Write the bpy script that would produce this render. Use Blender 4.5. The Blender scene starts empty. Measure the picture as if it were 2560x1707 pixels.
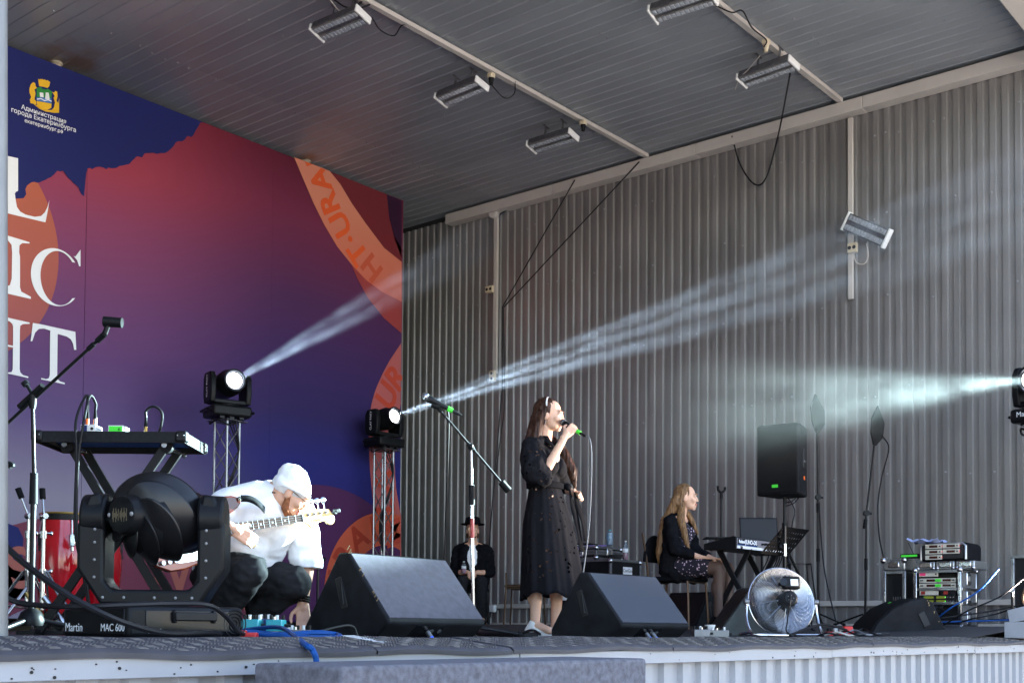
import bpy, math, random
from mathutils import Vector as V, Matrix, noise as mnoise
import bmesh
random.seed(7)
SC = bpy.context.scene
COL = SC.collection
R = math.radians
PI = math.pi

# ------------------------------------------------------------------ camera
YAW, PIT, ROL, FPX, SHF = 0.88243398, 0.0339496, 0.00724654, 3049.256, 614.98
CAM = V((0, 0, 0.05))
_F = V((math.sin(YAW)*math.cos(PIT), math.cos(YAW)*math.cos(PIT), math.sin(PIT)))
_R = V((math.cos(YAW), -math.sin(YAW), 0))
_U = _R.cross(_F)
_R2 = math.cos(ROL)*_R + math.sin(ROL)*_U
_U2 = -math.sin(ROL)*_R + math.cos(ROL)*_U
cam = bpy.data.cameras.new('camera')
camo = bpy.data.objects.new('camera', cam)
COL.objects.link(camo)
camo.matrix_world = Matrix.Translation(CAM) @ Matrix((_R2, _U2, -_F)).transposed().to_4x4()
cam.sensor_width = 36
cam.lens = FPX/2560*36
cam.shift_y = SHF/2560
cam.clip_start = 0.05
cam.clip_end = 2000
SC.camera = camo

# ------------------------------------------------------------------ world, sun, exposure
SUN_EL, SUN_AZ = R(52), R(205)          # light travels (sin az, cos az) over the ground: the sun stands behind the stage, its front is in open shade
sun_dir = V((math.sin(SUN_AZ)*math.cos(SUN_EL), math.cos(SUN_AZ)*math.cos(SUN_EL), -math.sin(SUN_EL)))
w = bpy.data.worlds.new('World')
SC.world = w
w.use_nodes = True
nt = w.node_tree
sky = nt.nodes.new('ShaderNodeTexSky')
sky.sky_type = 'NISHITA'
sky.sun_disc = False
sky.sun_elevation = SUN_EL
sky.sun_rotation = math.atan2(-sun_dir.x, -sun_dir.y)
nt.links.new(sky.outputs[0], nt.nodes['Background'].inputs[0])
nt.nodes['Background'].inputs[1].default_value = 0.15
sl = bpy.data.lights.new('sun', 'SUN')
sl.energy = 4.6
sl.angle = R(0.6)
sl.color = (1.0, 0.93, 0.84)
slo = bpy.data.objects.new('sun', sl)
COL.objects.link(slo)
slo.rotation_euler = sun_dir.to_track_quat('-Z', 'Y').to_euler()
SC.view_settings.view_transform = 'Standard'
SC.view_settings.look = 'None'
SC.view_settings.exposure = 2.62
SC.view_settings.gamma = 1
SC.view_settings.use_curve_mapping = False
SC.view_settings.use_white_balance = True           # camera set for open shade
SC.view_settings.white_balance_temperature = 6950
SC.view_settings.white_balance_tint = 13
SC.render.engine = 'CYCLES'
SC.cycles.use_denoising = True
SC.cycles.max_bounces = 8
SC.cycles.diffuse_bounces = 5
SC.cycles.transparent_max_bounces = 12
SC.cycles.volume_bounces = 0
SC.cycles.volume_step_rate = 1.0
SC.cycles.sample_clamp_indirect = 6

# ------------------------------------------------------------------ placing helpers (photo direction -> real place at a chosen depth)
def ray(px, py):
    return _F + _R2*((px-1280)/FPX) - _U2*((py-853.5-SHF)/FPX)
def at(px, py, d): return CAM + ray(px, py)*d
def onX(px, py, x):
    r = ray(px, py); return CAM + r*(x/r.x)
def onY(px, py, y):
    r = ray(px, py); return CAM + r*(y/r.y)
def onZ(px, py, z):
    r = ray(px, py); return CAM + r*((z-CAM.z)/r.z)
def fz(x):
    return 0.1*min(1, max(0, (x-8.3)/1.6))
def gp(px, d):
    p = at(px, 1572, d); return V((p.x, p.y, fz(p.x)))

# ------------------------------------------------------------------ materials
def lin(c):
    return tuple(((x/255)/12.92 if x/255 <= .04045 else ((x/255+.055)/1.055)**2.4) for x in c[:3]) + (1,)
MATS = {}
def mat(name, col, rough=.5, metal=0., nz=None, bump=None, emit=None, spec=None, trans=0, lina=False, coat=0, rnd=0, streak=0):
    """nz=(scale, amount) colour variation; bump=(scale, strength, distance)"""
    m = bpy.data.materials.new(name); MATS[name] = m
    m.use_nodes = True
    n = m.node_tree.nodes; L = m.node_tree.links; b = n['Principled BSDF']
    c = tuple(col)+(1,) if lina else lin(col)
    b.inputs['Base Color'].default_value = c
    b.inputs['Roughness'].default_value = rough
    b.inputs['Metallic'].default_value = metal
    if spec is not None: b.inputs['Specular IOR Level'].default_value = spec
    if trans: b.inputs['Transmission Weight'].default_value = trans
    if coat: b.inputs['Coat Weight'].default_value = coat
    tc = n.new('ShaderNodeTexCoord')
    if nz:
        t = n.new('ShaderNodeTexNoise'); t.inputs['Scale'].default_value = nz[0]; t.inputs['Detail'].default_value = 5
        L.new(tc.outputs['Object'], t.inputs['Vector'])
        r = n.new('ShaderNodeMapRange'); r.inputs[1].default_value = .3; r.inputs[2].default_value = .7
        r.inputs[3].default_value = 1-nz[1]; r.inputs[4].default_value = 1+nz[1]
        L.new(t.outputs[0], r.inputs[0])
        x = n.new('ShaderNodeMix'); x.data_type = 'RGBA'; x.blend_type = 'MULTIPLY'; x.inputs[0].default_value = 1
        x.inputs[6].default_value = c
        L.new(r.outputs[0], x.inputs[7]); L.new(x.outputs[2], b.inputs['Base Color'])
        rr = n.new('ShaderNodeMapRange'); rr.inputs[3].default_value = max(.02, rough-.1); rr.inputs[4].default_value = min(1, rough+.1)
        L.new(t.outputs[0], rr.inputs[0]); L.new(rr.outputs[0], b.inputs['Roughness'])
    if rnd or streak:
        src = b.inputs['Base Color'].links[0].from_socket
        x2 = n.new('ShaderNodeMix'); x2.data_type = 'RGBA'; x2.blend_type = 'MULTIPLY'; x2.inputs[0].default_value = 1
        oi = n.new('ShaderNodeObjectInfo'); r2 = n.new('ShaderNodeMapRange'); r2.inputs[3].default_value = 1-rnd; r2.inputs[4].default_value = 1+rnd
        L.new(oi.outputs['Random'], r2.inputs[0])
        gm = n.new('ShaderNodeNewGeometry'); mp = n.new('ShaderNodeMapping'); mp.inputs['Scale'].default_value = (7, 7, .5); L.new(gm.outputs['Position'], mp.inputs[0])
        t3 = n.new('ShaderNodeTexNoise'); t3.inputs['Scale'].default_value = 1; t3.inputs['Detail'].default_value = 6; L.new(mp.outputs[0], t3.inputs['Vector'])
        r3 = n.new('ShaderNodeMapRange'); r3.inputs[1].default_value = .35; r3.inputs[2].default_value = .75; r3.inputs[3].default_value = 1+streak*.4; r3.inputs[4].default_value = 1-streak; L.new(t3.outputs[0], r3.inputs[0])
        mm = n.new('ShaderNodeMath'); mm.operation = 'MULTIPLY'; L.new(r2.outputs[0], mm.inputs[0]); L.new(r3.outputs[0], mm.inputs[1])
        L.new(src, x2.inputs[6]); L.new(mm.outputs[0], x2.inputs[7]); L.new(x2.outputs[2], b.inputs['Base Color'])
    if bump:
        t2 = n.new('ShaderNodeTexNoise'); t2.inputs['Scale'].default_value = bump[0]; t2.inputs['Detail'].default_value = 3
        L.new(tc.outputs['Object'], t2.inputs['Vector'])
        bp = n.new('ShaderNodeBump'); bp.inputs['Strength'].default_value = bump[1]; bp.inputs['Distance'].default_value = bump[2] if len(bump) > 2 else .01
        L.new(t2.outputs[0], bp.inputs['Height']); L.new(bp.outputs[0], b.inputs['Normal'])
    if emit:
        b.inputs['Emission Color'].default_value = lin(emit[0]); b.inputs['Emission Strength'].default_value = emit[1]
    return m
mat('wall_metal', (144, 141, 138), .38, .45, (1.2, .10), (300, .05, .001), rnd=.05, streak=.22)
mat('ceiling_metal', (145, 150, 154), .36, .2, (.9, .12), (300, .05, .001), rnd=.07)
mat('white_trim', (190, 183, 174), .45, 0, (3, .06))
mat('screw_steel', (150, 150, 150), .45, .3)
mat('floor_black', (44, 44, 46), .55, 0, (3, .3), (80, .3, .003))
mat('plaza', (168, 165, 160), .85, 0, (.4, .15), (30, .4, .01))
mat('fascia_paint', (148, 148, 151), .5, 0, (5, .07), (60, .1, .002))
mat('rubber_mat', (62, 60, 64), .6, 0, (9, .25), (250, .35, .002))
mat('rubber_stud', (100, 97, 96), .5, 0, (30, .3))
mat('tape_white', (205, 205, 200), .6, 0, (40, .3))
mat('carpet_grey', (98, 97, 104), .95, 0, (45, .35), (420, .8, .004))
mat('black_plastic', (19, 20, 22), .42, 0, (20, .2), (400, .15, .001), spec=0.16)
mat('black_gloss', (16, 16, 19), .22, 0, (8, .3), spec=0.3)
mat('black_matt', (20, 20, 22), .75, 0, (30, .25), (300, .3, .001), spec=0.1)
mat('black_metal', (18, 18, 20), .45, 0, (20, .2), spec=.25)
mat('rubber_black', (18, 18, 20), .65, spec=0.15)
mat('cable_black', (22, 22, 26), .5, spec=0.25)
mat('cable_blue', (18, 74, 140), .6, 0, (20, .1), spec=.15)
mat('pale_grey', (176, 179, 184), .5, .1, (6, .1))
mat('fan_blade', (170, 172, 175), .55, .3, (9, .15))
mat('cable_grey', (120, 122, 126), .5)
mat('chrome', (180, 180, 183), .2, 1.0, (10, .08))
mat('alu', (150, 151, 153), .3, .9, (20, .12))
mat('alu_dull', (122, 122, 124), .45, .8, (25, .2))
mat('grey_steel', (128, 127, 124), .5, .3, (6, .15), (90, .15, .002))
mat('wedge_carpet', (74, 71, 82), .9, 0, (26, .22), (260, .55, .003))
mat('wedge_paint', (56, 60, 70), .62, 0, (18, .14), (300, .8, .002))
mat('wedge_side', (27, 28, 31), .6, 0, (12, .4), (200, .4, .002), spec=0.12)
mat('wedge_green', (74, 80, 78), .6, 0, (14, .2), (250, .6, .002))
mat('wood_chip', (140, 118, 84), .8, 0, (60, .4))
mat('red_plastic', (205, 32, 28), .4)
mat('red_lacquer', (186, 14, 28), .12, 0, (3, .35), coat=.6)
mat('gold_rim', (190, 155, 80), .3, .8)
mat('blue_felt', (22, 72, 140), .9, 0, (40, .2))
mat('tolex', (30, 31, 33), .6, 0, (60, .3), (500, .6, .002), spec=0.15)
mat('green_tape', (60, 225, 60), .55)
mat('orange_tape', (245, 110, 40), .55)
mat('pink_tape', (230, 60, 110), .55)
mat('white_plastic', (222, 222, 218), .4)
mat('cream_plastic', (205, 190, 160), .45)
mat('lens_led', (160, 165, 170), .15, 0, (60, .15), spec=.8)
mat('teal_paint', (20, 150, 160), .35, 0, (10, .1))
mat('navy_paint', (24, 40, 92), .35)
mat('paper', (225, 225, 228), .8)
mat('lilac_paper', (160, 135, 215), .8)
mat('plywood_black', (20, 20, 22), .5, 0, (14, .35), (60, .2, .001), spec=0.15)
mat('maple', (222, 178, 112), .3, 0, (8, .1))
mat('rosewood', (52, 30, 22), .8, 0, (30, .3), spec=.08)
mat('sunburst', (74, 26, 12), .15, 0, (2.5, .5), coat=.6)
mat('skin', (226, 178, 150), .5, 0, (14, .05), spec=.4)
mat('skin_tan', (214, 163, 136), .5, 0, (14, .06), spec=.4)
mat('lips', (206, 126, 112), .5)
mat('desk_black', (12, 11, 11), .8, spec=.02)
mat('lips_red', (178, 42, 52), .35)
mat('eye_white', (225, 222, 218), .25)
mat('iris', (50, 38, 30), .2)
mat('brow_brown', (70, 48, 34), .8)
mat('brow_light', (150, 108, 74), .8)
mat('cotton_white', (236, 236, 238), .9, 0, (20, .03), (60, .25, .004))
mat('knit_white', (238, 238, 240), .95, 0, (30, .04), (110, .5, .004))
mat('denim_black', (38, 38, 40), .9, 0, (16, .3), (220, .4, .002), spec=0.05)
mat('wool_black', (20, 20, 23), .9, 0, (20, .25), (200, .4, .002), spec=0.05)
mat('beard_red', (140, 84, 52), .9, 0, (70, .35), (180, 1, .004))
mat('leather_white', (228, 226, 220), .5)
mat('chair_brown', (88, 66, 50), .35, .6)
mat('gold_metal', (150, 122, 70), .35, .8)
mat('clear_plastic', (225, 235, 240), .08, 0, trans=.9)
mat('water_blue', (150, 195, 225), .1, 0, trans=.6)
mat('pink_drink', (225, 120, 160), .2, 0, trans=.4)
mat('label_white', (225, 225, 225), .6)
mat('ink_black', (18, 18, 20), .6)
mat('ink_white', (235, 235, 235), .6)
mat('screen_lcd', (60, 25, 22), .2)
mat('screen_green', (84, 90, 34), .2, emit=((150, 170, 60), .04))
mat('led_green', (40, 220, 80), .3, emit=((60, 255, 90), .25))
mat('led_red', (220, 30, 30), .3, emit=((255, 40, 30), .2))
mat('receiver', (196, 190, 176), .4, .2, (20, .06))
mat('lamp_lit', (255, 255, 255), .3, emit=((235, 242, 255), 3))
mat('lamp_warm', (255, 240, 220), .3, emit=((255, 214, 170), 1.2))
mat('glass_ring', (60, 66, 70), .08, .3)
mat('red_tape', (150, 38, 34), .4, 0, (60, .25))
mat('earring', (225, 215, 205), .2, .6)
mat('amber_lens', (150, 60, 30), .1)
mat('keys_white', (235, 235, 235), .3)
mat('synth_silver', (148, 142, 146), .4, .3)
mat('rust_paint', (168, 156, 134), .6, 0, (9, .2))

def hairmat(name, c1, c2, sc=60):
    m = mat(name, c1, .5, spec=.25); n = m.node_tree.nodes; L = m.node_tree.links; b = n['Principled BSDF']
    tc = n.new('ShaderNodeTexCoord'); mp = n.new('ShaderNodeMapping'); mp.inputs['Scale'].default_value = (1, 1, .06)
    t = n.new('ShaderNodeTexNoise'); t.inputs['Scale'].default_value = sc*1.6; t.inputs['Detail'].default_value = 4
    L.new(tc.outputs['Object'], mp.inputs[0]); L.new(mp.outputs[0], t.inputs['Vector'])
    x = n.new('ShaderNodeMix'); x.data_type = 'RGBA'; x.inputs[6].default_value = lin(c1); x.inputs[7].default_value = lin(c2)
    r = n.new('ShaderNodeMapRange'); r.inputs[1].default_value = .35; r.inputs[2].default_value = .65; L.new(t.outputs[0], r.inputs[0])
    L.new(r.outputs[0], x.inputs[0]); L.new(x.outputs[2], b.inputs['Base Color'])
    bp = n.new('ShaderNodeBump'); bp.inputs['Strength'].default_value = .9; bp.inputs['Distance'].default_value = .006
    L.new(t.outputs[0], bp.inputs['Height']); L.new(bp.outputs[0], b.inputs['Normal'])
    return m
hairmat('hair_brown', (36, 22, 16), (74, 44, 29))
hairmat('hair_blond', (88, 62, 42), (150, 112, 74))

# ------------------------------------------------------------------ mesh builder
def frame(z, up=V((0, 0, 1))):
    z = V(z).normalized()
    x = V(up).cross(z)
    if x.length < 1e-4: x = V((1, 0, 0)).cross(z)
    x.normalize(); y = z.cross(x)
    return Matrix((x, y, z)).transposed()
def smoothpts(pts, k=6):
    P = [V(p) for p in pts]
    if len(P) < 3: return P
    Q = [P[0]*2-P[1]]+P+[P[-1]*2-P[-2]]
    out = []
    for i in range(1, len(Q)-2):
        a, b, c, d = Q[i-1:i+3]
        for j in range(k):
            t = j/k
            out.append(.5*((2*b)+(c-a)*t+(2*a-5*b+4*c-d)*t*t+(3*b-a-3*c+d)*t**3))
    return out+[P[-1]]
class MB:
    def __init__(s): s.v = []; s.f = []; s.m = []
    def add(s, vs, fs, mi=0):
        o = len(s.v); s.v += [V(a) for a in vs]
        for f in fs: s.f.append(tuple(i+o for i in f)); s.m.append(mi)
        return s
    def box(s, c, d, mi=0, M=None):
        x, y, z = d[0]/2, d[1]/2, d[2]/2
        vs = [V((a*x, b*y, e*z)) for e in (-1, 1) for a, b in ((-1, -1), (1, -1), (1, 1), (-1, 1))]
        vs = [(M @ a if M else a)+V(c) for a in vs]
        return s.add(vs, [(3, 2, 1, 0), (4, 5, 6, 7), (0, 1, 5, 4), (1, 2, 6, 5), (2, 3, 7, 6), (3, 0, 4, 7)], mi)
    def cyl(s, p, q, r, r2=None, n=12, mi=0):
        r2 = r if r2 is None else r2
        p, q = V(p), V(q); M = frame(q-p)
        vs = []
        for c, rr in ((p, r), (q, r2)):
            vs += [c+M @ V((rr*math.cos(2*PI*i/n), rr*math.sin(2*PI*i/n), 0)) for i in range(n)]
        fs = [(i, (i+1) % n, n+(i+1) % n, n+i) for i in range(n)]+[tuple(range(n-1, -1, -1)), tuple(range(n, 2*n))]
        return s.add(vs, fs, mi)
    def tube(s, pts, r, n=8, mi=0, k=6, closed=False):
        P = smoothpts(pts, k) if k > 1 else [V(p) for p in pts]
        vs = []; fs = []; m = len(P)
        M = None
        for i, p in enumerate(P):
            t = (P[min(i+1, m-1)]-P[max(i-1, 0)])
            if t.length < 1e-9: t = V((0, 0, 1))
            t.normalize()
            if M is None: M = frame(t)
            else:
                x = M.col[0]-t*M.col[0].dot(t)
                if x.length < 1e-5: M = frame(t)
                else:
                    x.normalize(); M = Matrix((x, t.cross(x), t)).transposed()
            rr = r(i/(m-1)) if callable(r) else r
            vs += [p+M @ V((rr*math.cos(2*PI*j/n), rr*math.sin(2*PI*j/n), 0)) for j in range(n)]
        for i in range(m-1):
            for j in range(n):
                fs.append((i*n+j, i*n+(j+1) % n, (i+1)*n+(j+1) % n, (i+1)*n+j))
        fs += [tuple(range(n-1, -1, -1)), tuple(range((m-1)*n, m*n))]
        return s.add(vs, fs, mi)
    def lathe(s, prof, c=(0, 0, 0), M=None, n=24, mi=0):
        vs = []; fs = []; m = len(prof)
        for r, z in prof:
            for j in range(n):
                a = V((r*math.cos(2*PI*j/n), r*math.sin(2*PI*j/n), z))
                vs.append((M @ a if M else a)+V(c))
        for i in range(m-1):
            for j in range(n):
                fs.append((i*n+j, i*n+(j+1) % n, (i+1)*n+(j+1) % n, (i+1)*n+j))
        fs += [tuple(range(n-1, -1, -1)), tuple(range((m-1)*n, m*n))]
        return s.add(vs, fs, mi)
    def sph(s, c, r, n=12, mi=0, M=None):
        r = (r, r, r) if not hasattr(r, '__len__') else r
        h = max(4, n//2); vs = []; fs = []
        for i in range(1, h):
            for j in range(n):
                a = V((r[0]*math.sin(PI*i/h)*math.cos(2*PI*j/n), r[1]*math.sin(PI*i/h)*math.sin(2*PI*j/n), r[2]*math.cos(PI*i/h)))
                vs.append(a)
        vs += [V((0, 0, r[2])), V((0, 0, -r[2]))]
        vs = [(M @ a if M else a)+V(c) for a in vs]
        for i in range(h-2):
            for j in range(n): fs.append((i*n+j, (i+1)*n+j, (i+1)*n+(j+1) % n, i*n+(j+1) % n))
        T = (h-1)*n
        for j in range(n):
            fs.append((T, j, (j+1) % n)); fs.append((T+1, (h-2)*n+(j+1) % n, (h-2)*n+j))
        return s.add(vs, fs, mi)
    def cap(s, p, q, r, r2=None, n=12, mi=0):
        """capsule with tapered radius"""
        r2 = r if r2 is None else r2
        p, q = V(p), V(q); d = q-p
        if d.length < 1e-6: return s.sph(p, r, n, mi)
        u = d.normalized()
        pts = []
        for a in (0.02, .35, .7, 1): pts.append((p-u*r*math.cos(a*PI/2), r*math.sin(a*PI/2)))
        for a in (1, .7, .35, .02): pts.append((q+u*r2*math.cos(a*PI/2), r2*math.sin(a*PI/2)))
        M = frame(u); vs = []; fs = []; m = len(pts)
        for c, rr in pts: vs += [c+M @ V((rr*math.cos(2*PI*j/n), rr*math.sin(2*PI*j/n), 0)) for j in range(n)]
        for i in range(m-1):
            for j in range(n): fs.append((i*n+j, i*n+(j+1) % n, (i+1)*n+(j+1) % n, (i+1)*n+j))
        fs += [tuple(range(n-1, -1, -1)), tuple(range((m-1)*n, m*n))]
        return s.add(vs, fs, mi)
    def torus(s, c, Rr, r, M=None, n=32, k=8, mi=0, a0=0, a1=2*PI):
        full = abs(a1-a0-2*PI) < 1e-6
        vs = []; fs = []; m = n if full else n+1
        for i in range(m):
            a = a0+(a1-a0)*i/n
            for j in range(k):
                b = 2*PI*j/k
                p = V(((Rr+r*math.cos(b))*math.cos(a), (Rr+r*math.cos(b))*math.sin(a), r*math.sin(b)))
                vs.append((M @ p if M else p)+V(c))
        for i in range(n):
            i2 = (i+1) % m
            for j in range(k): fs.append((i*k+j, i2*k+j, i2*k+(j+1) % k, i*k+(j+1) % k))
        if not full: fs += [tuple(range(k)), tuple(range(n*k+k-1, n*k-1, -1))]
        return s.add(vs, fs, mi)
    def prism(s, poly, depth, M=None, c=(0, 0, 0), mi=0, sides=True):
        """poly in local xy, extruded from z=0 to depth"""
        n = len(poly)
        area = sum(poly[i][0]*poly[(i+1) % n][1]-poly[(i+1) % n][0]*poly[i][1] for i in range(n))
        if area < 0: poly = poly[::-1]
        vs = [V((a, b, 0)) for a, b in poly]+[V((a, b, depth)) for a, b in poly]
        vs = [(M @ a if M else a)+V(c) for a in vs]
        fs = [tuple(range(n-1, -1, -1)), tuple(range(n, 2*n))]
        if sides: fs += [(i, (i+1) % n, n+(i+1) % n, n+i) for i in range(n)]
        return s.add(vs, fs, mi)
    def build(s, name, mats, parent=None, smooth=35, bevel=0, seg=2):
        me = bpy.data.meshes.new(name)
        me.from_pydata([tuple(a) for a in s.v], [], s.f)
        for k in (mats if isinstance(mats, (list, tuple)) else [mats]): me.materials.append(MATS[k])
        if any(s.m): me.polygons.foreach_set('material_index', s.m)
        o = bpy.data.objects.new(name, me); COL.objects.link(o)
        if smooth:
            me.polygons.foreach_set('use_smooth', [True]*len(me.polygons))
            me.set_sharp_from_angle(angle=R(smooth))
        if bevel:
            b = o.modifiers.new('bevel', 'BEVEL'); b.width = bevel; b.segments = seg; b.limit_method = 'ANGLE'; b.angle_limit = R(40)
            b.harden_normals = False
        if parent is not None: o.parent = parent
        return o
def tag(o, label=None, cat=None, group=None, kind=None):
    if label: o['label'] = label
    if cat: o['category'] = cat
    if group: o['group'] = group
    if kind: o['kind'] = kind
    return o
def thing(name, label, cat, loc=(0, 0, 0), rz=0, group=None):
    o = bpy.data.objects.new(name, None); COL.objects.link(o)
    o.empty_display_size = .1
    o.location = loc; o.rotation_euler = (0, 0, rz)
    return tag(o, label, cat, group)
def struct(name):
    o = bpy.data.objects.new(name, None); COL.objects.link(o); o['kind'] = 'structure'; return o
def copy_tree(o, parent=None):
    c = o.copy(); COL.objects.link(c)
    if parent is not None: c.parent = parent
    for ch in list(o.children): copy_tree(ch, c)
    return c
def bx(name, m, c, d, parent, bevel=.003, M=None):
    return MB().box(c, d, 0, M).build(name, m, parent, bevel=bevel)
WORK = bpy.data.scenes.new('work')
def solid(t):
    """apply an object's modifiers / tessellate text in a scratch scene, away from the big one"""
    WORK.collection.objects.link(t)
    WORK.view_layers[0].update(); dg = WORK.view_layers[0].depsgraph
    me = bpy.data.meshes.new_from_object(t.evaluated_get(dg)); bpy.data.objects.remove(t)
    return me
def ripple(o, f):
    """push vertices along their normals by f(x, y, z)"""
    me = o.data; n = len(me.vertices)
    nrm = [tuple(a.vector) for a in me.vertex_normals]; co = [0.]*(3*n); me.vertices.foreach_get('co', co)
    for i in range(n):
        x, y, z = co[3*i:3*i+3]; k = f(x, y, z)
        for a in range(3): co[3*i+a] += nrm[i][a]*k
    me.vertices.foreach_set('co', co); me.update()
def clip_right(o, x, z=None):
    bm = bmesh.new(); bm.from_mesh(o.data)
    bmesh.ops.bisect_plane(bm, geom=bm.verts[:]+bm.edges[:]+bm.faces[:], plane_co=(x, 0, 0), plane_no=(1, 0, 0), clear_outer=True)
    if z: bmesh.ops.bisect_plane(bm, geom=bm.verts[:]+bm.edges[:]+bm.faces[:], plane_co=(0, 0, z), plane_no=(0, 0, 1), clear_outer=True)
    bm.to_mesh(o.data); bm.free(); return o
def fold(amp, fx, fy, fz_, seed=0, oct_=2):
    def f(x, y, z):
        v = V((x*fx+seed, y*fy-seed, z*fz_+seed*.5)); k = mnoise.noise(v)
        return amp*(k+.45*mnoise.noise(v*2.3)) if oct_ > 1 else amp*k
    return f
def text(name, s, size, c, xdir, ydir, m, parent=None, ext=.0006, align='CENTER', bold=0):
    cu = bpy.data.curves.new(name, 'FONT'); cu.body = s; cu.size = size; cu.extrude = ext; cu.align_x = align; cu.align_y = 'CENTER'
    cu.offset = bold; cu.resolution_u = 3
    t = bpy.data.objects.new(name, cu); me = solid(t)
    x = V(xdir).normalized(); y = V(ydir); y = (y-x*y.dot(x)).normalized(); z = x.cross(y)
    me.transform(Matrix((x, y, z)).transposed().to_4x4()); me.transform(Matrix.Translation(V(c)))
    me.materials.clear(); me.materials.append(MATS[m])
    o = bpy.data.objects.new(name, me); COL.objects.link(o)
    if parent is not None: o.parent = parent
    return o
def blob(name, b, m, parent, voxel=.006, smooth=4, sub=None):
    """closed overlapping shapes fused to one continuous skin"""
    me = bpy.data.meshes.new(name); me.from_pydata([tuple(a) for a in b.v], [], b.f)
    t = bpy.data.objects.new(name, me)
    r = t.modifiers.new('r', 'REMESH'); r.mode = 'VOXEL'; r.voxel_size = voxel
    if smooth:
        q = t.modifiers.new('s', 'SMOOTH'); q.iterations = smooth; q.factor = .5
    m2 = solid(t)
    m2.polygons.foreach_set('use_smooth', [True]*len(m2.polygons))
    m2.materials.clear(); m2.materials.append(MATS[m])
    o = bpy.data.objects.new(name, m2); COL.objects.link(o)
    if parent is not None: o.parent = parent
    return o
# ================================================================== SETTING
HC, WX, BD = 5.68, 12.15, 11.15         # ceiling height, side wall plane, banner plane
Y0, YB = 2.72, 3.0                      # stage front, back rim of the rubber mats

g = MB(); g.add([(-300, -300, -1.1), (300, -300, -1.1), (300, 300, -1.1), (-300, 300, -1.1)], [(0, 1, 2, 3)])
o = g.build('ground', 'plaza'); o['kind'] = 'structure'
xs = [-8, 8.3, 9.9, 12.6]
b = MB()
b.add([(x, y, fz(x)) for x in xs for y in (2.9, 12.6)], [(0, 2, 3, 1), (2, 4, 5, 3), (4, 6, 7, 5)])
o = b.build('stage_floor', 'floor_black', smooth=0); o['kind'] = 'structure'
# stage body below the deck
o = MB().box((2.2, 7.6, -.6), (20.4, 9.4, 1.0)).build('stage_base', 'floor_black', smooth=0); o['kind'] = 'structure'
# front edge trim in long bent pieces + corrugated fascia sheets
edge = thing('stage_edge_trim', 'scuffed white metal edging along the front of the stage', 'trim', (0, Y0, 0))
xj = [-3, .9, 3.35, 5.9, 8.05, 10.6, 13]
for i in range(6):
    a, c = xj[i]+.004, xj[i+1]
    dz = [0, .001, -.002, .001, -.003, .002][i]
    m = MB(); m.box(((a+c)/2, .004+.001*(i % 2), -.057+dz), (c-a, .012, .052)); m.box(((a+c)/2, .06, -.030+dz), (c-a, .12, .004))
    m.build('edging', 'fascia_paint', edge, bevel=.002)
m = MB()
for i in range(70):
    x = random.choice([random.uniform(.6, 2.4), random.uniform(4, 11)]); z = random.uniform(-.078, -.038)
    m.cyl((x, .001, z), (x, -.0045, z), random.choice([.0016, .0022, .004]), n=8)
o = m.build('screw', 'black_metal', edge); o['kind'] = 'stuff'
fas = thing('stage_fascia', 'white corrugated metal cladding under the stage edge', 'cladding', (0, Y0+.03, 0))
def corr(n, p, d, z0, z1, fl=.42, rel=.08, rel2=None):
    """n ribs along local x; offset d on y; from z0 to z1"""
    pr = []
    for i in range(n):
        x = i*p
        pr += [(x, 0), (x+p*fl, 0), (x+p*(fl+rel), d), (x+p*(1-(rel if rel2 is None else rel2)), d)]
    pr.append((n*p, 0))
    m = MB()
    m.add([(x, y, z) for x, y in pr for z in (z0, z1)], [(2*i, 2*i+2, 2*i+3, 2*i+1) for i in range(len(pr)-1)])
    return m
fm = corr(8, .15, .022, -1.1, -.06)
o = fm.build('sheet', 'fascia_paint', fas, smooth=20); o.location = (-2.4, 0, 0)
for i in range(1, 13):
    c = o.copy(); COL.objects.link(c); c.parent = fas; c.location = (-2.4+1.2*i, (i % 2)*.002, 0)

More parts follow.
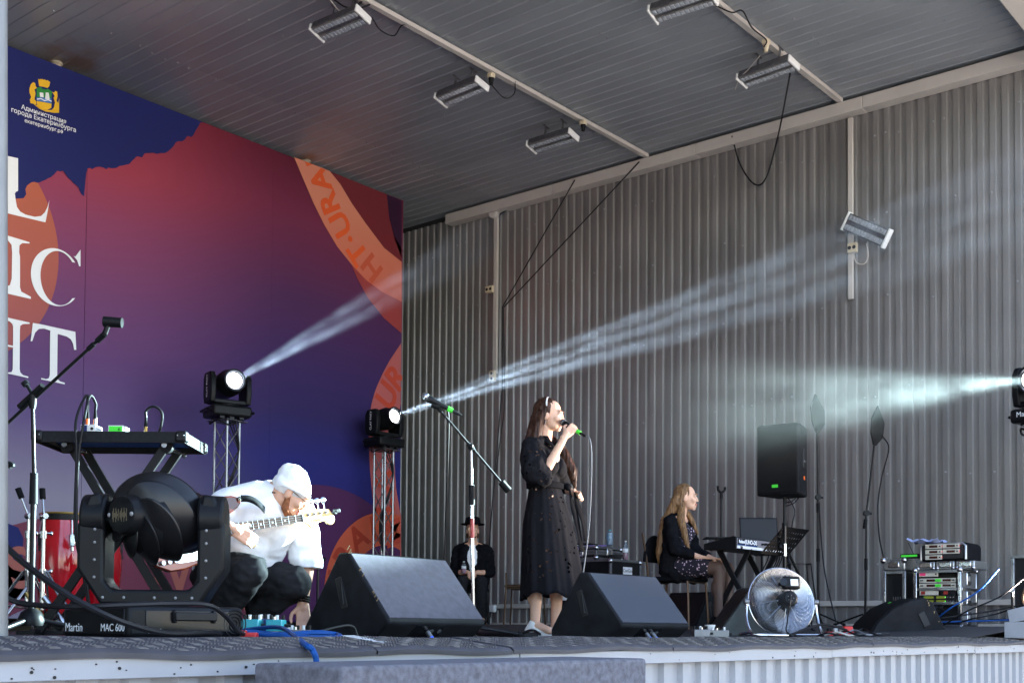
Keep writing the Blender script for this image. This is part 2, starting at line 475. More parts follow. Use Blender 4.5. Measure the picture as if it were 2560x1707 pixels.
# rubber mats: sloped nosing, each mat a thing
cuts = [-.6, 1.06, 2.64, 3.3, 4.35, 6.4, 8.6, 10.9, 12.6]
lab = ['black rubber mat at the far left of the stage front, below the lying moving head',
       'rubber tread mat at the stage front with blue cable hanging over it',
       'short rubber tread mat with a worn white tape mark',
       'rubber tread mat at the stage front before the larger wedge',
       'rubber tread mat at the stage front between the two wedges',
       'rubber tread mat at the stage front before the round fan',
       'wavy rubber tread mat at the stage front below the rack',
       'rubber tread mat at the right end of the stage front']
for i in range(8):
    a, c = cuts[i]+.003, cuts[i+1]-.003
    t = thing('rubber_mat', lab[i], 'mat', (a, Y0, 0), 0, 'rubber mats along the stage front')
    L = c-a; N = 36
    m = MB(); prof = [(-.012, -.036), (-.014, -.022), (.0, -.012), (.285, .020), (.32, .018), (.75, .004)]
    vs = []
    for k in range(N+1):
        x = L*k/N
        wv = .004*math.sin((a+x)*5.1)+.003*math.sin((a+x)*11.3+1)
        for j, (y, z) in enumerate(prof): vs.append((x, y, z+(wv if j in (0, 1, 2) else wv*.5 if j == 3 else 0)+(.0015 if i % 2 else 0)))
    q = len(prof)
    m.add(vs, [(k*q+j, (k+1)*q+j, (k+1)*q+j+1, k*q+j+1) for k in range(N) for j in range(q-1)])
    m.build('base', 'rubber_mat', t, smooth=60)
    m = MB(); nx = int(L/.062)
    s = math.atan2(.032, .285)
    for kx in range(nx):
        for ky in range(5):
            x0, y0 = .03+kx*.062, .035+ky*.052
            th = R(52) if (kx+ky) % 2 else R(-12)
            n5 = 5 if (kx+ky) % 2 else 4
            Mx = Matrix.Rotation(s, 3, 'X') @ Matrix.Rotation(th, 3, 'Z')
            for e in range(n5):
                off = (e-(n5-1)/2)*.0095
                dx, dy = off*math.cos(th+PI/2), off*math.sin(th+PI/2)
                wv = .004*math.sin((a+x0)*5.1)+.003*math.sin((a+x0)*11.3+1)
                fr = (y0+dy)/.285
                m.box((x0+dx, y0+dy, -.0118+.032*fr+wv*(1-fr*.5)+.001), (.026 if n5 == 4 else .03, .0042, .005), M=Mx)
    o = m.build('tread', 'rubber_stud', t, smooth=0); o['kind'] = 'stuff'
    if i == 2:
        m = MB(); m.add([(.12, .005, -.0075), (.19, .01, -.007), (.165, .27, .0265), (.10, .265, .026)], [(0, 1, 2, 3)])
        m.build('tape_mark', 'tape_white', t, smooth=0)

mat('back_paint', (120, 117, 112), .6)
# ------------------------------------------------------------------ side wall of corrugated sheets
wall = thing('corrugated_wall', 'tall grey corrugated metal wall closing the side of the stage', 'wall', (WX, 0, 0))
wm = corr(10, .12, .022, .09, 5.62, .43, .035, .09)
for a in wm.v: a.x, a.y = -a.y, a.x
for a in wm.v: a.x = -a.x
wm.f = [f[::-1] for f in wm.f]
first = None
for i in range(9):
    y = 1.72+1.2*i
    if first is None: first = wm.build('sheet', 'wall_metal', wall, smooth=20); c = first
    else: c = first.copy(); COL.objects.link(c); c.parent = wall
    c.location = (.002*(i % 2), y, 0)
m = MB()
for z in (.75, 1.62, 2.55, 3.5, 4.4, 5.2):
    for k in range(88):
        if random.random() < .30:
            m.sph((-.002, 1.72+.12*k+random.uniform(.012, .04), z+random.uniform(-.06, .06)), (.008, .012, .012), 8)
o = m.build('screw', 'screw_steel', wall); o['kind'] = 'stuff'
m = MB(); m.box((-.02, 7.2, .345), (.04, 10.4, .055)); m.build('base_rail', 'white_trim', wall, bevel=.004)
m = MB(); m.box((-.03, 7.2, .115), (.05, 10.4, .035)); m.build('kick_rail', 'white_trim', wall, bevel=.004)
m = MB(); m.box((.1, 7.1, 3), (.08, 10.8, 6)); m.build('backing', 'floor_black', wall)
# white ceiling trim in butted lengths
trim = thing('ceiling_trim', 'pale box trim running along the top of the grey wall', 'trim', (WX, 0, 0))
ys = [onX(2560+900, 0, WX-.1).y if False else 1.8, onX(2170, 245, WX).y, onX(1755, 360, WX).y, onX(1398, 460, WX).y, onX(1132, 545, WX).y]
for i in range(4):
    m = MB(); a, c = ys[i]+.004, ys[i+1]
    m.box((-.075, (a+c)/2, 5.575), (.15+.002*(i % 2), c-a, .13))
    m.build('length', 'white_trim', trim, bevel=.006)
o = MB().box((2.2, 12.45, 2.8), (20.4, .1, 5.8)).build('rear_wall', 'back_paint'); o['kind'] = 'structure'
MB().box((WX+.35, 7, 2.5), (.5, 10.6, 7.2)).build('outer_wall', 'back_paint')['kind'] = 'structure'

# ------------------------------------------------------------------ ceiling of ribbed sheets
ceil = struct('ceiling')
# rust stains on the sheets round the two hanger pipes
m_ = MATS['ceiling_metal']; n = m_.node_tree.nodes; L = m_.node_tree.links; b_ = n['Principled BSDF']
src = b_.inputs['Base Color'].links[0].from_socket
gm = n.new('ShaderNodeNewGeometry'); st = None
for px, py, rad in ((172, 146, .75), (768, 398, .45)):
    q = onZ(px, py, HC)
    vd = n.new('ShaderNodeVectorMath'); vd.operation = 'DISTANCE'; L.new(gm.outputs['Position'], vd.inputs[0]); vd.inputs[1].default_value = q
    r = n.new('ShaderNodeMapRange'); r.inputs[1].default_value = rad; r.inputs[2].default_value = .05; L.new(vd.outputs['Value'], r.inputs[0])
    if st is None: st = r.outputs[0]
    else:
        k = n.new('ShaderNodeMath'); k.operation = 'MAXIMUM'; L.new(st, k.inputs[0]); L.new(r.outputs[0], k.inputs[1]); st = k.outputs[0]
t = n.new('ShaderNodeTexNoise'); t.inputs['Scale'].default_value = 4; t.inputs['Detail'].default_value = 6; L.new(gm.outputs['Position'], t.inputs['Vector'])
k = n.new('ShaderNodeMath'); k.operation = 'MULTIPLY'; L.new(st, k.inputs[0]); L.new(t.outputs[0], k.inputs[1])
r = n.new('ShaderNodeMapRange'); r.inputs[1].default_value = .22; r.inputs[2].default_value = .5; r.inputs[4].default_value = .8; L.new(k.outputs[0], r.inputs[0])
x = n.new('ShaderNodeMix'); x.data_type = 'RGBA'; x.inputs[7].default_value = lin((120, 88, 58)); L.new(r.outputs[0], x.inputs[0]); L.new(src, x.inputs[6]); L.new(x.outputs[2], b_.inputs['Base Color'])
cmm = corr(8, .15, -.008, 0, 2.4, .84, .05, .05)       # along x, ribs run along z -> turn into y
for a in cmm.v: a.y, a.z = a.z, a.y
first = None
for j in range(4):
    for i in range(10):
        if first is None: first = cmm.build('sheet', 'ceiling_metal', ceil, smooth=15); c = first
        else: c = first.copy(); COL.objects.link(c); c.parent = ceil
        c.location = (.15+1.2*i, 3.02+2.4*j-.003*j, HC+.002*((i+j) % 2)+.0025*(j % 2))
m = MB()
for j, y in enumerate((5.45, 5.05, 7.85, 10.25, 9.0, 6.6, 4.0)):
    for k in range(80):
        if random.random() < (.75 if j in (0, 2, 3) else .3):
            x = .2+.15*k+random.uniform(.02, .1); m.sph((x, y+random.uniform(-.03, .03), HC-.002), (.013, .013, .008), 8)
o = m.build('screw', 'screw_steel', ceil); o['kind'] = 'stuff'
MB().box((2.2, 7.9, HC+.2), (20.4, 9.6, .3)).build('roof', 'back_paint')['kind'] = 'structure'
o = MB().box((2.2, 3.18, HC+.02), (20.4, .3, .5)).build('roof_edge_beam', 'white_trim', bevel=.01); o['kind'] = 'structure'

o = MB().box((-1.2, 7.7, 2.4), (.2, 9.6, 7)).build('left_shade_wall', 'back_paint'); o['kind'] = 'structure'  # unseen wall, added to darken the corrugated plates opposite and sharpen their ribs
# conduits
def conduit(label, p, q, wd=.05, nm='cable_channel'):
    p, q = V(p), V(q); d = q-p; t = thing(nm, label, 'cable channel', p, 0, 'white cable channels')
    L = d.length; u = d.normalized(); n = max(1, round(L/2.0)); M = frame(u)
    for i in range(n):
        a, c = u*(L*i/n+.0015), u*(L*(i+1)/n)
        m = MB(); m.box((a+c)/2, (wd, wd*.7, (c-a).length), M=M); m.build('length', 'white_trim', t, bevel=.003)
    return t
y1, y2 = onX(1635, 394, WX).y, onX(2117, 258, WX).y
conduit('longer white cable channel across the ceiling, behind three hanging floodlights', (4, y1, HC-.03), (WX-.16, y1, HC-.03), .06)
conduit('white cable channel across the ceiling towards the tall wall channel with a tilted lamp', (4, y2, HC-.03), (WX-.16, y2, HC-.03), .06)
yw1, yw2 = onX(1243, 800, WX).y, onX(2130, 500, WX).y
cw = conduit('white vertical cable channel on the wall with two sockets', (WX-.03, yw1, onX(1240, 935, WX).z), (WX-.03, yw1, onX(1240, 545, WX).z), .055)
conduit('white vertical cable channel on the wall behind the tilted floodlight', (WX-.03, yw2, onX(2130, 750, WX).z), (WX-.03, yw2, 5.49), .05)

def socket(label, c, rows=1, w_=.085, h_=.085):
    t = thing('wall_socket', label, 'socket', c, 0, 'wall sockets')
    m = MB(); m.box((-.025, 0, 0), (.05, w_, h_)); m.build('housing', 'cream_plastic', t, bevel=.006)
    for k in range(2):
        yy, zz = (0, (k-.5)*h_*.5) if h_ > w_ else ((k-.5)*w_*.5, 0)
        MB().cyl((-.0495, yy, zz), (-.052, yy, zz), .02, n=14).build('outlet', 'ink_black', t)
    return t
p = onX(1231, 726, WX); socket('upper cream double socket on the side of the wall channel', (WX-.03, p.y, p.z), w_=.12, h_=.085)
p = onX(1239, 942, WX); socket('cream double socket at the foot of the wall channel', (WX-.035, p.y, p.z), w_=.09, h_=.14)
p = onX(2140, 625, WX); socket('cream socket with a plug below the tilted wall floodlight', (WX-.06, p.y, p.z), w_=.1, h_=.1)
p = onX(1243, 536, WX)
t = thing('junction_box', 'round white junction box at the top of the wall channel', 'junction box', (WX-.03, p.y, p.z))
MB().cyl((0, 0, 0), (-.07, 0, 0), .07, n=24).build('lid', 'white_trim', t, bevel=.006)
MB().cyl((-.07, 0, 0), (-.078, 0, 0), .06, n=24).build('cover', 'white_trim', t, bevel=.003)
p = onX(1240, 1521, WX)
t = thing('floor_socket', 'black and white low wall socket with white plug near the floor', 'socket', (WX-.05, p.y, p.z))
MB().box((-.02, .03, 0), (.05, .12, .1)).build('housing', 'black_plastic', t, bevel=.006)
MB().box((-.06, -.03, 0), (.06, .1, .09)).build('plug', 'white_plastic', t, bevel=.01)
MB().tube([(-.08, -.02, -.03), (-.1, -.02, -.12), (-.12, .1, -.22), (-.3, .25, -.29)], .006).build('cable', 'cable_black', t)

# ------------------------------------------------------------------ LED floodlights
def floodlight(label, loc):
    t = thing('floodlight', label, 'floodlight', loc, 0, 'LED floodlights under the stage roof')
    MB().box((0, 0, .03), (.18, .56, .045)).build('heatsink', 'alu_dull', t, bevel=.004)
    m = MB()
    for k in range(9): m.box(((k-4)*.02, 0, .062), (.004, .55, .03))
    m.build('fins', 'alu_dull', t)
    for sx in (-.05, .05):
        b_ = MB().box((sx, 0, .003), (.062, .54, .012)).build('lens_strip', 'grey_steel', t, bevel=.002)
        m = MB()
        for k in range(12): m.box((sx, -.245+k*.0445, -.006), (.05, .037, .01))
        o2 = m.build('lens', 'lens_led', b_, bevel=.004); o2['kind'] = 'stuff'
    for sy in (-1, 1):
        MB().box((0, sy*.29, .022), (.20, .022, .07)).build('end_cap', 'white_plastic', t, bevel=.008)
    for sy in (-.12, .12):
        m = MB(); m.box((0, sy, .15), (.03, .006, .17)); m.box((0, sy, .235), (.1, .02, .006)); m.build('bracket', 'alu_dull', t)
    return t
ll = ['floodlight nearest the banner end of the ceiling, top left, with shadow behind it', 'middle floodlight of the three hanging along the longer ceiling channel',
      'lowest and farthest floodlight of the three along the longer ceiling channel', 'floodlight cut by the top edge of the photo beside the second channel',
      'floodlight with a loose white wire hanging beside the second ceiling channel']
fl = None
for i, (px, py, tilt) in enumerate([(848, 66, 16), (1152, 236, 14), (1380, 358, 12), (1706, 20, 14), (1918, 186, 10)]):
    p = onZ(px, py, HC-.25)
    t = floodlight(ll[i], p) if fl is None else copy_tree(fl)
    if fl is None: fl = t
    t['label'] = ll[i]
    t.location = p; t.rotation_euler = (0, R(tilt), R([2, -3, 1, 4, -4][i]))
p = onX(2163, 574, WX-.22)
t = copy_tree(fl); t['label'] = 'floodlight mounted tilted on the corrugated wall over the wall channel'
t.location = p
Mw = Matrix((V((0, 0, 1)), V((0, 1, 0)), V((1, 0, 0)))).transposed()   # local x->up, y->y, z->+x
Mw = Matrix.Rotation(R(32), 3, 'X') @ Matrix((V((0, 0, -1)), V((0, 1, 0)), V((1, 0, 0)))).transposed()
t.rotation_euler = (Matrix.Rotation(R(-12), 3, 'Z') @ Mw).to_euler()

# thin cables on ceiling and wall
def cable(label, pts, r=.008, m='cable_black', k=6, group=None, nm='cable'):
    o = MB().tube(pts, r, 7, 0, k).build(nm, m); return tag(o, label, 'cable', group)
cable('black cable looping from the ceiling trim down over the wall and up to a floodlight', [onX(1830, 340, WX-.15), onX(1850, 410, WX-.06), onX(1885, 460, WX-.05), onX(1915, 445, WX-.06), onX(1945, 340, WX-.12), onZ(1975, 185, HC-.2)], .009)
pk = onX(1256, 768, WX-.08)
cable('steeper of two black cables slanting from trim to wall channel knot', [onX(1437, 450, WX-.16), pk], .008, k=1)
cable('flatter of two black cables slanting from trim to wall channel knot', [onX(1598, 405, WX-.16), pk+V((0, -.03, 0))], .008, k=1)
cable('pair of black cables dropping from the wall knot to the floor', [pk, onX(1257, 950, WX-.07), onX(1252, 1010, WX-.09), onX(1225, 1330, WX-.12), onX(1215, 1480, WX-.3)], .008)
cable('second thin black cable dropping beside the wall channel', [pk+V((0, -.02, 0)), onX(1261, 1000, WX-.06), onX(1252, 1090, WX-.08), onX(1232, 1250, WX-.1), onX(1222, 1400, WX-.2)], .006)
cable('black cable tied along the top of the wall channel by the junction box', [onX(1250, 536, WX-.06), onX(1268, 524, WX-.04), onX(1282, 510, WX-.05)], .012)
cable('thin black cable strung along the first floodlight and ceiling channel', [onZ(930, 45, HC-.2), onZ(950, 75, HC-.14), onZ(985, 90, HC-.1), onZ(1010, 62, HC-.05), onZ(1060, 90, HC-.03)], .006)
cable('black cable knot hanging above the first floodlight', [onZ(835, 0, HC-.1), onZ(870, 20, HC-.14), onZ(905, 5, HC-.06), onZ(880, 28, HC-.16), onZ(925, 12, HC-.05)], .008)
cable('white cable looping above the first floodlight', [onZ(825, 0, HC-.05), onZ(845, 25, HC-.12), onZ(866, 38, HC-.2)], .006, 'white_trim')
cable('black cable along the second ceiling channel', [onZ(1790, 15, HC-.08), onZ(1830, 32, HC-.1), onZ(1856, 28, HC-.05), onZ(1880, 70, HC-.09), onZ(1915, 100, HC-.12), onZ(1910, 118, HC-.2)], .007)
cable('loose white wire hanging from the end of the farthest right floodlight', [onZ(1900, 140, HC-.18), onZ(1870, 175, HC-.2), onZ(1850, 195, HC-.22), onZ(1838, 225, HC-.25)], .005, 'white_trim')
cable('white wire loop hanging below the tilted wall floodlight', [onX(2133, 625, WX-.1), onX(2140, 655, WX-.1), onX(2160, 660, WX-.1), onX(2170, 640, WX-.12), onX(2166, 608, WX-.15)], .006, 'white_trim')
cable('black wire drooping between the middle floodlight and the ceiling', [onZ(1222, 205, HC-.18), onZ(1260, 245, HC-.16), onZ(1285, 235, HC-.1), onZ(1288, 205, HC-.04)], .005)
for i, (px, py) in enumerate(((1228, 195), (1458, 312), (1915, 112))):
    p = onZ(px, py, HC-.12)
    t = thing('plug_box', ['black plug box hanging at the middle floodlight', 'black plug box hanging at the farthest floodlight of the left row', 'cream plug box tied to the second ceiling channel'][i], 'plug', p, 0, 'plugs on the ceiling channels')
    MB().box((0, 0, .02), (.06, .06, .05)).build('socket', 'cream_plastic', t, bevel=.006)
    MB().cyl((0, 0, 0), (0, 0, -.07), .03, .018).build('plug', 'black_plastic' if i < 2 else 'cream_plastic', t)

# steel post at the left edge of the stage
p = at(-30, 1500, 3.25)
t = thing('steel_post', 'worn grey steel post at the left edge of the stage front', 'post', (p.x, p.y, 0))
q = at(-34, -350, 3.25); MB().cyl((0, 0, .01), V((q.x-p.x, q.y-p.y, q.z)), .052, n=28).build('tube', 'grey_steel', t)
q = V((q.x-p.x, q.y-p.y, q.z)); MB().cyl(q, q*(5.5/q.z), .052, n=28).build('tube', 'grey_steel', t)
MB().box((0, 0, .012), (.16, .16, .012)).build('foot_plate', 'grey_steel', t, bevel=.002)

# carpeted step block before the stage
t = thing('carpet_block', 'grey carpeted block standing in front of the stage edge', 'step block', (2.06, 2.25, 0))
MB().box((.70, .17, -.572), (1.38, .34, 1.056)).build('body', 'carpet_grey', t, bevel=.012, seg=3)
for x in (-.03,):
    MB().box((x-.004, .17, -.60), (.04, .30, .98)).build('side_panel', 'carpet_grey', t, bevel=.01)
# ================================================================== PRINTED BANNER WALL
ban = thing('banner_wall', 'large printed banner wall with torn navy top, purple field and orange rings', 'banner', (0, BD, 0))
def bp(px, py):
    p = onY(px, py, BD); return (p.x, p.z)
def ramp(n, L, fac, stops, ev=None):
    r = n.new('ShaderNodeValToRGB'); e = r.color_ramp
    while len(e.elements) < len(stops): e.elements.new(.5)
    for k, (p, c) in zip(e.elements, stops): k.position = p; k.color = lin(c)
    L.new(fac, r.inputs[0]); return r.outputs[0]
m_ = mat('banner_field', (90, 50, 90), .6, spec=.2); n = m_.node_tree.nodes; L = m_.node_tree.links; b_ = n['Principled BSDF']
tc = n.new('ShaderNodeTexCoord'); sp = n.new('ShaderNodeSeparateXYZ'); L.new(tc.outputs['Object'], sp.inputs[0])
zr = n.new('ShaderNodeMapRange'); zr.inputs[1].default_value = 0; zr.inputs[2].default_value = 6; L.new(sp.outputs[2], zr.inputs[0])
ra = ramp(n, L, zr.outputs[0], [(.22, (140, 132, 150)), (.35, (96, 79, 124)), (.46, (100, 66, 113)), (.57, (116, 66, 108)), (.70, (142, 66, 98)), (.80, (166, 64, 80)), (.93, (150, 50, 63))])  # lowest stop: pale lamp glare at the lower left, painted into the print
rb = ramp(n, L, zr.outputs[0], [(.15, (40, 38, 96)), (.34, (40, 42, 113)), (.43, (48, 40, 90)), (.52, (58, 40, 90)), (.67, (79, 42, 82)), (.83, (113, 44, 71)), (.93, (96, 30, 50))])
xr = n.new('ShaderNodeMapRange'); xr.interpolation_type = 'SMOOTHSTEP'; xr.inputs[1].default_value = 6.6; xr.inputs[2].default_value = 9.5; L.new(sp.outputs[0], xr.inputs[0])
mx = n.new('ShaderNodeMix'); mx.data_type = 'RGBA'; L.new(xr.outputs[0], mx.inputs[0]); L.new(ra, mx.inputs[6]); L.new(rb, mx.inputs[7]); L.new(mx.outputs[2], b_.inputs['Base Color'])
wv = n.new('ShaderNodeTexNoise'); wv.inputs['Scale'].default_value = 220; L.new(tc.outputs['Object'], wv.inputs['Vector'])
bu = n.new('ShaderNodeBump'); bu.inputs['Strength'].default_value = .12; bu.inputs['Distance'].default_value = .002; L.new(wv.outputs[0], bu.inputs['Height']); L.new(bu.outputs[0], b_.inputs['Normal'])
for nm, c in dict(p_navy=(31, 38, 96), p_white=(236, 238, 240), p_salmon=(226, 136, 106), p_orange=(222, 92, 46), p_redbrown=(112, 40, 46), p_dark=(52, 22, 48), p_red=(152, 62, 62),
                  p_muted=(176, 92, 90), p_mutedletter=(184, 70, 52), p_purple=(82, 42, 82), p_orange2=(196, 88, 62), p_redletter=(166, 60, 42), p_brown=(118, 56, 74), p_brownletter=(166, 94, 84),
                  p_gold=(238, 186, 48), p_green=(48, 140, 66), p_blue=(70, 130, 200)).items():
    mat(nm, c, .6, 0, (220, .04), spec=.2)
def dgrad(name, c0, c1, z0, z1):
    m = mat(name, c0, .55); n = m.node_tree.nodes; L = m.node_tree.links
    tc = n.new('ShaderNodeTexCoord'); sp = n.new('ShaderNodeSeparateXYZ'); L.new(tc.outputs['Object'], sp.inputs[0])
    r = n.new('ShaderNodeMapRange'); r.inputs[1].default_value = z0; r.inputs[2].default_value = z1; L.new(sp.outputs[2], r.inputs[0])
    x = n.new('ShaderNodeMix'); x.data_type = 'RGBA'; x.inputs[6].default_value = lin(c0); x.inputs[7].default_value = lin(c1)
    L.new(r.outputs[0], x.inputs[0]); L.new(x.outputs[2], n['Principled BSDF'].inputs['Base Color'])
dgrad('p_disc', (150, 70, 74), (186, 92, 60), 2.6, 4.6)
dgrad('p_band', (196, 90, 70), (212, 130, 102), 4.2, 5.3)
XL, XR, ZB, ZT = 1.0, bp(1005.5, 900)[0], .12, bp(1005, 500)[1]
s1, s2 = bp(214, 700)[0], bp(680, 700)[0]
ed = [XL, s1-2.4, s1, s2, XR]
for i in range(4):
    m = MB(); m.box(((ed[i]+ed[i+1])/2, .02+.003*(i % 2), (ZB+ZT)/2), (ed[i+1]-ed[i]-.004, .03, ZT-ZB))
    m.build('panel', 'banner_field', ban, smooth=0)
def MBAN(k): return Matrix(((1, 0, 0), (0, 0, -1), (0, 1, 0)))
def shape(nm, poly, m, k, px=True):
    P = [bp(*a) for a in poly] if px else poly
    b = MB(); b.prism(P, .0012, MBAN(k), (0, .0035-.0025*k, 0)); return b.build(nm, m, ban, smooth=0)
def clipX(P): return [(min(max(x, XL+.01), XR-.005), min(max(z, ZB+.01), ZT-.005)) for x, z in P]
def z1(*a): return [(x/2.219, y/2.219) for x, y in a]
def fitc(a, b, c):
    (ax, ay), (bx_, by), (cx, cy) = a, b, c
    d = 2*(ax*(by-cy)+bx_*(cy-ay)+cx*(ay-by))
    ux = ((ax*ax+ay*ay)*(by-cy)+(bx_*bx_+by*by)*(cy-ay)+(cx*cx+cy*cy)*(ay-by))/d
    uy = ((ax*ax+ay*ay)*(cx-bx_)+(bx_*bx_+by*by)*(ax-cx)+(cx*cx+cy*cy)*(bx_-ax))/d
    return ux, uy, math.hypot(ax-ux, ay-uy)
def disc(nm, c, r, m, k, n_=96): return shape(nm, clipX([(c[0]+r*math.cos(2*PI*i/n_), c[1]+r*math.sin(2*PI*i/n_)) for i in range(n_)]), m, k, False)
def ring(nm, c, r0, r1, a0, a1, m, k, n_=72):
    P = [(c[0]+r1*math.cos(a0+(a1-a0)*i/n_), c[1]+r1*math.sin(a0+(a1-a0)*i/n_)) for i in range(n_+1)]+[(c[0]+r0*math.cos(a1+(a0-a1)*i/n_), c[1]+r0*math.sin(a1+(a0-a1)*i/n_)) for i in range(n_+1)]
    return shape(nm, clipX(P), m, k, False)
# orange disc behind the big letters
cx, cz, cr = fitc(bp(110, 487), bp(146, 628), bp(100, 805))
disc('print_disc', (cx, cz), cr, 'p_disc', 1)
# torn navy field
T = z1((1124, 680), (1110, 682), (1098, 706), (1085, 725), (1072, 752), (1060, 762), (1046, 755), (1035, 758), (1024, 776), (1010, 785), (990, 784), (975, 790), (962, 812), (950, 825), (930, 842), (915, 850), (890, 850), (870, 855), (850, 848), (830, 850), (812, 850), (800, 853), (792, 868), (785, 875), (768, 868), (755, 870), (742, 886), (735, 890), (722, 906), (715, 912), (700, 914), (680, 920), (660, 922), (648, 932), (620, 935), (600, 930), (590, 940), (572, 930), (550, 925), (530, 928), (510, 940), (500, 932), (485, 935), (478, 960), (472, 1020), (465, 1090), (450, 1075), (440, 1055), (438, 1042), (420, 1025), (405, 1015), (395, 1000), (380, 990), (365, 968), (350, 948), (334, 952), (318, 948), (300, 968), (280, 985), (265, 990), (250, 1000), (235, 1005), (222, 1012), (210, 1015), (190, 1010), (175, 1012), (160, 1022), (150, 1030), (140, 1050), (145, 1080), (130, 1100), (100, 1102), (60, 1105), (47, 1108))
P = [bp(*a) for a in T]; P = [(XL+.01, ZT-.004), (P[0][0], ZT-.004)]+P+[(XL+.01, P[-1][1])]
shape('print_torn_field', P, 'p_navy', 2, False)
# upper right ring with letters, red fields
lo = [(735, 393), (757, 446), (784, 509), (811, 563), (843, 617), (879, 662), (915, 700), (955, 730), (1004, 754)]
up = [(1004, 655), (960, 620), (915, 560), (880, 510), (850, 460), (823, 427)]
shape('print_field', [(823, 428), (850, 460), (880, 510), (915, 560), (960, 620), (1004, 655), (1004, 620), (985, 590), (972, 540), (967, 486)], 'p_redbrown', 1)
shape('print_field', [(967, 486), (1004, 502), (1004, 645), (987, 600), (973, 545)], 'p_dark', 1)
shape('print_field', [(834, 540), (850, 590), (870, 640), (893, 695), (920, 745), (960, 795), (1004, 833), (1004, 752), (955, 728), (915, 698), (879, 660)], 'p_red', 1)
shape('print_ring', lo+up, 'p_band', 2)
def letter(ch, px, py, ang, size, m, k, bold=.012):
    x, z = bp(px, py); a = R(ang)
    return clip_right(text('print_letter', ch, size, (x, .0005-.0025*k, z), (math.cos(a), 0, math.sin(a)), (-math.sin(a), 0, math.cos(a)), m, ban, .0006, bold=bold), XR-.006, ZT-.006)
for ch, px, py, a in (('A', 802, 448, 118), ('R', 825, 508, 121), ('U', 852, 560, 126), ('·', 877, 596, 130), ('T', 895, 632, 134)): letter(ch, px, py, a, .42, 'p_orange', 3)
b = MB()
shape('print_letter', z1((1690, 897), (1730, 912), (1702, 925)), 'p_orange', 3)
for ch, px, py, a in (('H', 930, 668, 140),): letter(ch, px, py, a, .42, 'p_orange2', 3)
# right vertical ring
def z4(*a): return [(480+x/3.921, 900+y/3.921) for x, y in a]
shape('print_ring', [(1003, 858)]+z4((1940, 0), (1870, 130), (1820, 240), (1790, 320), (1760, 430), (1745, 520), (1735, 640), (1733, 760), (1738, 900), (1745, 1080), (1757, 1220), (1770, 1350), (1790, 1460), (1815, 1568))+[(952, 1330), (975, 1400), (1003, 1440), (1003, 1290)]+z4((2040, 1480), (2020, 1370), (2000, 1250), (1990, 1100), (1985, 950), (1992, 760), (2010, 600), (2045, 430)), 'p_muted', 1)
for ch, px, py, a in (('R', 990, 945, 56), ('U', 969, 990, 64), ('A', 960, 1205, 96), ('L', 965, 1262, 100), ('M', 985, 1330, 112)): letter(ch, px, py, a, .46, 'p_mutedletter', 3)
# lower purple disc and orange ring
cx, cz, cr = fitc(bp(760, 1212), bp(800, 1211.5), bp(936, 1267)); cr2 = cr
disc('print_disc', (cx, cz), cr, 'p_purple', 1)
def z6(*a): return [(700+x/3.093, 1200+y/3.093) for x, y in a]
a3 = [bp(*q) for q in z6((345, 790), (430, 500), (750, 250))]
cx, cz, cr = fitc(*a3)
ring('print_ring', (cx, cz), cr*.60, cr, R(-5), R(200), 'p_orange2', 2)
disc('print_disc', (cx, cz), cr*.60, 'p_purple', 2)
for i, ch in enumerate('URAL·M'):
    a = R(172-i*23); rr = cr*.80
    x, z = cx+rr*math.cos(a), cz+rr*math.sin(a); ta = a-PI/2
    clip_right(text('print_letter', ch, .44, (x, -.007, z), (math.cos(ta), 0, math.sin(ta)), (-math.sin(ta), 0, math.cos(ta)), 'p_redletter', ban, .0006, bold=.012), XR-.006)
# bottom ring at left with letters
x0, zb = bp(330, 1400); cc = (x0-.3, zb-2.6)
ring('print_ring', cc, 2.25, 3.05, R(20), R(160), 'p_brown', 2)
for i, ch in enumerate('MUSIC NIGHT'):
    if ch == ' ': continue
    a = R(90+42-i*9.6-2); ta = a-PI/2; rr = 2.62
    text('print_letter', ch, .55, (cc[0]+rr*math.cos(a), -.007, cc[1]+rr*math.sin(a)), (math.cos(ta), 0, math.sin(ta)), (-math.sin(ta), 0, math.cos(ta)), 'p_brownletter', ban, .0006, bold=.014)
shape('print_field', [(-60, 1290), (20, 1308), (45, 1318), (58, 1345), (55, 1400), (20, 1412), (-60, 1430)], 'p_navy', 3)
shape('print_field', [(-60, 1430), (20, 1412), (55, 1400), (75, 1450), (60, 1495), (-60, 1495)], 'p_red', 2)
# large serif letters
def L2(poly): return shape('print_letter', poly, 'p_white', 4)
def f2(*a): return [(x*1.0884, y*1.0884) for x, y in a]
def z2(*a): return [(x/3.015, 780+y/3.015) for x, y in a]
L2(z1((-60, 845), (98, 880), (98, 1060), (86, 1066), (80, 1075), (84, 1105), (92, 1150), (110, 1175), (140, 1192), (190, 1204), (225, 1200), (246, 1180), (262, 1148), (272, 1112), (262, 1175), (250, 1235), (45, 1186), (-60, 1162)))
L2(z1((-40, 1290), (47, 1310), (162, 1345), (161, 1352), (122, 1350), (106, 1362), (104, 1400))+f2((45, 590), (45, 660), (48, 670), (70, 682), (70, 687), (18, 675), (-30, 664), (-30, 657), (10, 660), (22, 655), (26, 640), (27, 580))+z1((62, 1360), (40, 1332), (-40, 1305)))
C = []
for t in range(0, 41):                                              # C: thick-thin bowl
    a = R(38+t*7.1); C.append((127+57*math.cos(a), 637-66*math.sin(a)-.10*0))
Ci = []
for t in range(40, -1, -1):
    a = R(42+t*6.9); Ci.append((134+42*math.cos(a), 638-62*math.sin(a)))
sh = lambda q: (q[0], q[1]+(q[0]-127)*.16)
Cp = [sh(q) for q in C+Ci]
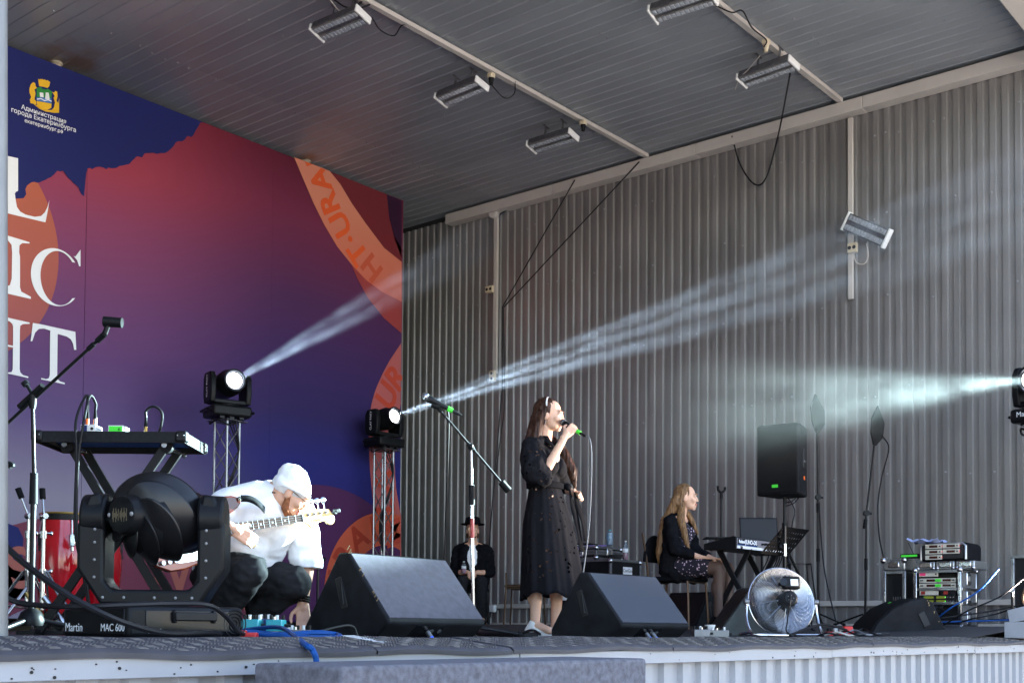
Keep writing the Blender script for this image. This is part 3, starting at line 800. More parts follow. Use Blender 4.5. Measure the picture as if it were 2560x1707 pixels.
L2(f2(*Cp)); L2(f2((184, 574), (184, 612), (181, 612), (176, 598), (168, 588), (172, 590), (178, 582)))
L2(z2((-60, 15), (55, 43), (220, 80), (220, 90), (170, 92), (150, 105), (147, 140), (145, 430), (150, 455), (170, 475), (210, 487), (210, 497), (50, 462), (-60, 440), (-60, 428), (60, 455), (85, 452), (93, 430), (95, 268), (-60, 235), (-60, 222), (95, 255), (96, 110), (90, 90), (70, 72), (-60, 30)))
L2(z2((245, 83), (300, 92), (565, 150), (572, 285), (556, 286), (548, 240), (530, 205), (500, 185), (432, 165), (431, 200), (428, 480), (432, 505), (448, 522), (485, 533), (485, 545), (307, 507), (308, 497), (345, 505), (365, 498), (372, 475), (375, 160), (376, 140), (330, 125), (290, 128), (262, 155), (240, 220), (228, 220)))
# crest and administration lettering
sh_ = lambda *a: z1(*a)
shape('print_crest', sh_((203, 488), (228, 486), (232, 495), (258, 500), (262, 494), (287, 510), (283, 545), (202, 540)), 'p_green', 3)
shape('print_crest', sh_((202, 542), (283, 547), (284, 575), (203, 560)), 'p_blue', 3)
shape('print_crest', sh_((203, 562), (284, 577), (283, 600), (262, 612), (243, 612), (225, 604), (204, 595)), 'p_gold', 3)
shape('print_crest', sh_((203, 550), (225, 546), (245, 558), (265, 553), (284, 562), (284, 567), (265, 559), (245, 564), (225, 552), (203, 556)), 'p_white', 4)
shape('print_crest', sh_((218, 515), (238, 518), (240, 543), (220, 540)), 'p_white', 4)
shape('print_crest', sh_((252, 515), (268, 517), (274, 555), (248, 552)), 'p_white', 4)
shape('print_crest', sh_((210, 440), (220, 444), (222, 440), (230, 443), (232, 440), (242, 446), (246, 442), (255, 450), (260, 446), (277, 458), (272, 480), (262, 490), (240, 484), (216, 480)), 'p_gold', 3)
shape('print_crest', sh_((162, 492), (170, 470), (182, 458), (194, 464), (196, 480), (204, 490), (190, 498), (196, 520), (190, 552), (200, 566), (200, 582), (168, 574), (164, 556), (172, 540), (162, 515)), 'p_gold', 3)
shape('print_crest', sh_((288, 512), (300, 516), (306, 506), (316, 512), (318, 536), (312, 560), (322, 575), (327, 545), (326, 628), (302, 622), (286, 612), (298, 598), (304, 570), (296, 545), (302, 534)), 'p_gold', 3)
shape('print_crest', sh_((180, 575), (205, 588), (243, 614), (290, 612), (322, 628), (300, 628), (250, 620), (215, 604)), 'p_gold', 3)
def btext(s, p0, p1, size):
    a, c = bp(*p0), bp(*p1); d = V((c[0]-a[0], 0, c[1]-a[1]))
    t = text('print_lettering', s, 1, (0, 0, 0), (1, 0, 0), (0, 0, 1), 'p_white', ban, .0004, bold=.012)
    xsx = [v.co.x for v in t.data.vertices]; w_ = max(xsx)-min(xsx); k = d.length/w_
    x = d.normalized(); z = V((0, 0, 1)); z = (z-x*z.dot(x)).normalized()
    M = Matrix((x, x.cross(z)*-1, z)).transposed().to_4x4()
    t.data.transform(Matrix.Scale(k, 4)); 
    for v in t.data.vertices: v.co.y = v.co.y*.1
    t.data.transform(M); t.data.transform(Matrix.Translation(((a[0]+c[0])/2, -.0045, (a[1]+c[1])/2)))
btext('Администрация', (53, 268), (165, 306), .2)
btext('города Екатеринбурга', (28, 275), (189, 327), .2)
btext('екатеринбург.рф', (61, 302), (158, 331), .2)
for px, py in ((141, 152), (765, 400)):
    p = onY(px, py, BD+.05)
    t = thing('hanger_pipe', ['stubby pipe clamping the banner top near the crest', 'stubby pipe clamping the banner top near the ring'][px > 400], 'pipe', (p.x, BD+.05, ZT), 0, 'pipe hangers over the banner')
    MB().cyl((0, 0, -.05), (0, 0, HC-ZT+.002), .05, n=18).build('pipe', 'rust_paint', t)
    MB().cyl((0, 0, .02), (0, 0, .05), .062, n=18).build('collar', 'rust_paint', t)

# ================================================================== LIGHT TOWERS AND MOVING HEADS
def truss(label, c, h, w_=.2, group=None, n_=9):
    t = thing('truss_tower', label, 'truss', (c.x, c.y, c.z), R(8), 'truss towers carrying moving heads')
    s = w_/2-.012
    pts = [(-s, -s), (s, -s), (s, s), (-s, s)]
    for x, y in pts: MB().cyl((x, y, .012), (x, y, h), .013, n=10).build('chord', 'alu', t)
    for k in range(4):
        m = MB(); (xa, ya), (xb, yb) = pts[k], pts[(k+1) % 4]
        for i in range(n_):
            za, zb_ = .05+(h-.1)*i/n_, .05+(h-.1)*(i+1)/n_
            if i % 2: xa, ya, xb, yb = xb, yb, xa, ya
            m.cyl((xa, ya, za), (xb, yb, zb_), .007, n=6)
            if i % 2: xa, ya, xb, yb = xb, yb, xa, ya
        m.build('lacing', 'alu', t)
    MB().box((0, 0, .006), (.5, .5, .012)).build('base_plate', 'alu_dull', t, bevel=.003)
    MB().box((0, 0, h+.004), (w_+.1, w_+.1, .008)).build('top_plate', 'alu_dull', t, bevel=.002)
    m = MB()
    for k in range(3):
        m.tube([(s*.4, -s*.5*k, h), (s*.9, -s, h-.35), (-s*.3*k, s*.2, h-.9), (s*.5, 0, h-1.5), (s*.2*k, .1, .03)], .008, 6)
    m.build('cable', 'cable_black', t)
    return t
def beam_head(label, c, d, sc=1.0, lens='lamp_lit', grp='beam moving heads on the truss towers', brand='CLAY PAKY'):
    """c: underside of the base; d: beam direction"""
    az = math.atan2(d.y, d.x)+PI/2                                  # local -y towards the beam
    t = thing('moving_head', label, 'moving head', (c.x, c.y, c.z), az, grp)
    loc = Matrix.Rotation(-az, 3, 'Z') @ d
    m = MB(); m.box((0, 0, .065), (.36, .30, .10)); m.build('base', 'black_plastic', t, bevel=.022, seg=3)
    m = MB()
    for x in (-.19, .19): m.tube([(x, -.09, .07), (x*1.12, -.09, .07), (x*1.12, .09, .07), (x, .09, .07)], .011, 8)
    m.build('handle', 'black_plastic', t)
    m = MB()
    for x in (-.09, 0, .09): m.box((x, -.1, .005), (.04, .05, .02))
    m.tube([(-.1, .1, .02), (-.16, .0, -.05), (-.12, -.1, -.02), (-.02, -.12, -.06), (.05, -.1, 0)], .008)
    m.build('clamp', 'black_metal', t)
    m = MB(); m.cyl((0, 0, .115), (0, 0, .14), .10, n=24); m.box((0, 0, .155), (.33, .16, .04)); m.build('yoke', 'black_plastic', t, bevel=.01)
    for s in (-1, 1):
        M = Matrix(((0, 0, 1), (1, 0, 0), (0, 1, 0)))
        prof = [(-.085, .14), (.085, .14), (.105, .22), (.105, .36), (.07, .415), (-.07, .415), (-.105, .36), (-.105, .22)]
        a = MB().prism(prof, .052, M, (s*.165-.026, 0, 0)).build('yoke_arm', 'black_plastic', t, bevel=.01)
        text('lettering', brand, .04, (s*.1925, 0, .29), (0, 0, 1), (0, -s, 0), 'ink_white', a, .0005)
    hc = V((0, 0, .325)); Mh = frame(loc)
    b = MB(); b.lathe([(.06, -.2), (.10, -.19), (.115, -.12), (.12, .02), (.12, .06), (.105, .085), (.098, .175), (.10, .19), (.088, .19), (.084, .17), (.0, .165)], hc, Mh, 28)
    hd = b.build('head', 'black_plastic', t)
    b = MB(); b.lathe([(.074, .168), (.05, .174), (0, .176)], hc, Mh, 28); b.build('lens', lens, hd)
    b = MB(); b.torus(hc+Mh @ V((0, 0, .182)), .085, .006, Mh, 28, 6); b.build('lens_ring', 'glass_ring', hd)
    t.scale = (sc, sc, sc)
    return t, V((c.x, c.y, c.z))+Matrix.Rotation(az, 3, 'Z') @ (hc*sc+loc*.18*sc), d
def cdir(r, u, f): return (_R*r+V((0, 0, 1))*u+_F*f).normalized()
pa = at(568, 1050, 12.6)
truss('shinier truss tower behind the bassist, nearer to the torn navy print', V((pa.x, pa.y, fz(pa.x))), pa.z-.02-fz(pa.x), .2)
h1, L1, d1 = beam_head('lit moving head on the truss tower behind the bassist, its beam crossing the purple print', V((pa.x, pa.y, pa.z)), cdir(.52, .06, -.80), 1.15)
pb = at(960, 1122, 15.0)
truss('duller truss tower by the edge of the banner, wrapped in black cables', V((pb.x, pb.y, fz(pb.x))), pb.z-.02-fz(pb.x), .19)
h2, L2_, d2 = beam_head('lit moving head on the truss tower by the banner edge, beam crossing the grey wall', V((pb.x, pb.y, pb.z)), cdir(.7, .125, -.68), 1.12)
pc = at(2614, 1062, 10.5)
truss('truss tower cut by the right edge of the photo', V((pc.x, pc.y, fz(pc.x))), pc.z-.02-fz(pc.x), .22)
h3, L3_, d3 = beam_head('big bright moving head cut by the right edge of the photo', V((pc.x, pc.y, pc.z)), cdir(-.80, -.160, -.575), 1.25, brand='')
o = text('lettering', 'Martin', .05, (0, 0, 0), (1, 0, 0), (0, 0, 1), 'ink_white', h3, .0005)
o.data.transform(Matrix.Translation((-.06, -.1515, .07)))

# smoke lit by the three beams
def beam(label, p, d, r0, r1, Ln, dens, streak, energy, angle, col, fall=1.2, lobes=None):
    nm = 'beam_smoke_%d' % len(MATS)
    m = bpy.data.materials.new(nm); MATS[nm] = m; m.use_nodes = True; m.cycles.volume_step_rate = .08
    n = m.node_tree.nodes; L = m.node_tree.links
    n.remove(n['Principled BSDF'])
    vs = n.new('ShaderNodeVolumeScatter'); vs.inputs['Color'].default_value = (1, 1, 1, 1); vs.inputs['Anisotropy'].default_value = .1
    L.new(vs.outputs[0], n['Material Output'].inputs['Volume'])
    tc = n.new('ShaderNodeTexCoord'); sp = n.new('ShaderNodeSeparateXYZ'); L.new(tc.outputs['Object'], sp.inputs[0])
    def mt(op, a, b=None, cl=False):
        k = n.new('ShaderNodeMath'); k.operation = op; k.use_clamp = cl
        for i, q in enumerate((a, b)):
            if q is None: continue
            if hasattr(q, 'links'): L.new(q, k.inputs[i])
            else: k.inputs[i].default_value = q
        return k.outputs[0]
    x, y, z = sp.outputs
    tz = mt('DIVIDE', z, Ln)
    rz_ = mt('ADD', mt('MULTIPLY', tz, r1-r0), r0)
    xn, yn = mt('DIVIDE', x, rz_), mt('DIVIDE', y, rz_)
    rr = mt('SQRT', mt('ADD', mt('MULTIPLY', xn, xn), mt('MULTIPLY', yn, yn)))
    # lobes of the lamp's pattern across the beam, drawn out along it
    wob = n.new('ShaderNodeTexNoise'); wob.inputs['Scale'].default_value = .9; wob.inputs['Detail'].default_value = 3; L.new(tc.outputs['Object'], wob.inputs['Vector'])
    wv_ = mt('MULTIPLY', mt('SUBTRACT', wob.outputs[0], .5), .5)
    tot = None
    for a, b_, rad, amp in (lobes or [(0, 0, 1, 1)]):
        ex, ey = mt('SUBTRACT', xn, a), mt('ADD', mt('SUBTRACT', yn, b_), wv_ if lobes else 0.)
        q = mt('DIVIDE', mt('ADD', mt('MULTIPLY', ex, ex), mt('MULTIPLY', ey, ey)), rad*rad)
        q = mt('MULTIPLY', mt('POWER', mt('SUBTRACT', 1, q, True), 1.3), amp)
        tot = q if tot is None else mt('ADD', tot, q)
    cb = n.new('ShaderNodeCombineXYZ'); L.new(mt('MULTIPLY', x, streak), cb.inputs[0]); L.new(mt('MULTIPLY', y, streak), cb.inputs[1]); L.new(mt('MULTIPLY', z, streak*.28), cb.inputs[2])
    t = n.new('ShaderNodeTexNoise'); t.inputs['Scale'].default_value = 1.6; t.inputs['Detail'].default_value = 6; t.inputs['Roughness'].default_value = .62; L.new(cb.outputs[0], t.inputs['Vector'])
    mr = n.new('ShaderNodeMapRange'); mr.inputs[1].default_value = .36; mr.inputs[2].default_value = .66; mr.inputs[3].default_value = .12; mr.inputs[4].default_value = 1.5; L.new(t.outputs[0], mr.inputs[0])
    fl_ = mt('POWER', mt('SUBTRACT', 1, tz, True), fall)
    grow = mt('SUBTRACT', mt('DIVIDE', rz_, r0), .72)
    edge_ = mt('POWER', mt('SUBTRACT', 1, rr, True), .5)
    if not lobes: tot = mt('MULTIPLY', tot, mt('ADD', mt('MULTIPLY', rr, 2.4), .9))
    dd = mt('MULTIPLY', mt('MULTIPLY', mt('MULTIPLY', tot, mr.outputs[0]), mt('MULTIPLY', fl_, mt('MULTIPLY', grow, edge_))), dens)
    L.new(dd, vs.inputs['Density'])
    b = MB(); b.lathe([(r0, 0), (r1, Ln)], n=28)
    o = b.build('smoke', nm, None, smooth=0)
    o.matrix_world = Matrix.Translation(p) @ frame(d).to_4x4()
    tag(o, label, None, None, 'stuff')
    sl = bpy.data.lights.new('beam_lamp', 'SPOT'); sl.energy = energy; sl.spot_size = angle; sl.spot_blend = .5 if lobes else 1; sl.shadow_soft_size = .03; sl.color = col
    so = bpy.data.objects.new('beam_lamp', sl); COL.objects.link(so)
    so.matrix_world = Matrix.Translation(p+d*.03) @ frame(-d).to_4x4()
    return o
beam('thin smoke lit by the moving head behind the bassist', L1+d1*.02, d1, .07, .24, 5.6, .30, 5, 1500, R(5.5), (.48, .70, 1), 1.5, [(0, .45, .46, 1.3), (0, -.40, .46, 1.5)])
beam('streaky smoke lit by the moving head at the banner edge', L2_+d2*.02, d2, .08, .70, 10.5, .092, 4, 4200, R(8.5), (.50, .73, 1), .9, [(0, .60, .32, 1.4), (0, .10, .26, 1.7), (0, -.42, .32, 1.3)])
beam('pale teal smoke lit by the moving head at the right edge', L3_+d3*.02, d3, .12, .80, 4.4, .0055, 3, 13000, R(13), (.60, .92, 1), 1.1)
sl = bpy.data.lights.new('halo_lamp', 'SPOT'); sl.energy = 700; sl.spot_size = R(23); sl.spot_blend = 1; sl.shadow_soft_size = .06; sl.color = (.60, .92, 1)
so = bpy.data.objects.new('halo_lamp', sl); COL.objects.link(so)
so.matrix_world = Matrix.Translation(L3_+d3*.05) @ frame(-d3).to_4x4()
# ================================================================== STAGE EQUIPMENT
RZ = -YAW                                                          # local x along the picture, local y away from the camera
mat('vent_brass', (96, 86, 66), .6)
mat('fin_black', (20, 20, 22), .33, 0, (6, .2), spec=.4)
# ---- big moving head lying at the front left
p = gp(385, 4.3)
t = thing('moving_head', 'big black moving head on the stage floor, front left, its finned head turned away', 'moving head', (p.x, p.y, 0))
m = MB(); m.box((0, .0, .066), (.47, .40, .108)); m.build('base', 'black_plastic', t, bevel=.016, seg=3)
pan = MB().box((.0, -.2005, .068), (.34, .006, .075)).build('side_panel', 'black_gloss', t, bevel=.003)
m = MB(); m.box((.02, -.212, .085), (.17, .02, .03)); m.box((-.06, -.206, .085), (.012, .016, .045)); m.box((.1, -.206, .085), (.012, .016, .045)); m.build('handle', 'grey_steel' if 0 else 'black_metal', t, bevel=.004)
m = MB()
for k in range(4): m.torus((.195, -.202, .062), .012+.012*k, .0025, Matrix.Rotation(PI/2, 3, 'X'), 24, 5)
m.build('fan_grille', 'black_metal', t)
bf = MB().box((-.2355, 0, .066), (.004, .36, .085)).build('front_panel', 'black_gloss', t, bevel=.002)
text('lettering', 'Martin', .042, (-.2385, .12, .045), (0, -1, 0), (0, 0, 1), 'ink_white', bf, .0004)
text('lettering', 'MAC 600', .036, (-.2385, -.115, .045), (0, -1, 0), (0, 0, 1), 'ink_white', bf, .0004)
text('lettering', 'Martin', .024, (-.13, -.2045, .035), (1, 0, 0), (0, 0, 1), 'ink_white', pan, .0004)
yk = bpy.data.objects.new('yoke', None); COL.objects.link(yk); yk.parent = t; yk.rotation_euler = (0, 0, RZ+R(4)); yk.location = (.005, 0, 0)
bpy.data.objects.remove(yk)
Y = Matrix.Rotation(RZ+R(4), 3, 'Z')
def yv(x, y, z): return Y @ V((x, y, z))
Mx = Y @ Matrix(((1, 0, 0), (0, 0, -1), (0, 1, 0)))
ring_o = [(-.17, .124), (.17, .124), (.252, .25), (.252, .40), (.215, .505), (.175, .515)]
ring_i = [(.158, .44), (.158, .21), (.13, .178), (-.13, .178), (-.158, .21), (-.158, .44)]
ring_l = [(-.175, .515), (-.215, .505), (-.252, .40), (-.252, .25)]
yo = MB(); yo.prism(ring_o+ring_i+ring_l, .15, Mx, yv(0, .075, 0)); yo = yo.build('yoke', 'black_plastic', t, bevel=.012, seg=3)
for s in (-1, 1): MB().cyl(yv(s*.157, 0, .43), yv(s*.246, 0, .43), .088, .083, 32).build('tilt_housing', 'black_plastic', yo, bevel=.01)

m = MB()
for s in (-1, 1):
    for z in (.22, .28, .34, .385): m.sph(yv(s*.19, -.077, z), .0055, 8)
for x in (-.2, -.11, .02, .11, .18): m.sph(yv(x*.8, -.077, .15), .0055, 8)
m.build('screw', 'screw_steel', yo)['kind'] = 'stuff'
m = MB(); m.cyl((0, 0, .118), (0, 0, .127), .12, n=32); m.build('pan_bearing', 'black_metal', t)
# finned head: seven overlapping spiral scales
dc = (-_F*.86-_R*.46+V((0, 0, .03))).normalized(); hc = V((.004, 0, .432)); Mh = frame(dc)
core = MB().lathe([(.04, -.13), (.10, -.10), (.136, -.02), (.138, .03), (.12, .08), (.07, .12)], hc, Mh, 40)
hd = core.build('head', 'black_plastic', t)
for k in range(7):
    vs = []; NB, NT = 14, 26
    for i in range(NT+1):
        th = .42+(2.45-.42)*i/NT
        for j in range(NB+1):
            f = j/NB; ph = 2*PI*(k+1.12*f-.06)/7-1.45*(th-.42)
            r = .134+.034*f**1.4*min(1, (th-.30)*2.2)
            vs.append(hc+Mh @ V((r*math.sin(th)*math.cos(ph), r*math.sin(th)*math.sin(ph), r*math.cos(th)*1.02)))
    m = MB(); q = NB+1; m.add(vs, [(i*q+j, (i+1)*q+j, (i+1)*q+j+1, i*q+j+1) for i in range(NT) for j in range(NB)])
    bl_ = m.build('cooling_fin', 'fin_black', hd, smooth=180); sm = bl_.modifiers.new('thickness', 'SOLIDIFY'); sm.thickness = .004
m = MB(); m.lathe([(.072, .105), (.070, .150), (.062, .168), (.045, .174), (0, .175)], hc, Mh, 32); cp = m.build('rear_cap', 'black_plastic', hd)
m = MB()
for k in range(18):
    x = (k-8.5)*.0038; h_ = .016+.012*math.sin(k*1.9)+(.006 if k in (8, 9) else 0)
    if k in (8,): continue
    m.box(hc+Mh @ V((x, -.002, .1755)), (.0024, h_*1.7, .001), M=Mh)
m.build('vent_slots', 'vent_brass', cp)
m = MB()
for x in (-.052, .052): m.sph(hc+Mh @ V((x, 0, .172)), (.008, .008, .004), 10, M=Mh)
m.build('bolt', 'screw_steel', cp)
fm_ = Mh @ V((0, 0, -1))
m = MB(); m.lathe([(.13, .06), (.115, .16), (.095, .175), (.0, .175)], hc, frame(-dc), 32); m.build('lens_barrel', 'black_plastic', hd)

# ---- case lid used as a table on an X stand
p0 = at(83, 1098, 6.2)
t = thing('tray_table', 'black case lid with blue lining laid on an X stand as a table', 'table', (p0.x, p0.y, 0), RZ)
TW, TD, TZ = .77, .42, .985
m = MB()
for c, d in (((TW/2, .009, TZ+.027), (TW, .018, .056)), ((TW/2, TD-.009, TZ+.027), (TW, .018, .056)), ((.009, TD/2, TZ+.0269), (.018, TD-.036, .0558)), ((TW-.009, TD/2, TZ+.0269), (.018, TD-.036, .0558))): m.box(c, d)
m.build('rim', 'tolex', t)
MB().box((TW/2, TD/2, TZ+.046), (TW-.037, TD-.037, .012)).build('lid_board', 'tolex', t)
MB().box((TW/2, TD/2, TZ+.036), (TW-.038, TD-.038, .007)).build('lining', 'blue_felt', t)
for x in (.018, TW-.018):
    for y in (.018, TD-.018):
        b = MB().box((x, y, TZ+.03), (.06, .06, .058)).build('corner', 'black_metal', t, bevel=.012, seg=3)
        m = MB()
        for q in (-.016, .016): m.sph((x+q, y-.031, TZ+.035), .004, 8)
        m.build('rivet', 'screw_steel', b)
for y in (.09, .32):
    for xa, xb in ((.15, .74), (.66, .02)):
        a, c = V((xa, y+(.02 if xa < .4 else -.02), TZ-.002)), V((xb, y+(.02 if xa < .4 else -.02), .02))
        m = MB(); m.box((a+c)/2, (.045, .022, (c-a).length), M=frame(c-a, V((0, 1, 0)))); m.build('leg', 'black_metal', t, bevel=.003)
for xa in (.15, .66):
    m = MB(); m.cyl((xa, .02, TZ-.01), (xa, TD-.02, TZ-.01), .014, n=12); m.build('top_bar', 'chrome', t)
    MB().cyl((xa, .05, TZ-.015), (xa, .085, TZ-.015), .032, n=18).build('rubber_end', 'rubber_black', t)
for xa in (.74, .02): MB().cyl((xa, -.02, .02), (xa, TD, .02), .016, n=12).build('foot_bar', 'black_metal', t)
m = MB(); m.cyl((.39, .05, .62), (.39, .36, .62), .02, n=14); m.build('pivot', 'black_metal', t)
Mt = Matrix.Rotation(RZ, 3, 'Z'); TO = V((p0.x, p0.y, 0))
def tw(x, y, z): return TO+Mt @ V((x, y, z))
# things on the table
def di_box(label, x, y, mcol, tape):
    t = thing('signal_box', label, 'stage box', tw(x, y, TZ+.056), RZ, 'small boxes on the case lid table')
    MB().box((0, 0, .022), (.078, .11, .044)).build('case', mcol, t, bevel=.003)
    m = MB(); m.box((0 if tape else -.02, -.0565, .024), (.066 if tape else .03, .003, .03)); m.build('tape', 'green_tape' if tape else 'navy_paint', t)
    m = MB(); m.cyl((.02, -.055, .022), (.02, -.058, .022), .008); m.build('socket', 'ink_black', t)
    return t
di_box('white signal box with blue print on the case lid table', .255, .12, 'white_plastic', False)
di_box('signal box wrapped in bright green tape on the case lid table', .39, .14, 'white_plastic', True)
for i, (x, y) in enumerate(((.232, .12), (.272, .12))):
    c = tw(x, y, TZ+.10)
    t = thing('cable_plug', ['black cable plug with orange ring, on the white signal box, nearer the post', 'black cable plug with orange ring, on the white signal box, nearer the green box'][i], 'plug', c, RZ, 'plugs standing in the white signal box')
    MB().cyl((0, 0, 0), (0, 0, .04), .009, n=14).build('shell', 'chrome' if i else 'orange_tape', t)
    MB().cyl((0, 0, .038), (0, 0, .085), .010, .006, n=14).build('boot', 'rubber_black', t)
    q = [c+V((0, 0, .085)), c+V((0, 0, .12)), tw(x+.01-.02*i, y-.06, TZ+.245), tw(x-.002, y-.16, TZ+.1), tw(.235+.008*i, -.035, TZ-.1), tw(.232+.01*i, -.03, TZ-.45), tw(.27+.01*i, 0, .3), tw(.3, .05, .03)]
    cable(['black cable rising from the first plug and hanging down before the case lid', 'black cable rising from the second plug and hanging down before the case lid'][i], q, .007)
c = tw(.535, .12, TZ+.056)
t = thing('cable_plug', 'chrome cable plug standing alone at the right of the table', 'plug', c, RZ)
MB().cyl((0, 0, 0), (0, 0, .045), .009, n=14).build('shell', 'gold_metal', t)
MB().cyl((0, 0, .043), (0, 0, .09), .010, .006, n=14).build('boot', 'rubber_black', t)
cable('black cable looping over the lone chrome plug', [c+V((0, 0, .09)), c+V((0, 0, .125)), tw(.575, .12, TZ+.205), tw(.615, .13, TZ+.17), tw(.60, .15, TZ+.09), tw(.56, .2, TZ+.06)], .007)

# ---- stands
def tripod(t, h0, spread, n=3, r=.009, m='black_metal', a0=0.4, z0=.02):
    for k in range(n):
        a = a0+2*PI*k/n
        b = MB().cyl((.02*math.cos(a), .02*math.sin(a), h0), (spread*math.cos(a), spread*math.sin(a), z0), r, n=10).build('leg', m, t)
        MB().cyl((spread*.97*math.cos(a), spread*.97*math.sin(a), z0+.004), (spread*1.06*math.cos(a), spread*1.06*math.sin(a), z0-.006), r*1.5, n=10).build('rubber_foot', 'rubber_black', b)
def mic(t_or_label, tip, d, lbl_cat=True, tape='green_tape', length=.17):
    """microphone: tip = grille centre, d = direction from grille to tail"""
    t = thing('microphone', t_or_label, 'microphone', tip); M = frame(d)
    MB().sph((0, 0, 0), (.026, .026, .028), 18, M=M).build('grille', 'alu_dull', t)
    MB().lathe([(.0265, -.004), (.0275, 0), (.0265, .006)], (0, 0, 0), M, 20).build('grille_band', 'chrome', t)
    MB().lathe([(.021, .015), (.024, .03), (.0185, .06), (.013, length), (.012, length+.01)], (0, 0, 0), M, 18).build('body', 'black_metal', t)
    if tape: MB().lathe([(.0155, length-.02), (.0145, length+.012)], (0, 0, 0), M, 16).build('tape', tape, t)
    MB().lathe([(.010, length+.01), (.009, length+.06), (.005, length+.075)], (0, 0, 0), M, 14).build('plug', 'black_metal', t)
    return t
# left boom stand
b0 = gp(77, 5.5); J = at(82, 988, 5.5); tipb = at(262, 835, 5.35); tail = at(-25, 1098, 5.6)
t = thing('microphone_stand', 'black boom microphone stand with an empty clip, near the steel post', 'microphone stand', (b0.x, b0.y, 0), RZ)
iv = lambda q: Matrix.Rotation(-RZ, 3, 'Z') @ (q-V((b0.x, b0.y, 0)))
j = iv(J)
MB().cyl((0, 0, .08), (0, 0, .60), .0125).build('lower_tube', 'black_metal', t)
MB().cyl((0, 0, .60), (0, 0, .74), .019, .017).build('clutch', 'rubber_black', t)
MB().cyl((0, 0, .74), (j.x, j.y, j.z-.05), .009).build('upper_tube', 'black_metal', t)
MB().lathe([(.055, .05), (.06, .075), (.045, .11), (.02, .13)], (0, 0, 0), None, 22).build('hub', 'black_plastic', t)
tripod(t, .08, .30, r=.011)
m = MB(); m.cyl(iv(tail), iv(tipb), .0075); m.build('boom', 'black_metal', t)
u = (iv(tipb)-iv(tail)).normalized()
m = MB(); m.cyl(j-u*.09, j+u*.07, .016); m.cyl(j-V((0, 0, .06)), j, .014, .02); m.cyl(j+V((0, 0, .0)), j+V((-.03, 0, .05)), .008); m.cyl(j+V((-.028, 0, .045)), j+V((-.04, 0, .06)), .017); m.build('boom_clamp', 'black_plastic', t)
e = iv(tipb); m = MB(); m.cyl(e-u*.05, e, .013); m.cyl(e, e+V((.015, 0, .045)), .012); m.cyl(e+V((-.005, 0, .055)), e+V((.075, 0, .05)), .024, .022, 16); m.build('clip', 'black_plastic', t)
MB().cyl(e-u*.11, e-u*.07, .011).build('end_nut', 'rubber_black', t)
p = at(14, 1160, 5.6)
o = MB().tube([p+_R*-.25, p, p+_R*.03+V((0, 0, -.012))], .016).build('stand_clip', 'rubber_black'); tag(o, 'dark boom tip poking out from behind the steel post', 'boom tip')

# chrome cymbal stands
def cym(label, px, d, h, tilt, a0):
    b0 = gp(px, d)
    t = thing('cymbal_stand', label, 'cymbal stand', (b0.x, b0.y, 0), 0, 'chrome cymbal stands by the conga')
    MB().cyl((0, 0, .14), (0, 0, h*.45), .0135).build('lower_tube', 'chrome', t)
    MB().cyl((0, 0, h*.45), (0, 0, h*.72), .0115).build('middle_tube', 'chrome', t)
    q = V((tilt[0], tilt[1], h)); e = V((0, 0, h*.84))
    MB().cyl((0, 0, h*.72), e, .009).build('upper_tube', 'chrome', t)
    m = MB(); m.cyl(e, q, .006); m.cyl(e-V((0, .02, 0)), e+V((0, .02, 0)), .017); m.build('tilter', 'chrome', t)
    u = (q-e).normalized()
    MB().cyl(q-u*.03, q+u*.03, .017).build('felt', 'black_matt', t)
    for z in (h*.45, h*.72):
        m = MB(); m.cyl((0, 0, z-.03), (0, 0, z+.012), .019); m.cyl((-.02, 0, z), (.045, 0, z), .007); m.sph((.048, 0, z), (.012, .006, .014)); m.build('memory_lock', 'chrome', t)
    for k in range(3):
        a = a0+2*PI*k/3; c, s = math.cos(a), math.sin(a)
        m = MB()
        for off in (-.012, .012):
            m.cyl((.02*c-off*s, .02*s+off*c, .36), (.26*c-off*s, .26*s+off*c, .02), .006); m.cyl((.02*c-off*s, .02*s+off*c, .15), (.15*c-off*s, .15*s+off*c, .17), .005)
        b = m.build('leg', 'chrome', t)
        MB().cyl((.25*c, .25*s, .03), (.28*c, .28*s, .0), .015).build('rubber_foot', 'rubber_black', b)
cym('chrome cymbal stand next to the steel post, its felt leaning left', 66, 6.9, .80, (-.04, .03), .2)
cym('chrome cymbal stand directly beside the red conga drum', 104, 6.9, .80, (.0, .02), .9)
# drum pedal-like gold and silver bracket
p = gp(112, 6.3)
t = thing('drum_pedal', 'folded chrome and gold pedal bracket on the floor by the conga', 'pedal', (p.x, p.y, 0), RZ)
MB().cyl((-.10, 0, .22), (0, 0, .08), .012).build('arm', 'gold_metal', t); MB().cyl((-.02, .03, .2), (.1, .03, .05), .016).build('arm', 'chrome', t)
m = MB(); m.box((.02, 0, .015), (.30, .09, .02)); m.build('base', 'black_metal', t, bevel=.004)
MB().box((.08, -.02, .07), (.14, .03, .012), M=Matrix.Rotation(R(35), 3, 'Y')).build('footboard', 'chrome', t, bevel=.002)

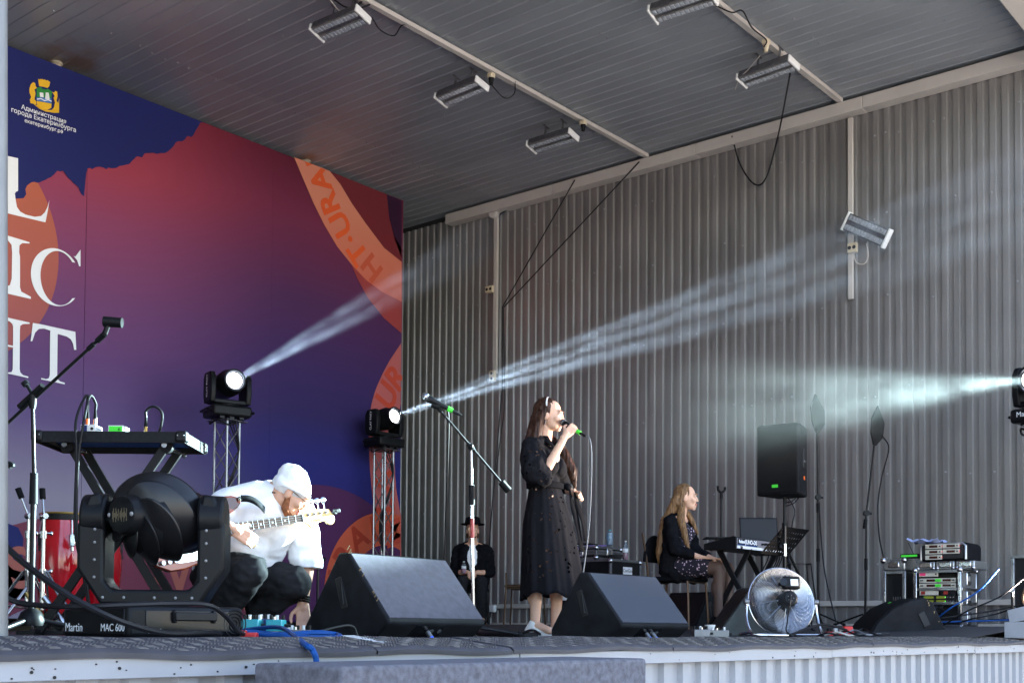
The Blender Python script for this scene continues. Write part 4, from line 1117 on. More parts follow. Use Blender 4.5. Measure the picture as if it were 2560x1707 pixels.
# congas
def conga(label, px, d):
    b0 = gp(px, d); k = 1.0
    t = thing('conga_drum', label, 'conga', (b0.x, b0.y, .02), R(20), 'red conga drums')
    prof = [(.115, 0), (.12, .03), (.14, .15), (.168, .32), (.178, .43), (.172, .53), (.155, .62), (.142, .70), (.140, .74)]
    MB().lathe(prof, n=40).build('shell', 'red_lacquer', t)
    MB().lathe([(.12, .005), (.126, .005), (.128, .045), (.122, .045)], n=40).build('bottom_ring', 'black_metal', t)
    MB().lathe([(.143, .70), (.150, .70), (.152, .735), (.144, .735)], n=40).build('head_band', 'black_metal', t)
    MB().torus((0, 0, .742), .147, .007, None, 40, 8).build('rim', 'gold_rim', t)
    MB().lathe([(.143, .74), (.14, .748), (0, .75)], n=40).build('drumhead', 'cream_plastic', t)
    for i in range(5):
        a = .35+2*PI*i/5; c, s = math.cos(a), math.sin(a); M = Matrix.Rotation(a, 3, 'Z')
        m = MB(); m.box((.168*c, .168*s, .57), (.022, .032, .075), M=M); m.cyl((.17*c, .17*s, .52), (.155*c, .155*s, .70), .006); m.cyl((.173*c, .173*s, .50), (.173*c, .173*s, .53), .010)
        m.build('tuning_lug', 'chrome' if i % 2 else 'black_metal', t, bevel=.003)
    a = R(250); M = Matrix.Rotation(a, 3, 'Z') @ Matrix.Rotation(PI/2, 3, 'Y')
    m = MB(); m.cyl((.155*math.cos(a), .155*math.sin(a), .60), (.166*math.cos(a), .166*math.sin(a), .60), .032, n=24); bd = m.build('badge', 'ink_black', t)
    MB().torus((.166*math.cos(a), .166*math.sin(a), .60), .026, .003, M, 24, 6).build('badge_ring', 'ink_white', bd)
    return t
conga('glossy red conga drum beside the cymbal stands', 156, 7.8)
conga('red conga drum mostly hidden behind the big black moving head', 236, 8.5)

# small stand behind the bassist
b0 = gp(793, 9.4)
t = thing('instrument_stand', 'small black stand with a T-shaped cradle behind the bassist', 'stand', (b0.x, b0.y, fz(b0.x)), RZ)
MB().cyl((0, 0, .1), (0, 0, .56), .010).build('tube', 'black_metal', t)
MB().tube([(-.05, 0, .595), (-.045, 0, .57), (0, 0, .56), (.045, 0, .57), (.05, 0, .595)], .010).build('cradle', 'rubber_black', t)
tripod(t, .2, .2)

# ---- vocal boom stand in the middle
b0 = gp(1184, 7.4); J = at(1178, 1118, 7.4); tipb = at(1092, 1016, 7.3); tail = at(1266, 1220, 7.5)
t = thing('microphone_stand', 'chrome boom microphone stand with red tape, left of the singer', 'microphone stand', (b0.x, b0.y, 0), RZ)
iv = lambda q: Matrix.Rotation(-RZ, 3, 'Z') @ (q-V((b0.x, b0.y, 0)))
j = iv(J); lean = lambda z: V((j.x*z/j.z, j.y*z/j.z, z))
MB().cyl(lean(.05), lean(.85), .0115).build('lower_tube', 'chrome', t)
MB().cyl(lean(.60), lean(.72), .0125).build('red_tape', 'red_tape', t)
MB().cyl(lean(.80), lean(.92), .018, .018).build('grip', 'rubber_black', t)
MB().cyl(lean(.92), j, .008).build('upper_tube', 'chrome', t)
MB().cyl(iv(tipb), iv(tail), .007).build('boom', 'black_metal', t)
u = (iv(tail)-iv(tipb)).normalized()
MB().cyl(iv(tail)-u*.05, iv(tail)+u*.02, .022, .024).build('counterweight', 'rubber_black', t)
m = MB(); m.cyl(j-V((0, .03, 0)), j+V((0, .03, 0)), .02); m.cyl(j-u*.03, j+u*.03, .013); m.sph(j+V((0, -.045, 0)), .017); m.build('boom_clamp', 'black_plastic', t)
tripod(t, .06, .3, r=.010)
e = iv(tipb); m = MB(); m.cyl(e+u*.04, e-u*.01, .012); m.cyl(e-V((.03, 0, -.012)), e+V((.02, 0, -.0)), .021); m.build('clip', 'black_plastic', t)
tip = at(1063, 992, 7.28)
mic('microphone clipped on the chrome boom stand', tip, (at(1110, 1016, 7.3)-tip).normalized())
cable('thin black cable hanging from the stand microphone to the floor', [at(1115, 1018, 7.32), at(1122, 1050, 7.35), at(1118, 1200, 7.6), at(1113, 1330, 8.0), at(1110, 1440, 8.2), gp(1112, 8.3)+V((0, 0, .02))], .005)

# ---- stage wedges
def wedge(label, c, rz, W, D, H, face, side, ports='blue', scuff=True, flip=1, grp='stage monitor wedges'):
    """profile in local (y,z): sloped back towards the audience (-y)"""
    t = thing('stage_wedge', label, 'stage monitor', c, rz, grp)
    pr = [(-D*.36, 0), (D*.5, 0), (D*.5, H*.12), (D*.09, H), (-D*.02, H), (-D*.5, H*.21), (-D*.5, H*.16)]
    M = Matrix(((0, 0, 1), (1, 0, 0), (0, 1, 0)))
    MB().prism(pr, W, M, (-W/2, 0, 0)).build('cabinet', side, t, bevel=.012, seg=3)
    a, b_ = V((0, -D*.02, H)), V((0, -D*.5, H*.21)); s = b_-a; nrm = V((0, s.z, -s.y)).normalized()
    if nrm.z < 0: nrm = -nrm
    Mf = Matrix((V((1, 0, 0)), -s.normalized(), nrm)).transposed()
    MB().box((a+b_)/2+nrm*.001, (W-.03, s.length-.02, .006), M=Mf).build('back_panel', face, t, bevel=.002)
    a2, b2 = V((0, D*.5, H*.12)), V((0, D*.09, H)); s2 = b2-a2; n2 = V((0, s2.z, -s2.y)).normalized(); n2 = n2 if n2.y > 0 else -n2
    MB().box((a2+b2)/2+n2*.002, (W-.06, s2.length-.05, .008), M=Matrix((V((1, 0, 0)), s2.normalized(), n2)).transposed()).build('grille', 'black_metal', t, bevel=.002)
    for sx in (-1, 1):
        h = MB().box((sx*(W/2-.004), .05*D, H*.52), (.012, .05, .17), M=Matrix.Rotation(R(-18), 3, 'X')).build('handle', 'ink_black', t, bevel=.005)
        MB().cyl((sx*(W/2+.003), .05*D-.018, H*.52-.06), (sx*(W/2+.003), .05*D+.018-.02, H*.52+.05), .008).build('grip', 'black_metal', h)
    # port recess with plugs in the undercut
    u0, u1 = V((0, -D*.5, H*.16)), V((0, -D*.36, 0)); um = (u0+u1)/2; un = V((0, (u1-u0).z, -(u1-u0).y)).normalized(); un = un if un.y < 0 else -un
    Mu = Matrix((V((1, 0, 0)), (u0-u1).normalized(), un)).transposed()
    pp = MB().box(um+V((-W*.06, 0, 0))+un*.001, (W*.30, (u0-u1).length*.8, .004), M=Mu).build('port_panel', 'black_gloss', t)
    m = MB()
    for x in (-W*.02, W*.06): m.cyl(um+V((x, 0, .0)), um+V((x, 0, 0))+un*.006, .014, n=16)
    m.build('port', 'alu_dull', pp)
    return t, um, un
c = at(945, 1584, 6.45); w1, um, un = wedge('larger stage wedge with worn corners and purple grey back, in front of the bassist', (c.x+.2, c.y+.06, .003), R(3), .80, .60, .44, 'wedge_carpet', 'wedge_side')
M1 = Matrix.Rotation(R(3), 3, 'Z'); O1 = V((c.x+.2, c.y+.06, .003))
m = MB()
for k in range(9):
    f = random.random()**1.5; y = .05-.33*f; z = .47-.37*f
    m.box((-.40-.001, .054*0+(-.012-.29*f), .47-.372*f+random.uniform(-.006, .0)), (.004, random.uniform(.008, .03), random.uniform(.002, .005)), M=Matrix.Rotation(R(-52), 3, 'X'))
m.build('chipped_edge', 'wood_chip', w1)['kind'] = 'stuff'
def plug_pair(label, um, un, Mw, O, xs_, n0):
    for i, x in enumerate(xs_):
        t = thing('speaker_plug', label[i], 'plug', O+Mw @ (um+V((x, 0, 0))+un*.006), 0, 'blue speaker plugs at the wedges')
        d = Mw @ un
        MB().cyl((0, 0, 0), d*.045, .013, n=16).build('shell', 'alu_dull', t); MB().cyl(d*.04, d*.075, .014, .012, n=16).build('ring', 'plug_blue', t); MB().cyl(d*.07, d*.1, .010, .006, n=12).build('boot', 'rubber_black', t)
mat('plug_blue', (30, 90, 230), .4)
plug_pair(['blue ringed speaker plug under the larger worn wedge'], um, un, M1, O1, [-.05], 0)
c = at(1510, 1586, 7.65); O2 = V((c.x+.22, c.y+.02, .003)); M2 = Matrix.Rotation(R(-1), 3, 'Z')
w2, um, un = wedge('cleaner stage wedge with blue grey back, in front of the singer', O2, R(-1), .76, .55, .405, 'wedge_paint', 'wedge_side')
plug_pair(['blue ringed speaker plug under the singer wedge, nearer the singer', 'blue ringed speaker plug under the singer wedge, farther right'], um, un, M2, O2, [-.07, .0], 0)
c = gp(1910, 9.9); wedge('greenish stage wedge half hidden behind the round fan', (c.x-.02, c.y+.1, .003), R(40), .62, .62, .40, 'wedge_green', 'wedge_green')
c = gp(1745, 11.6); wedge('dark stage wedge behind the pianist chair', (c.x-.1, c.y, .05), R(80), .5, .45, .36, 'wedge_side', 'wedge_side')
# curved right wedge, seen from its front
c = gp(2240, 9.75)
t = thing('stage_wedge', 'dark stage wedge with curved grille in front of the equipment rack', 'stage monitor', (c.x, c.y+.0, .01), R(-50), 'stage monitor wedges')
pr = [(-.30, 0), (.28, 0), (.305, .03), (.19, .27), (.13, .305), (.03, .29), (-.12, .22), (-.24, .11)]
M = Matrix(((0, 1, 0), (0, 0, 1), (1, 0, 0)))
M = Matrix(((1, 0, 0), (0, 0, -1), (0, 1, 0)))
MB().prism(pr, .60, M, (0, .30, 0)).build('cabinet', 'wedge_side', t, bevel=.008)
MB().prism([(-.315, .012), (-.30, .012), (-.235, .108), (-.117, .217), (.03, .286), (.13, .302), (.13, .312), (.028, .297), (-.125, .228), (-.248, .116)], .56, M, (0, .28, 0)).build('grille', 'black_matt', t)
MB().box((.12, -.302, .14), (.055, .01, .12), M=Matrix.Rotation(R(-25), 3, 'Y')).build('handle', 'ink_black', t, bevel=.006)
m = MB(); m.box((-.02, .1, .275), (.02, .04, .006), M=Matrix.Rotation(R(-25), 3, 'Y')); m.build('tape', 'green_tape', t)
m = MB()
for k in (0, 1, 2, 5, 9, 13): m.box((.145+.15*k/14+random.uniform(-.006, .002), -.301, .285-.25*k/14), (random.uniform(.004, .010), .004, random.uniform(.006, .018)))
m.build('chipped_edge', 'wood_chip', t)['kind'] = 'stuff'

# ---- flight case stack with bottles
c = gp(1530, 12.3)
CC = V((c.x+.12, c.y+.25, c.z))
def flightcase(label, c, W, D, H, split=.6, labels=True):
    t = thing('flight_case', label, 'flight case', c, 0, 'flight cases beside the singer')
    MB().box((0, 0, H/2), (W-.012, D-.012, H-.012)).build('panel', 'plywood_black', t)
    e = .024
    for x in (-1, 1):
        for y in (-1, 1): MB().box((x*(W-e)/2, y*(D-e)/2, H/2), (e, e, H-.03)).build('corner_edge', 'alu_dull', t, bevel=.003)
    for z in (e/2, H*split-.014, H*split+.014, H-e/2):
        for s in (-1, 1):
            MB().box((0, s*(D-e*.7)/2, z), (W-.03, e*.7, e)).build('edge', 'alu_dull', t, bevel=.002); MB().box((s*(W-e*.7)/2, 0, z), (e*.7, D-.03, e)).build('edge', 'alu_dull', t, bevel=.002)
    for x in (-1, 1):
        for y in (-1, 1):
            for z in (.02, H-.02): MB().sph((x*(W/2-.012), y*(D/2-.012), z), .03, 12).build('ball_corner', 'chrome', t)
    for (px_, py_, ax) in ((-W/2, D*.0, 0), (0, -D/2, 1)):
        m = MB(); d = (.012, .09, .10) if ax == 0 else (.09, .012, .10)
        m.box((px_, py_, H*split), d); k = m.build('latch', 'chrome', t, bevel=.006)
        d2 = (.016, .05, .05) if ax == 0 else (.05, .016, .05)
        MB().box((px_, py_, H*split), d2).build('latch_key', 'alu_dull', k, bevel=.008)
    return t
t = flightcase('large black flight case with white labels behind the singer', CC, .55, .68, .66)
for (cc, xd) in (((-.2765, .14, .30), (0, -1, 0)), ((.02, -.3415, .55), (1, 0, 0))):
    m = MB(); n_ = V(xd).cross(V((0, 0, 1))); m.box(cc, (abs(xd[0])*.16+.002, abs(xd[1])*.24+.002, .10 if xd[1] else .075)); lb = m.build('label', 'label_white', t)
    text('lettering', 'ConGas', .05, V(cc)+n_*.0018, xd, (0, 0, 1), 'ink_black', lb, .0003)
t2 = flightcase('low flight case stacked on the large one, papers on it', CC+V((.03, .10, .662)), .46, .42, .14, .55)
top = CC.z+.662+.142
def bottle(label, c, h, r, liq, m_liq, capm):
    t = thing('bottle', label, 'bottle', c, 0, 'plastic bottles on the flight cases')
    MB().lathe([(r*.9, 0), (r, .01), (r, h*.3), (r*.93, h*.36), (r, h*.42), (r, h*.62), (r*.5, h*.84), (r*.36, h*.88), (r*.36, h*.94)], n=20).build('body', 'clear_plastic', t)
    MB().lathe([(r*.85, .006), (r*.93, .012), (r*.93, h*liq)], n=20).build('drink', m_liq, t)
    MB().cyl((0, 0, h*.93), (0, 0, h), r*.42, n=16).build('cap', capm, t)
    MB().lathe([(r*1.01, h*.40), (r*1.015, h*.41), (r*1.015, h*.58), (r*1.01, h*.59)], n=20).build('label_band', 'water_blue' if m_liq == 'water_blue' else 'label_white', t)
q = at(1524, 1352, 12.4); bottle('clear water bottle standing on the low flight case', V((q.x, q.y, top)), .165, .034, .8, 'water_blue', 'teal_paint')
q = CC+V((.10, -.26, .664)); bottle('clear bottle with pink drink at the case edge', q, .20, .028, .35, 'pink_drink', 'white_plastic')
p = thing('steel_bowl', 'shallow steel bowl at the edge of the flight case', 'bowl', CC+V((.02, -.2, .664)))
MB().lathe([(.05, 0), (.085, .05), (.088, .05), (.085, .048), (.05, .004)], n=24).build('bowl', 'alu', p)
m = MB(); m.box((0, 0, .002), (.21, .297, .003), M=Matrix.Rotation(R(20), 3, 'Z')); o = m.build('paper_sheet', 'lilac_paper'); o.location = CC+V((-.06, .02, .809)); o.rotation_euler = (R(2), R(-8), 0); tag(o, 'lilac paper sheet hanging over the low flight case', 'paper')
m = MB(); m.box((0, 0, .006), (.21, .25, .012)); m.box((.02, .04, .03), (.2, .2, .03)); o = m.build('black_folder', 'black_matt', bevel=.01); o.location = CC+V((.05, .2, .805)); tag(o, 'black folder lying beside the papers on the flight case', 'folder')
m = MB(); m.box((0, 0, .001), (.2, .28, .002)); o = m.build('paper_sheet', 'paper'); o.location = CC+V((-.05, .2, .822)); o.rotation_euler = (R(5), R(-4), R(30)); tag(o, 'white paper sheet on the low flight case nearest the singer', 'paper')

# ---- chairs
def chair(label, c, rz, frame_m='chair_brown', seat_m='wool_black', back=True, rnd=False):
    t = thing('chair', label, 'chair', c, rz)
    MB().box((0, 0, .445), (.42, .42, .045)).build('seat', seat_m, t, bevel=.02, seg=3)
    for x in (-.19, .19):
        MB().tube([(x*1.1, -.21, 0), (x, -.19, .40), (x, -.17, .43)], .011, 8).build('leg', frame_m, t)
        MB().tube([(x*1.1, .23, 0), (x, .2, .42), (x*.98, .215, .6)]+([(x*.95, .26, .86)] if back else []), .011, 8).build('leg', frame_m, t)
    m = MB(); m.cyl((-.19, -.18, .42), (.19, -.18, .42), .010); m.cyl((-.19, .19, .42), (.19, .19, .42), .010); m.build('seat_frame', frame_m, t)
    if back:
        M = Matrix(((1, 0, 0), (0, 0, -1), (0, 1, 0)))
        if rnd: pr = [(.21*math.cos(a), .60+.25*math.sin(a)) for a in [PI*k/16 for k in range(17)]]
        else: pr = [(-.2, .62), (.2, .62), (.2, .84), (.17, .87), (-.17, .87), (-.2, .84)]
        MB().prism(pr, .03, M, (0, .245, 0)).build('backrest', seat_m, t, bevel=.01)
    return t
c = gp(1312, 14.2); chair('brown tube chair standing empty behind the singer, by the wall', (c.x, c.y, c.z), RZ+PI-R(10), seat_m='chair_brown', back=False)

# ---- keyboard rig
KX, KY = gp(1838, 10.2).x, gp(1838, 10.2).y
t = thing('synthesizer', 'black and silver keyboard synthesizer on the X stand before the pianist', 'keyboard', (KX, KY, .74), R(0), None)
KL, KD = 1.0, .30
M = Matrix(((0, 0, 1), (1, 0, 0), (0, 1, 0)))
MB().prism([(0, 0), (KD, 0), (KD, .04), (.20, .045), (.02, .10), (0, .092)], KL-.04, M, (.02, 0, 0)).build('body', 'black_plastic', t, bevel=.006)
for x in (0, KL-.02): MB().prism([(-.006, -.004), (KD+.005, -.004), (KD+.005, .05), (.02, .107), (-.006, .098)], .02, M, (x, 0, 0)).build('end_cheek', 'black_plastic', t, bevel=.004)
bp_ = MB().box((KL/2, -.003, .06), (KL-.05, .008, .060)).build('rear_panel', 'synth_silver', t, bevel=.002)
MB().box((.20, -.0075, .06), (.34, .002, .056)).build('rear_plate', 'black_gloss', bp_)
MB().box((.20, -.0088, .036), (.34, .001, .006)).build('blue_stripe', 'cable_blue', bp_)
text('lettering', 'Roland', .038, (.10, -.0095, .062), (1, 0, 0), (0, 0, 1), 'ink_white', bp_, .0004, bold=.002)
text('lettering', 'JUNO-DS', .05, (.26, -.0095, .062), (1, 0, 0), (0, 0, 1), 'ink_white', bp_, .0004, bold=.002)
MB().box((KL/2, -.004, .016), (KL-.05, .006, .024)).build('reflection_strip', 'keys_white', bp_)  # bright reflection along the rear panel, painted as a white strip
m = MB()
for x in (.45, .5, .62, .66, .70, .82): m.cyl((x, -.006, .06), (x, -.03, .06), .008); m.tube([(x, -.03, .06), (x, -.06, .055), (x+.04, -.05, -.05), (x+.08, .05, -.2)], .005)
m.build('plugged_cable', 'cable_black', t)
m = MB()
for k in range(36): m.box((.06+k*.0248, .245, .047), (.0228, .11, .012))
m.build('white_keys', 'keys_white', t, bevel=.001)['kind'] = 'stuff'
m = MB()
for k in range(36):
    if k % 7 not in (2, 6): m.box((.072+k*.0248, .22, .058), (.012, .07, .012))
m.build('black_keys', 'ink_black', t)['kind'] = 'stuff'
t = thing('keyboard_stand', 'black X shaped stand carrying the synthesizer', 'stand', (KX, KY, fz(KX)*.5))
for x in (.25, .75):
    for s in (-1, 1):
        a, c = V((x+(.022 if s > 0 else -.022), .15-s*.14, .735)), V((x+(.022 if s > 0 else -.022), .15+s*.28, .01))
        m = MB(); m.box((a+c)/2, (.022, .045, (c-a).length), M=frame(c-a, V((0, 1, 0))) ); m.build('leg', 'black_metal', t, bevel=.003)
for s in (-1, 1):
    MB().cyl((.1, .15-s*.14, .728), (.9, .15-s*.14, .728), .013).build('arm', 'black_metal', t)
    MB().cyl((.1, .15+s*.28, .015), (.9, .15+s*.28, .015), .013).build('foot_bar', 'black_metal', t)
    for x in (.09, .91): MB().cyl((x-.02, .15-s*.14, .728), (x+.02, .15-s*.14, .728), .022).build('end_cap', 'chrome', t)
# music stand with slotted desk
b0 = gp(1962, 9.75)
t = thing('music_stand', 'black music stand with slotted desk before the keyboard', 'music stand', (b0.x, b0.y, 0.03), RZ)
MB().cyl((0, 0, .1), (0, 0, .86), .012).build('tube', 'black_metal', t); MB().cyl((0, 0, .62), (0, 0, .72), .016).build('clutch', 'chrome', t)
tripod(t, .3, .28)
A, B_, Cc, Dd = (1908, 1378), (2012, 1318), (1900, 1415), (2000, 1330)
q0, q1, q2 = at(1902, 1410, 9.55), at(1990, 1418, 9.75), at(1930, 1316, 9.85)
toL = lambda q: Matrix.Rotation(-RZ, 3, 'Z') @ (q-V((b0.x, b0.y, .03)))
a = toL(at(1901, 1383, 9.62)); xv = toL(at(1968, 1391, 9.85))-a; yv_ = toL(at(1959, 1315, 9.85))-a
nx_, ny_ = 12, 5
m = MB(); zv = xv.cross(yv_).normalized()*.003
def qd(u0, u1, v0, v1):
    P = [a+xv*u+yv_*v for u, v in ((u0, v0), (u1, v0), (u1, v1), (u0, v1))]
    m.add([p_-zv for p_ in P]+[p_+zv for p_ in P], [(3, 2, 1, 0), (4, 5, 6, 7), (0, 1, 5, 4), (1, 2, 6, 5), (2, 3, 7, 6), (3, 0, 4, 7)])
vv = [0, .10, .16, .27, .33, .44, .50, .61, .67, .78, .84, 1]
for i in range(11):
    if i % 2 == 0: qd(0, 1, vv[i], vv[i+1])
    else:
        us = [.1+.8*k/9 for k in range(10)]
        qd(0, us[0]-.025, vv[i], vv[i+1]); qd(us[-1]+.025, 1, vv[i], vv[i+1])
        for k in range(9): qd(us[k]+.022, us[k+1]-.022, vv[i], vv[i+1])
m.build('desk', 'desk_black', t, smooth=0)
m = MB(); m.cyl((0, 0, .86), a+xv*.5+yv_*.3+zv*4, .012); m.sph(a+xv*.5+yv_*.3, .03); m.build('tilt_joint', 'black_metal', t)
# laptop on a slim stand, plus shelf
b0 = gp(1905, 11.4)
t = thing('laptop_stand', 'black stand with flat plate under the laptop', 'stand', (b0.x, b0.y, .05), RZ)
MB().cyl((0, 0, .1), (0, 0, .80), .014).build('tube', 'black_metal', t); MB().box((0, 0, .805), (.40, .28, .012)).build('plate', 'black_metal', t, bevel=.003); tripod(t, .3, .28)
t = thing('laptop', 'black laptop with open lid turned away, behind the music stand', 'laptop', (b0.x, b0.y, .862), RZ+R(180))
MB().box((0, 0, .010), (.36, .25, .02)).build('base', 'black_plastic', t, bevel=.004)
ld = MB().box((0, -.155, .145), (.36, .010, .25), M=Matrix.Rotation(R(14), 3, 'X')).build('lid', 'black_plastic', t, bevel=.004)
MB().box((0, -.149, .145), (.34, .004, .22), M=Matrix.Rotation(R(14), 3, 'X')).build('screen', 'ink_black', ld)
m = MB(); m.box((.09, -.177, .17), (.05, .003, .010), M=Matrix.Rotation(R(14), 3, 'X')); m.build('logo_plate', 'synth_silver', ld)
b0 = gp(1803, 11.6)
t = thing('microphone_stand', 'straight black microphone stand with shelf, behind the pianist', 'microphone stand', (b0.x, b0.y, .06), RZ)
MB().cyl((0, 0, .06), (0, 0, 1.25), .011).build('tube', 'black_metal', t); tripod(t, .1, .3)
m = MB(); m.cyl((0, 0, 1.25), (0, 0, 1.31), .014); m.tube([(-.035, 0, 1.37), (-.03, 0, 1.33), (0, 0, 1.31), (.03, 0, 1.33), (.035, 0, 1.36)], .012); m.build('clip', 'rubber_black', t)
MB().box((0, 0, .87), (.33, .24, .012)).build('shelf', 'black_metal', t, bevel=.003)
m = MB(); m.box((-.05, 0, .83), (.014, .014, .07)); m.box((.04, 0, .83), (.014, .014, .07)); m.box((0, 0, .80), (.11, .02, .014)); m.build('shelf_clamp', 'black_metal', t)
# small metal stool rack behind the fan
b0 = gp(2005, 11.0)
t = thing('folding_stand', 'thin black wire stand behind the synthesizer end', 'stand', (b0.x, b0.y, .06), RZ)
m = MB(); m.tube([(-.15, 0, 0), (-.1, 0, .6), (.08, 0, .6), (.16, 0, 0)], .007, k=1); m.build('frame', 'black_metal', t); MB().tube([(-.12, .2, 0), (-.1, .15, .6), (.08, .15, .6), (.14, .2, 0)], .007, k=1).build('frame', 'black_metal', t)
m = MB(); m.cyl((-.1, 0, .6), (-.1, .15, .6), .007); m.cyl((.08, 0, .6), (.08, .15, .6), .007); m.build('crossbar', 'black_metal', t)

# ---- loudspeaker on a pole
b0 = gp(1962, 11.6); SZ = at(1962, 1240, 11.6).z
t = thing('speaker_stand', 'black tripod pole under the raised loudspeaker', 'speaker stand', (b0.x, b0.y, .08), RZ)
MB().cyl((0, 0, .2), (0, 0, .92), .021).build('lower_tube', 'black_metal', t); MB().cyl((0, 0, .9), (0, 0, 1.0), .028).build('collar', 'black_plastic', t); MB().cyl((0, 0, 1.0), (0, 0, SZ-.08), .0165).build('upper_tube', 'black_metal', t)
for k in range(3):
    aa = .6+2*PI*k/3
    MB().cyl((.03*math.cos(aa), .03*math.sin(aa), .75), (.55*math.cos(aa), .55*math.sin(aa), .0), .014).build('leg', 'black_metal', t)
MB().tube([(.02, -.02, 1.25), (.09, -.02, 1.12), (.06, -.02, .95), (.03, -.02, .6)], .006).build('cable', 'cable_black', t)
t = thing('loudspeaker', 'black loudspeaker raised on a pole, with green and orange tape marks', 'loudspeaker', (b0.x, b0.y, SZ), R(4))
MB().prism([(-.17, -.215), (.19, -.15), (.19, .15), (-.17, .215)], .675, None).build('cabinet', 'wedge_side', t, bevel=.02, seg=3)
MB().box((-.178, 0, .338), (.016, .40, .64)).build('grille', 'black_matt', t, bevel=.006)
nside = V((-.065, -.36, 0)).normalized() if 0 else V((.178, -.984, 0))
Ms = Matrix.Rotation(math.atan2(.065, .36), 3, 'Z')
h = MB().box((.04, -.1775, .36), (.075, .012, .19), M=Ms).build('handle_recess', 'ink_black', t, bevel=.006)
MB().box((.04, -.182, .33), (.06, .014, .02), M=Ms).build('grip', 'alu_dull', h, bevel=.004)
m = MB(); m.box((.04, -.180, .17), (.035, .004, .035), M=Ms @ Matrix.Rotation(R(12), 3, 'Y')); m.build('tape', 'orange_tape', t)
m = MB(); m.box((-.187, .02, .085), (.003, .06, .028)); m.build('tape', 'green_tape', t)
m = MB(); m.tube([(.05, -.1, 0), (-.02, -.08, -.05), (-.02, -.02, -.06)], .006); m.tube([(.1, -.1, 0), (.02, -.09, -.06), (-.01, -.02, -.09)], .006); m.build('cable', 'cable_black', t)

# ---- antenna paddles
def paddle(label, px_t, py_t, px_j, py_j, px_b, d, cab=True):
    b0 = gp(px_b, d); top = at(px_t, py_t, d); J = at(px_j, py_j, d)
    t = thing('antenna_stand', label, 'antenna stand', (b0.x, b0.y, b0.z), RZ, 'antenna paddles on thin stands')
    iv = lambda q: Matrix.Rotation(-RZ, 3, 'Z') @ (q-b0)
    j, e = iv(J), iv(top); u = (e-j).normalized()
    MB().cyl((0, 0, .05), (j.x*.6, j.y*.6, j.z*.55), .012).build('lower_tube', 'black_metal', t); MB().cyl((j.x*.6, j.y*.6, j.z*.55), j, .009).build('upper_tube', 'black_metal', t)
    MB().cyl((j.x*.6, j.y*.6, j.z*.50), (j.x*.6, j.y*.6, j.z*.6), .017).build('clutch', 'rubber_black', t)
    m = MB(); m.cyl(j-V((0, .025, 0)), j+V((0, .025, 0)), .028); m.cyl(j, j+V((.05, 0, -.005)), .010); m.build('joint', 'black_plastic', t)
    MB().cyl(j-u*.12, e, .009).build('boom', 'black_metal', t)
    MB().cyl(j-u*.15, j-u*.06, .018).build('counterweight', 'rubber_black', t)
    zz = u; xx = V((.62, .78, .0)); xx = (xx-zz*xx.dot(zz)).normalized(); M = Matrix((xx, zz, xx.cross(zz))).transposed()
    MB().prism([(-.03, 0), (.03, 0), (.17, .10), (.17, .24), (-.03, .38), (-.14, .24), (-.12, .10)], .014, M, e-xx.cross(zz)*.007).build('paddle', 'black_plastic', t, bevel=.003)
    tripod(t, .12, .3)
    return t
paddle('antenna paddle right behind the raised loudspeaker', 2043, 1082, 2045, 1242, 2046, 11.9)
paddle('antenna paddle leaning on its stand, left of the equipment rack', 2186, 1113, 2166, 1282, 2163, 11.7)
cable('thin black cable falling from the leaning antenna to the case', [at(2205, 1088, 11.7), at(2222, 1120, 11.75), at(2205, 1190, 11.8), at(2195, 1260, 11.8), at(2198, 1340, 11.6), at(2210, 1398, 10.9)], .007)
cable('thin black cable falling beside the antenna behind the loudspeaker', [at(2047, 1255, 11.95), at(2052, 1330, 12), at(2062, 1430, 12), at(2090, 1555, 11.8)], .007)

# ---- round floor fan
fc = at(1953, 1504, 9.2)
vdir = (CAM-fc).normalized(); ang = math.atan2(vdir.y, vdir.x)+R(24)
t = thing('floor_fan', 'round chrome floor fan seen from its motor side at the stage edge', 'fan', (fc.x, fc.y, .01), ang+PI/2)
# local -y towards the viewer (motor side)
hz = fc.z-.01; tilt = Matrix.Rotation(R(-12), 3, 'X'); Cn = V((0, 0, hz))
def fl3(x, y, z): return Cn+tilt @ V((x, y, z))
RF = .262; Mr = tilt @ Matrix.Rotation(PI/2, 3, 'X')
def bulge(r): return -.10*math.sqrt(max(0, 1-(r/RF)**2))-.0
for nm, sg in (('rear_grille', 1), ('front_grille', -.6)):
    m = MB()
    for k in range(24):
        r = .055+(RF-.055)*k/23
        m.torus(Cn+tilt @ V((0, bulge(r)*sg, 0)), r, .0023, Mr, 56, 5)
    for k in range(10):
        a = 2*PI*k/10+.15
        m.tube([fl3(r*math.cos(a), bulge(r)*sg, r*math.sin(a)) for r in (.05, .12, .19, .235, .255, RF)], .0022, 6, k=2)
    m.build(nm, 'chrome', t)
m = MB(); m.torus(Cn, RF, .007, Mr, 64, 8); m.build('outer_ring', 'chrome', t)
for k in range(3):
    a0 = 2*PI*k/3+.5; vs = []
    for i in range(9):
        rr = .05+.19*i/8
        for j_ in range(7):
            a = a0+(-.45+.9*j_/6)*(.55+.75*math.sin(PI*min(1, (i+1.5)/8.5)))
            vs.append(fl3(rr*math.cos(a), .0+.035*(j_/6-.5)*2+.004, rr*math.sin(a)))
    m = MB(); m.add(vs, [(i*7+j_, (i+1)*7+j_, (i+1)*7+j_+1, i*7+j_+1) for i in range(8) for j_ in range(6)])
    bl = m.build('blade', 'fan_blade', t, smooth=180); s_ = bl.modifiers.new('thickness', 'SOLIDIFY'); s_.thickness = .002
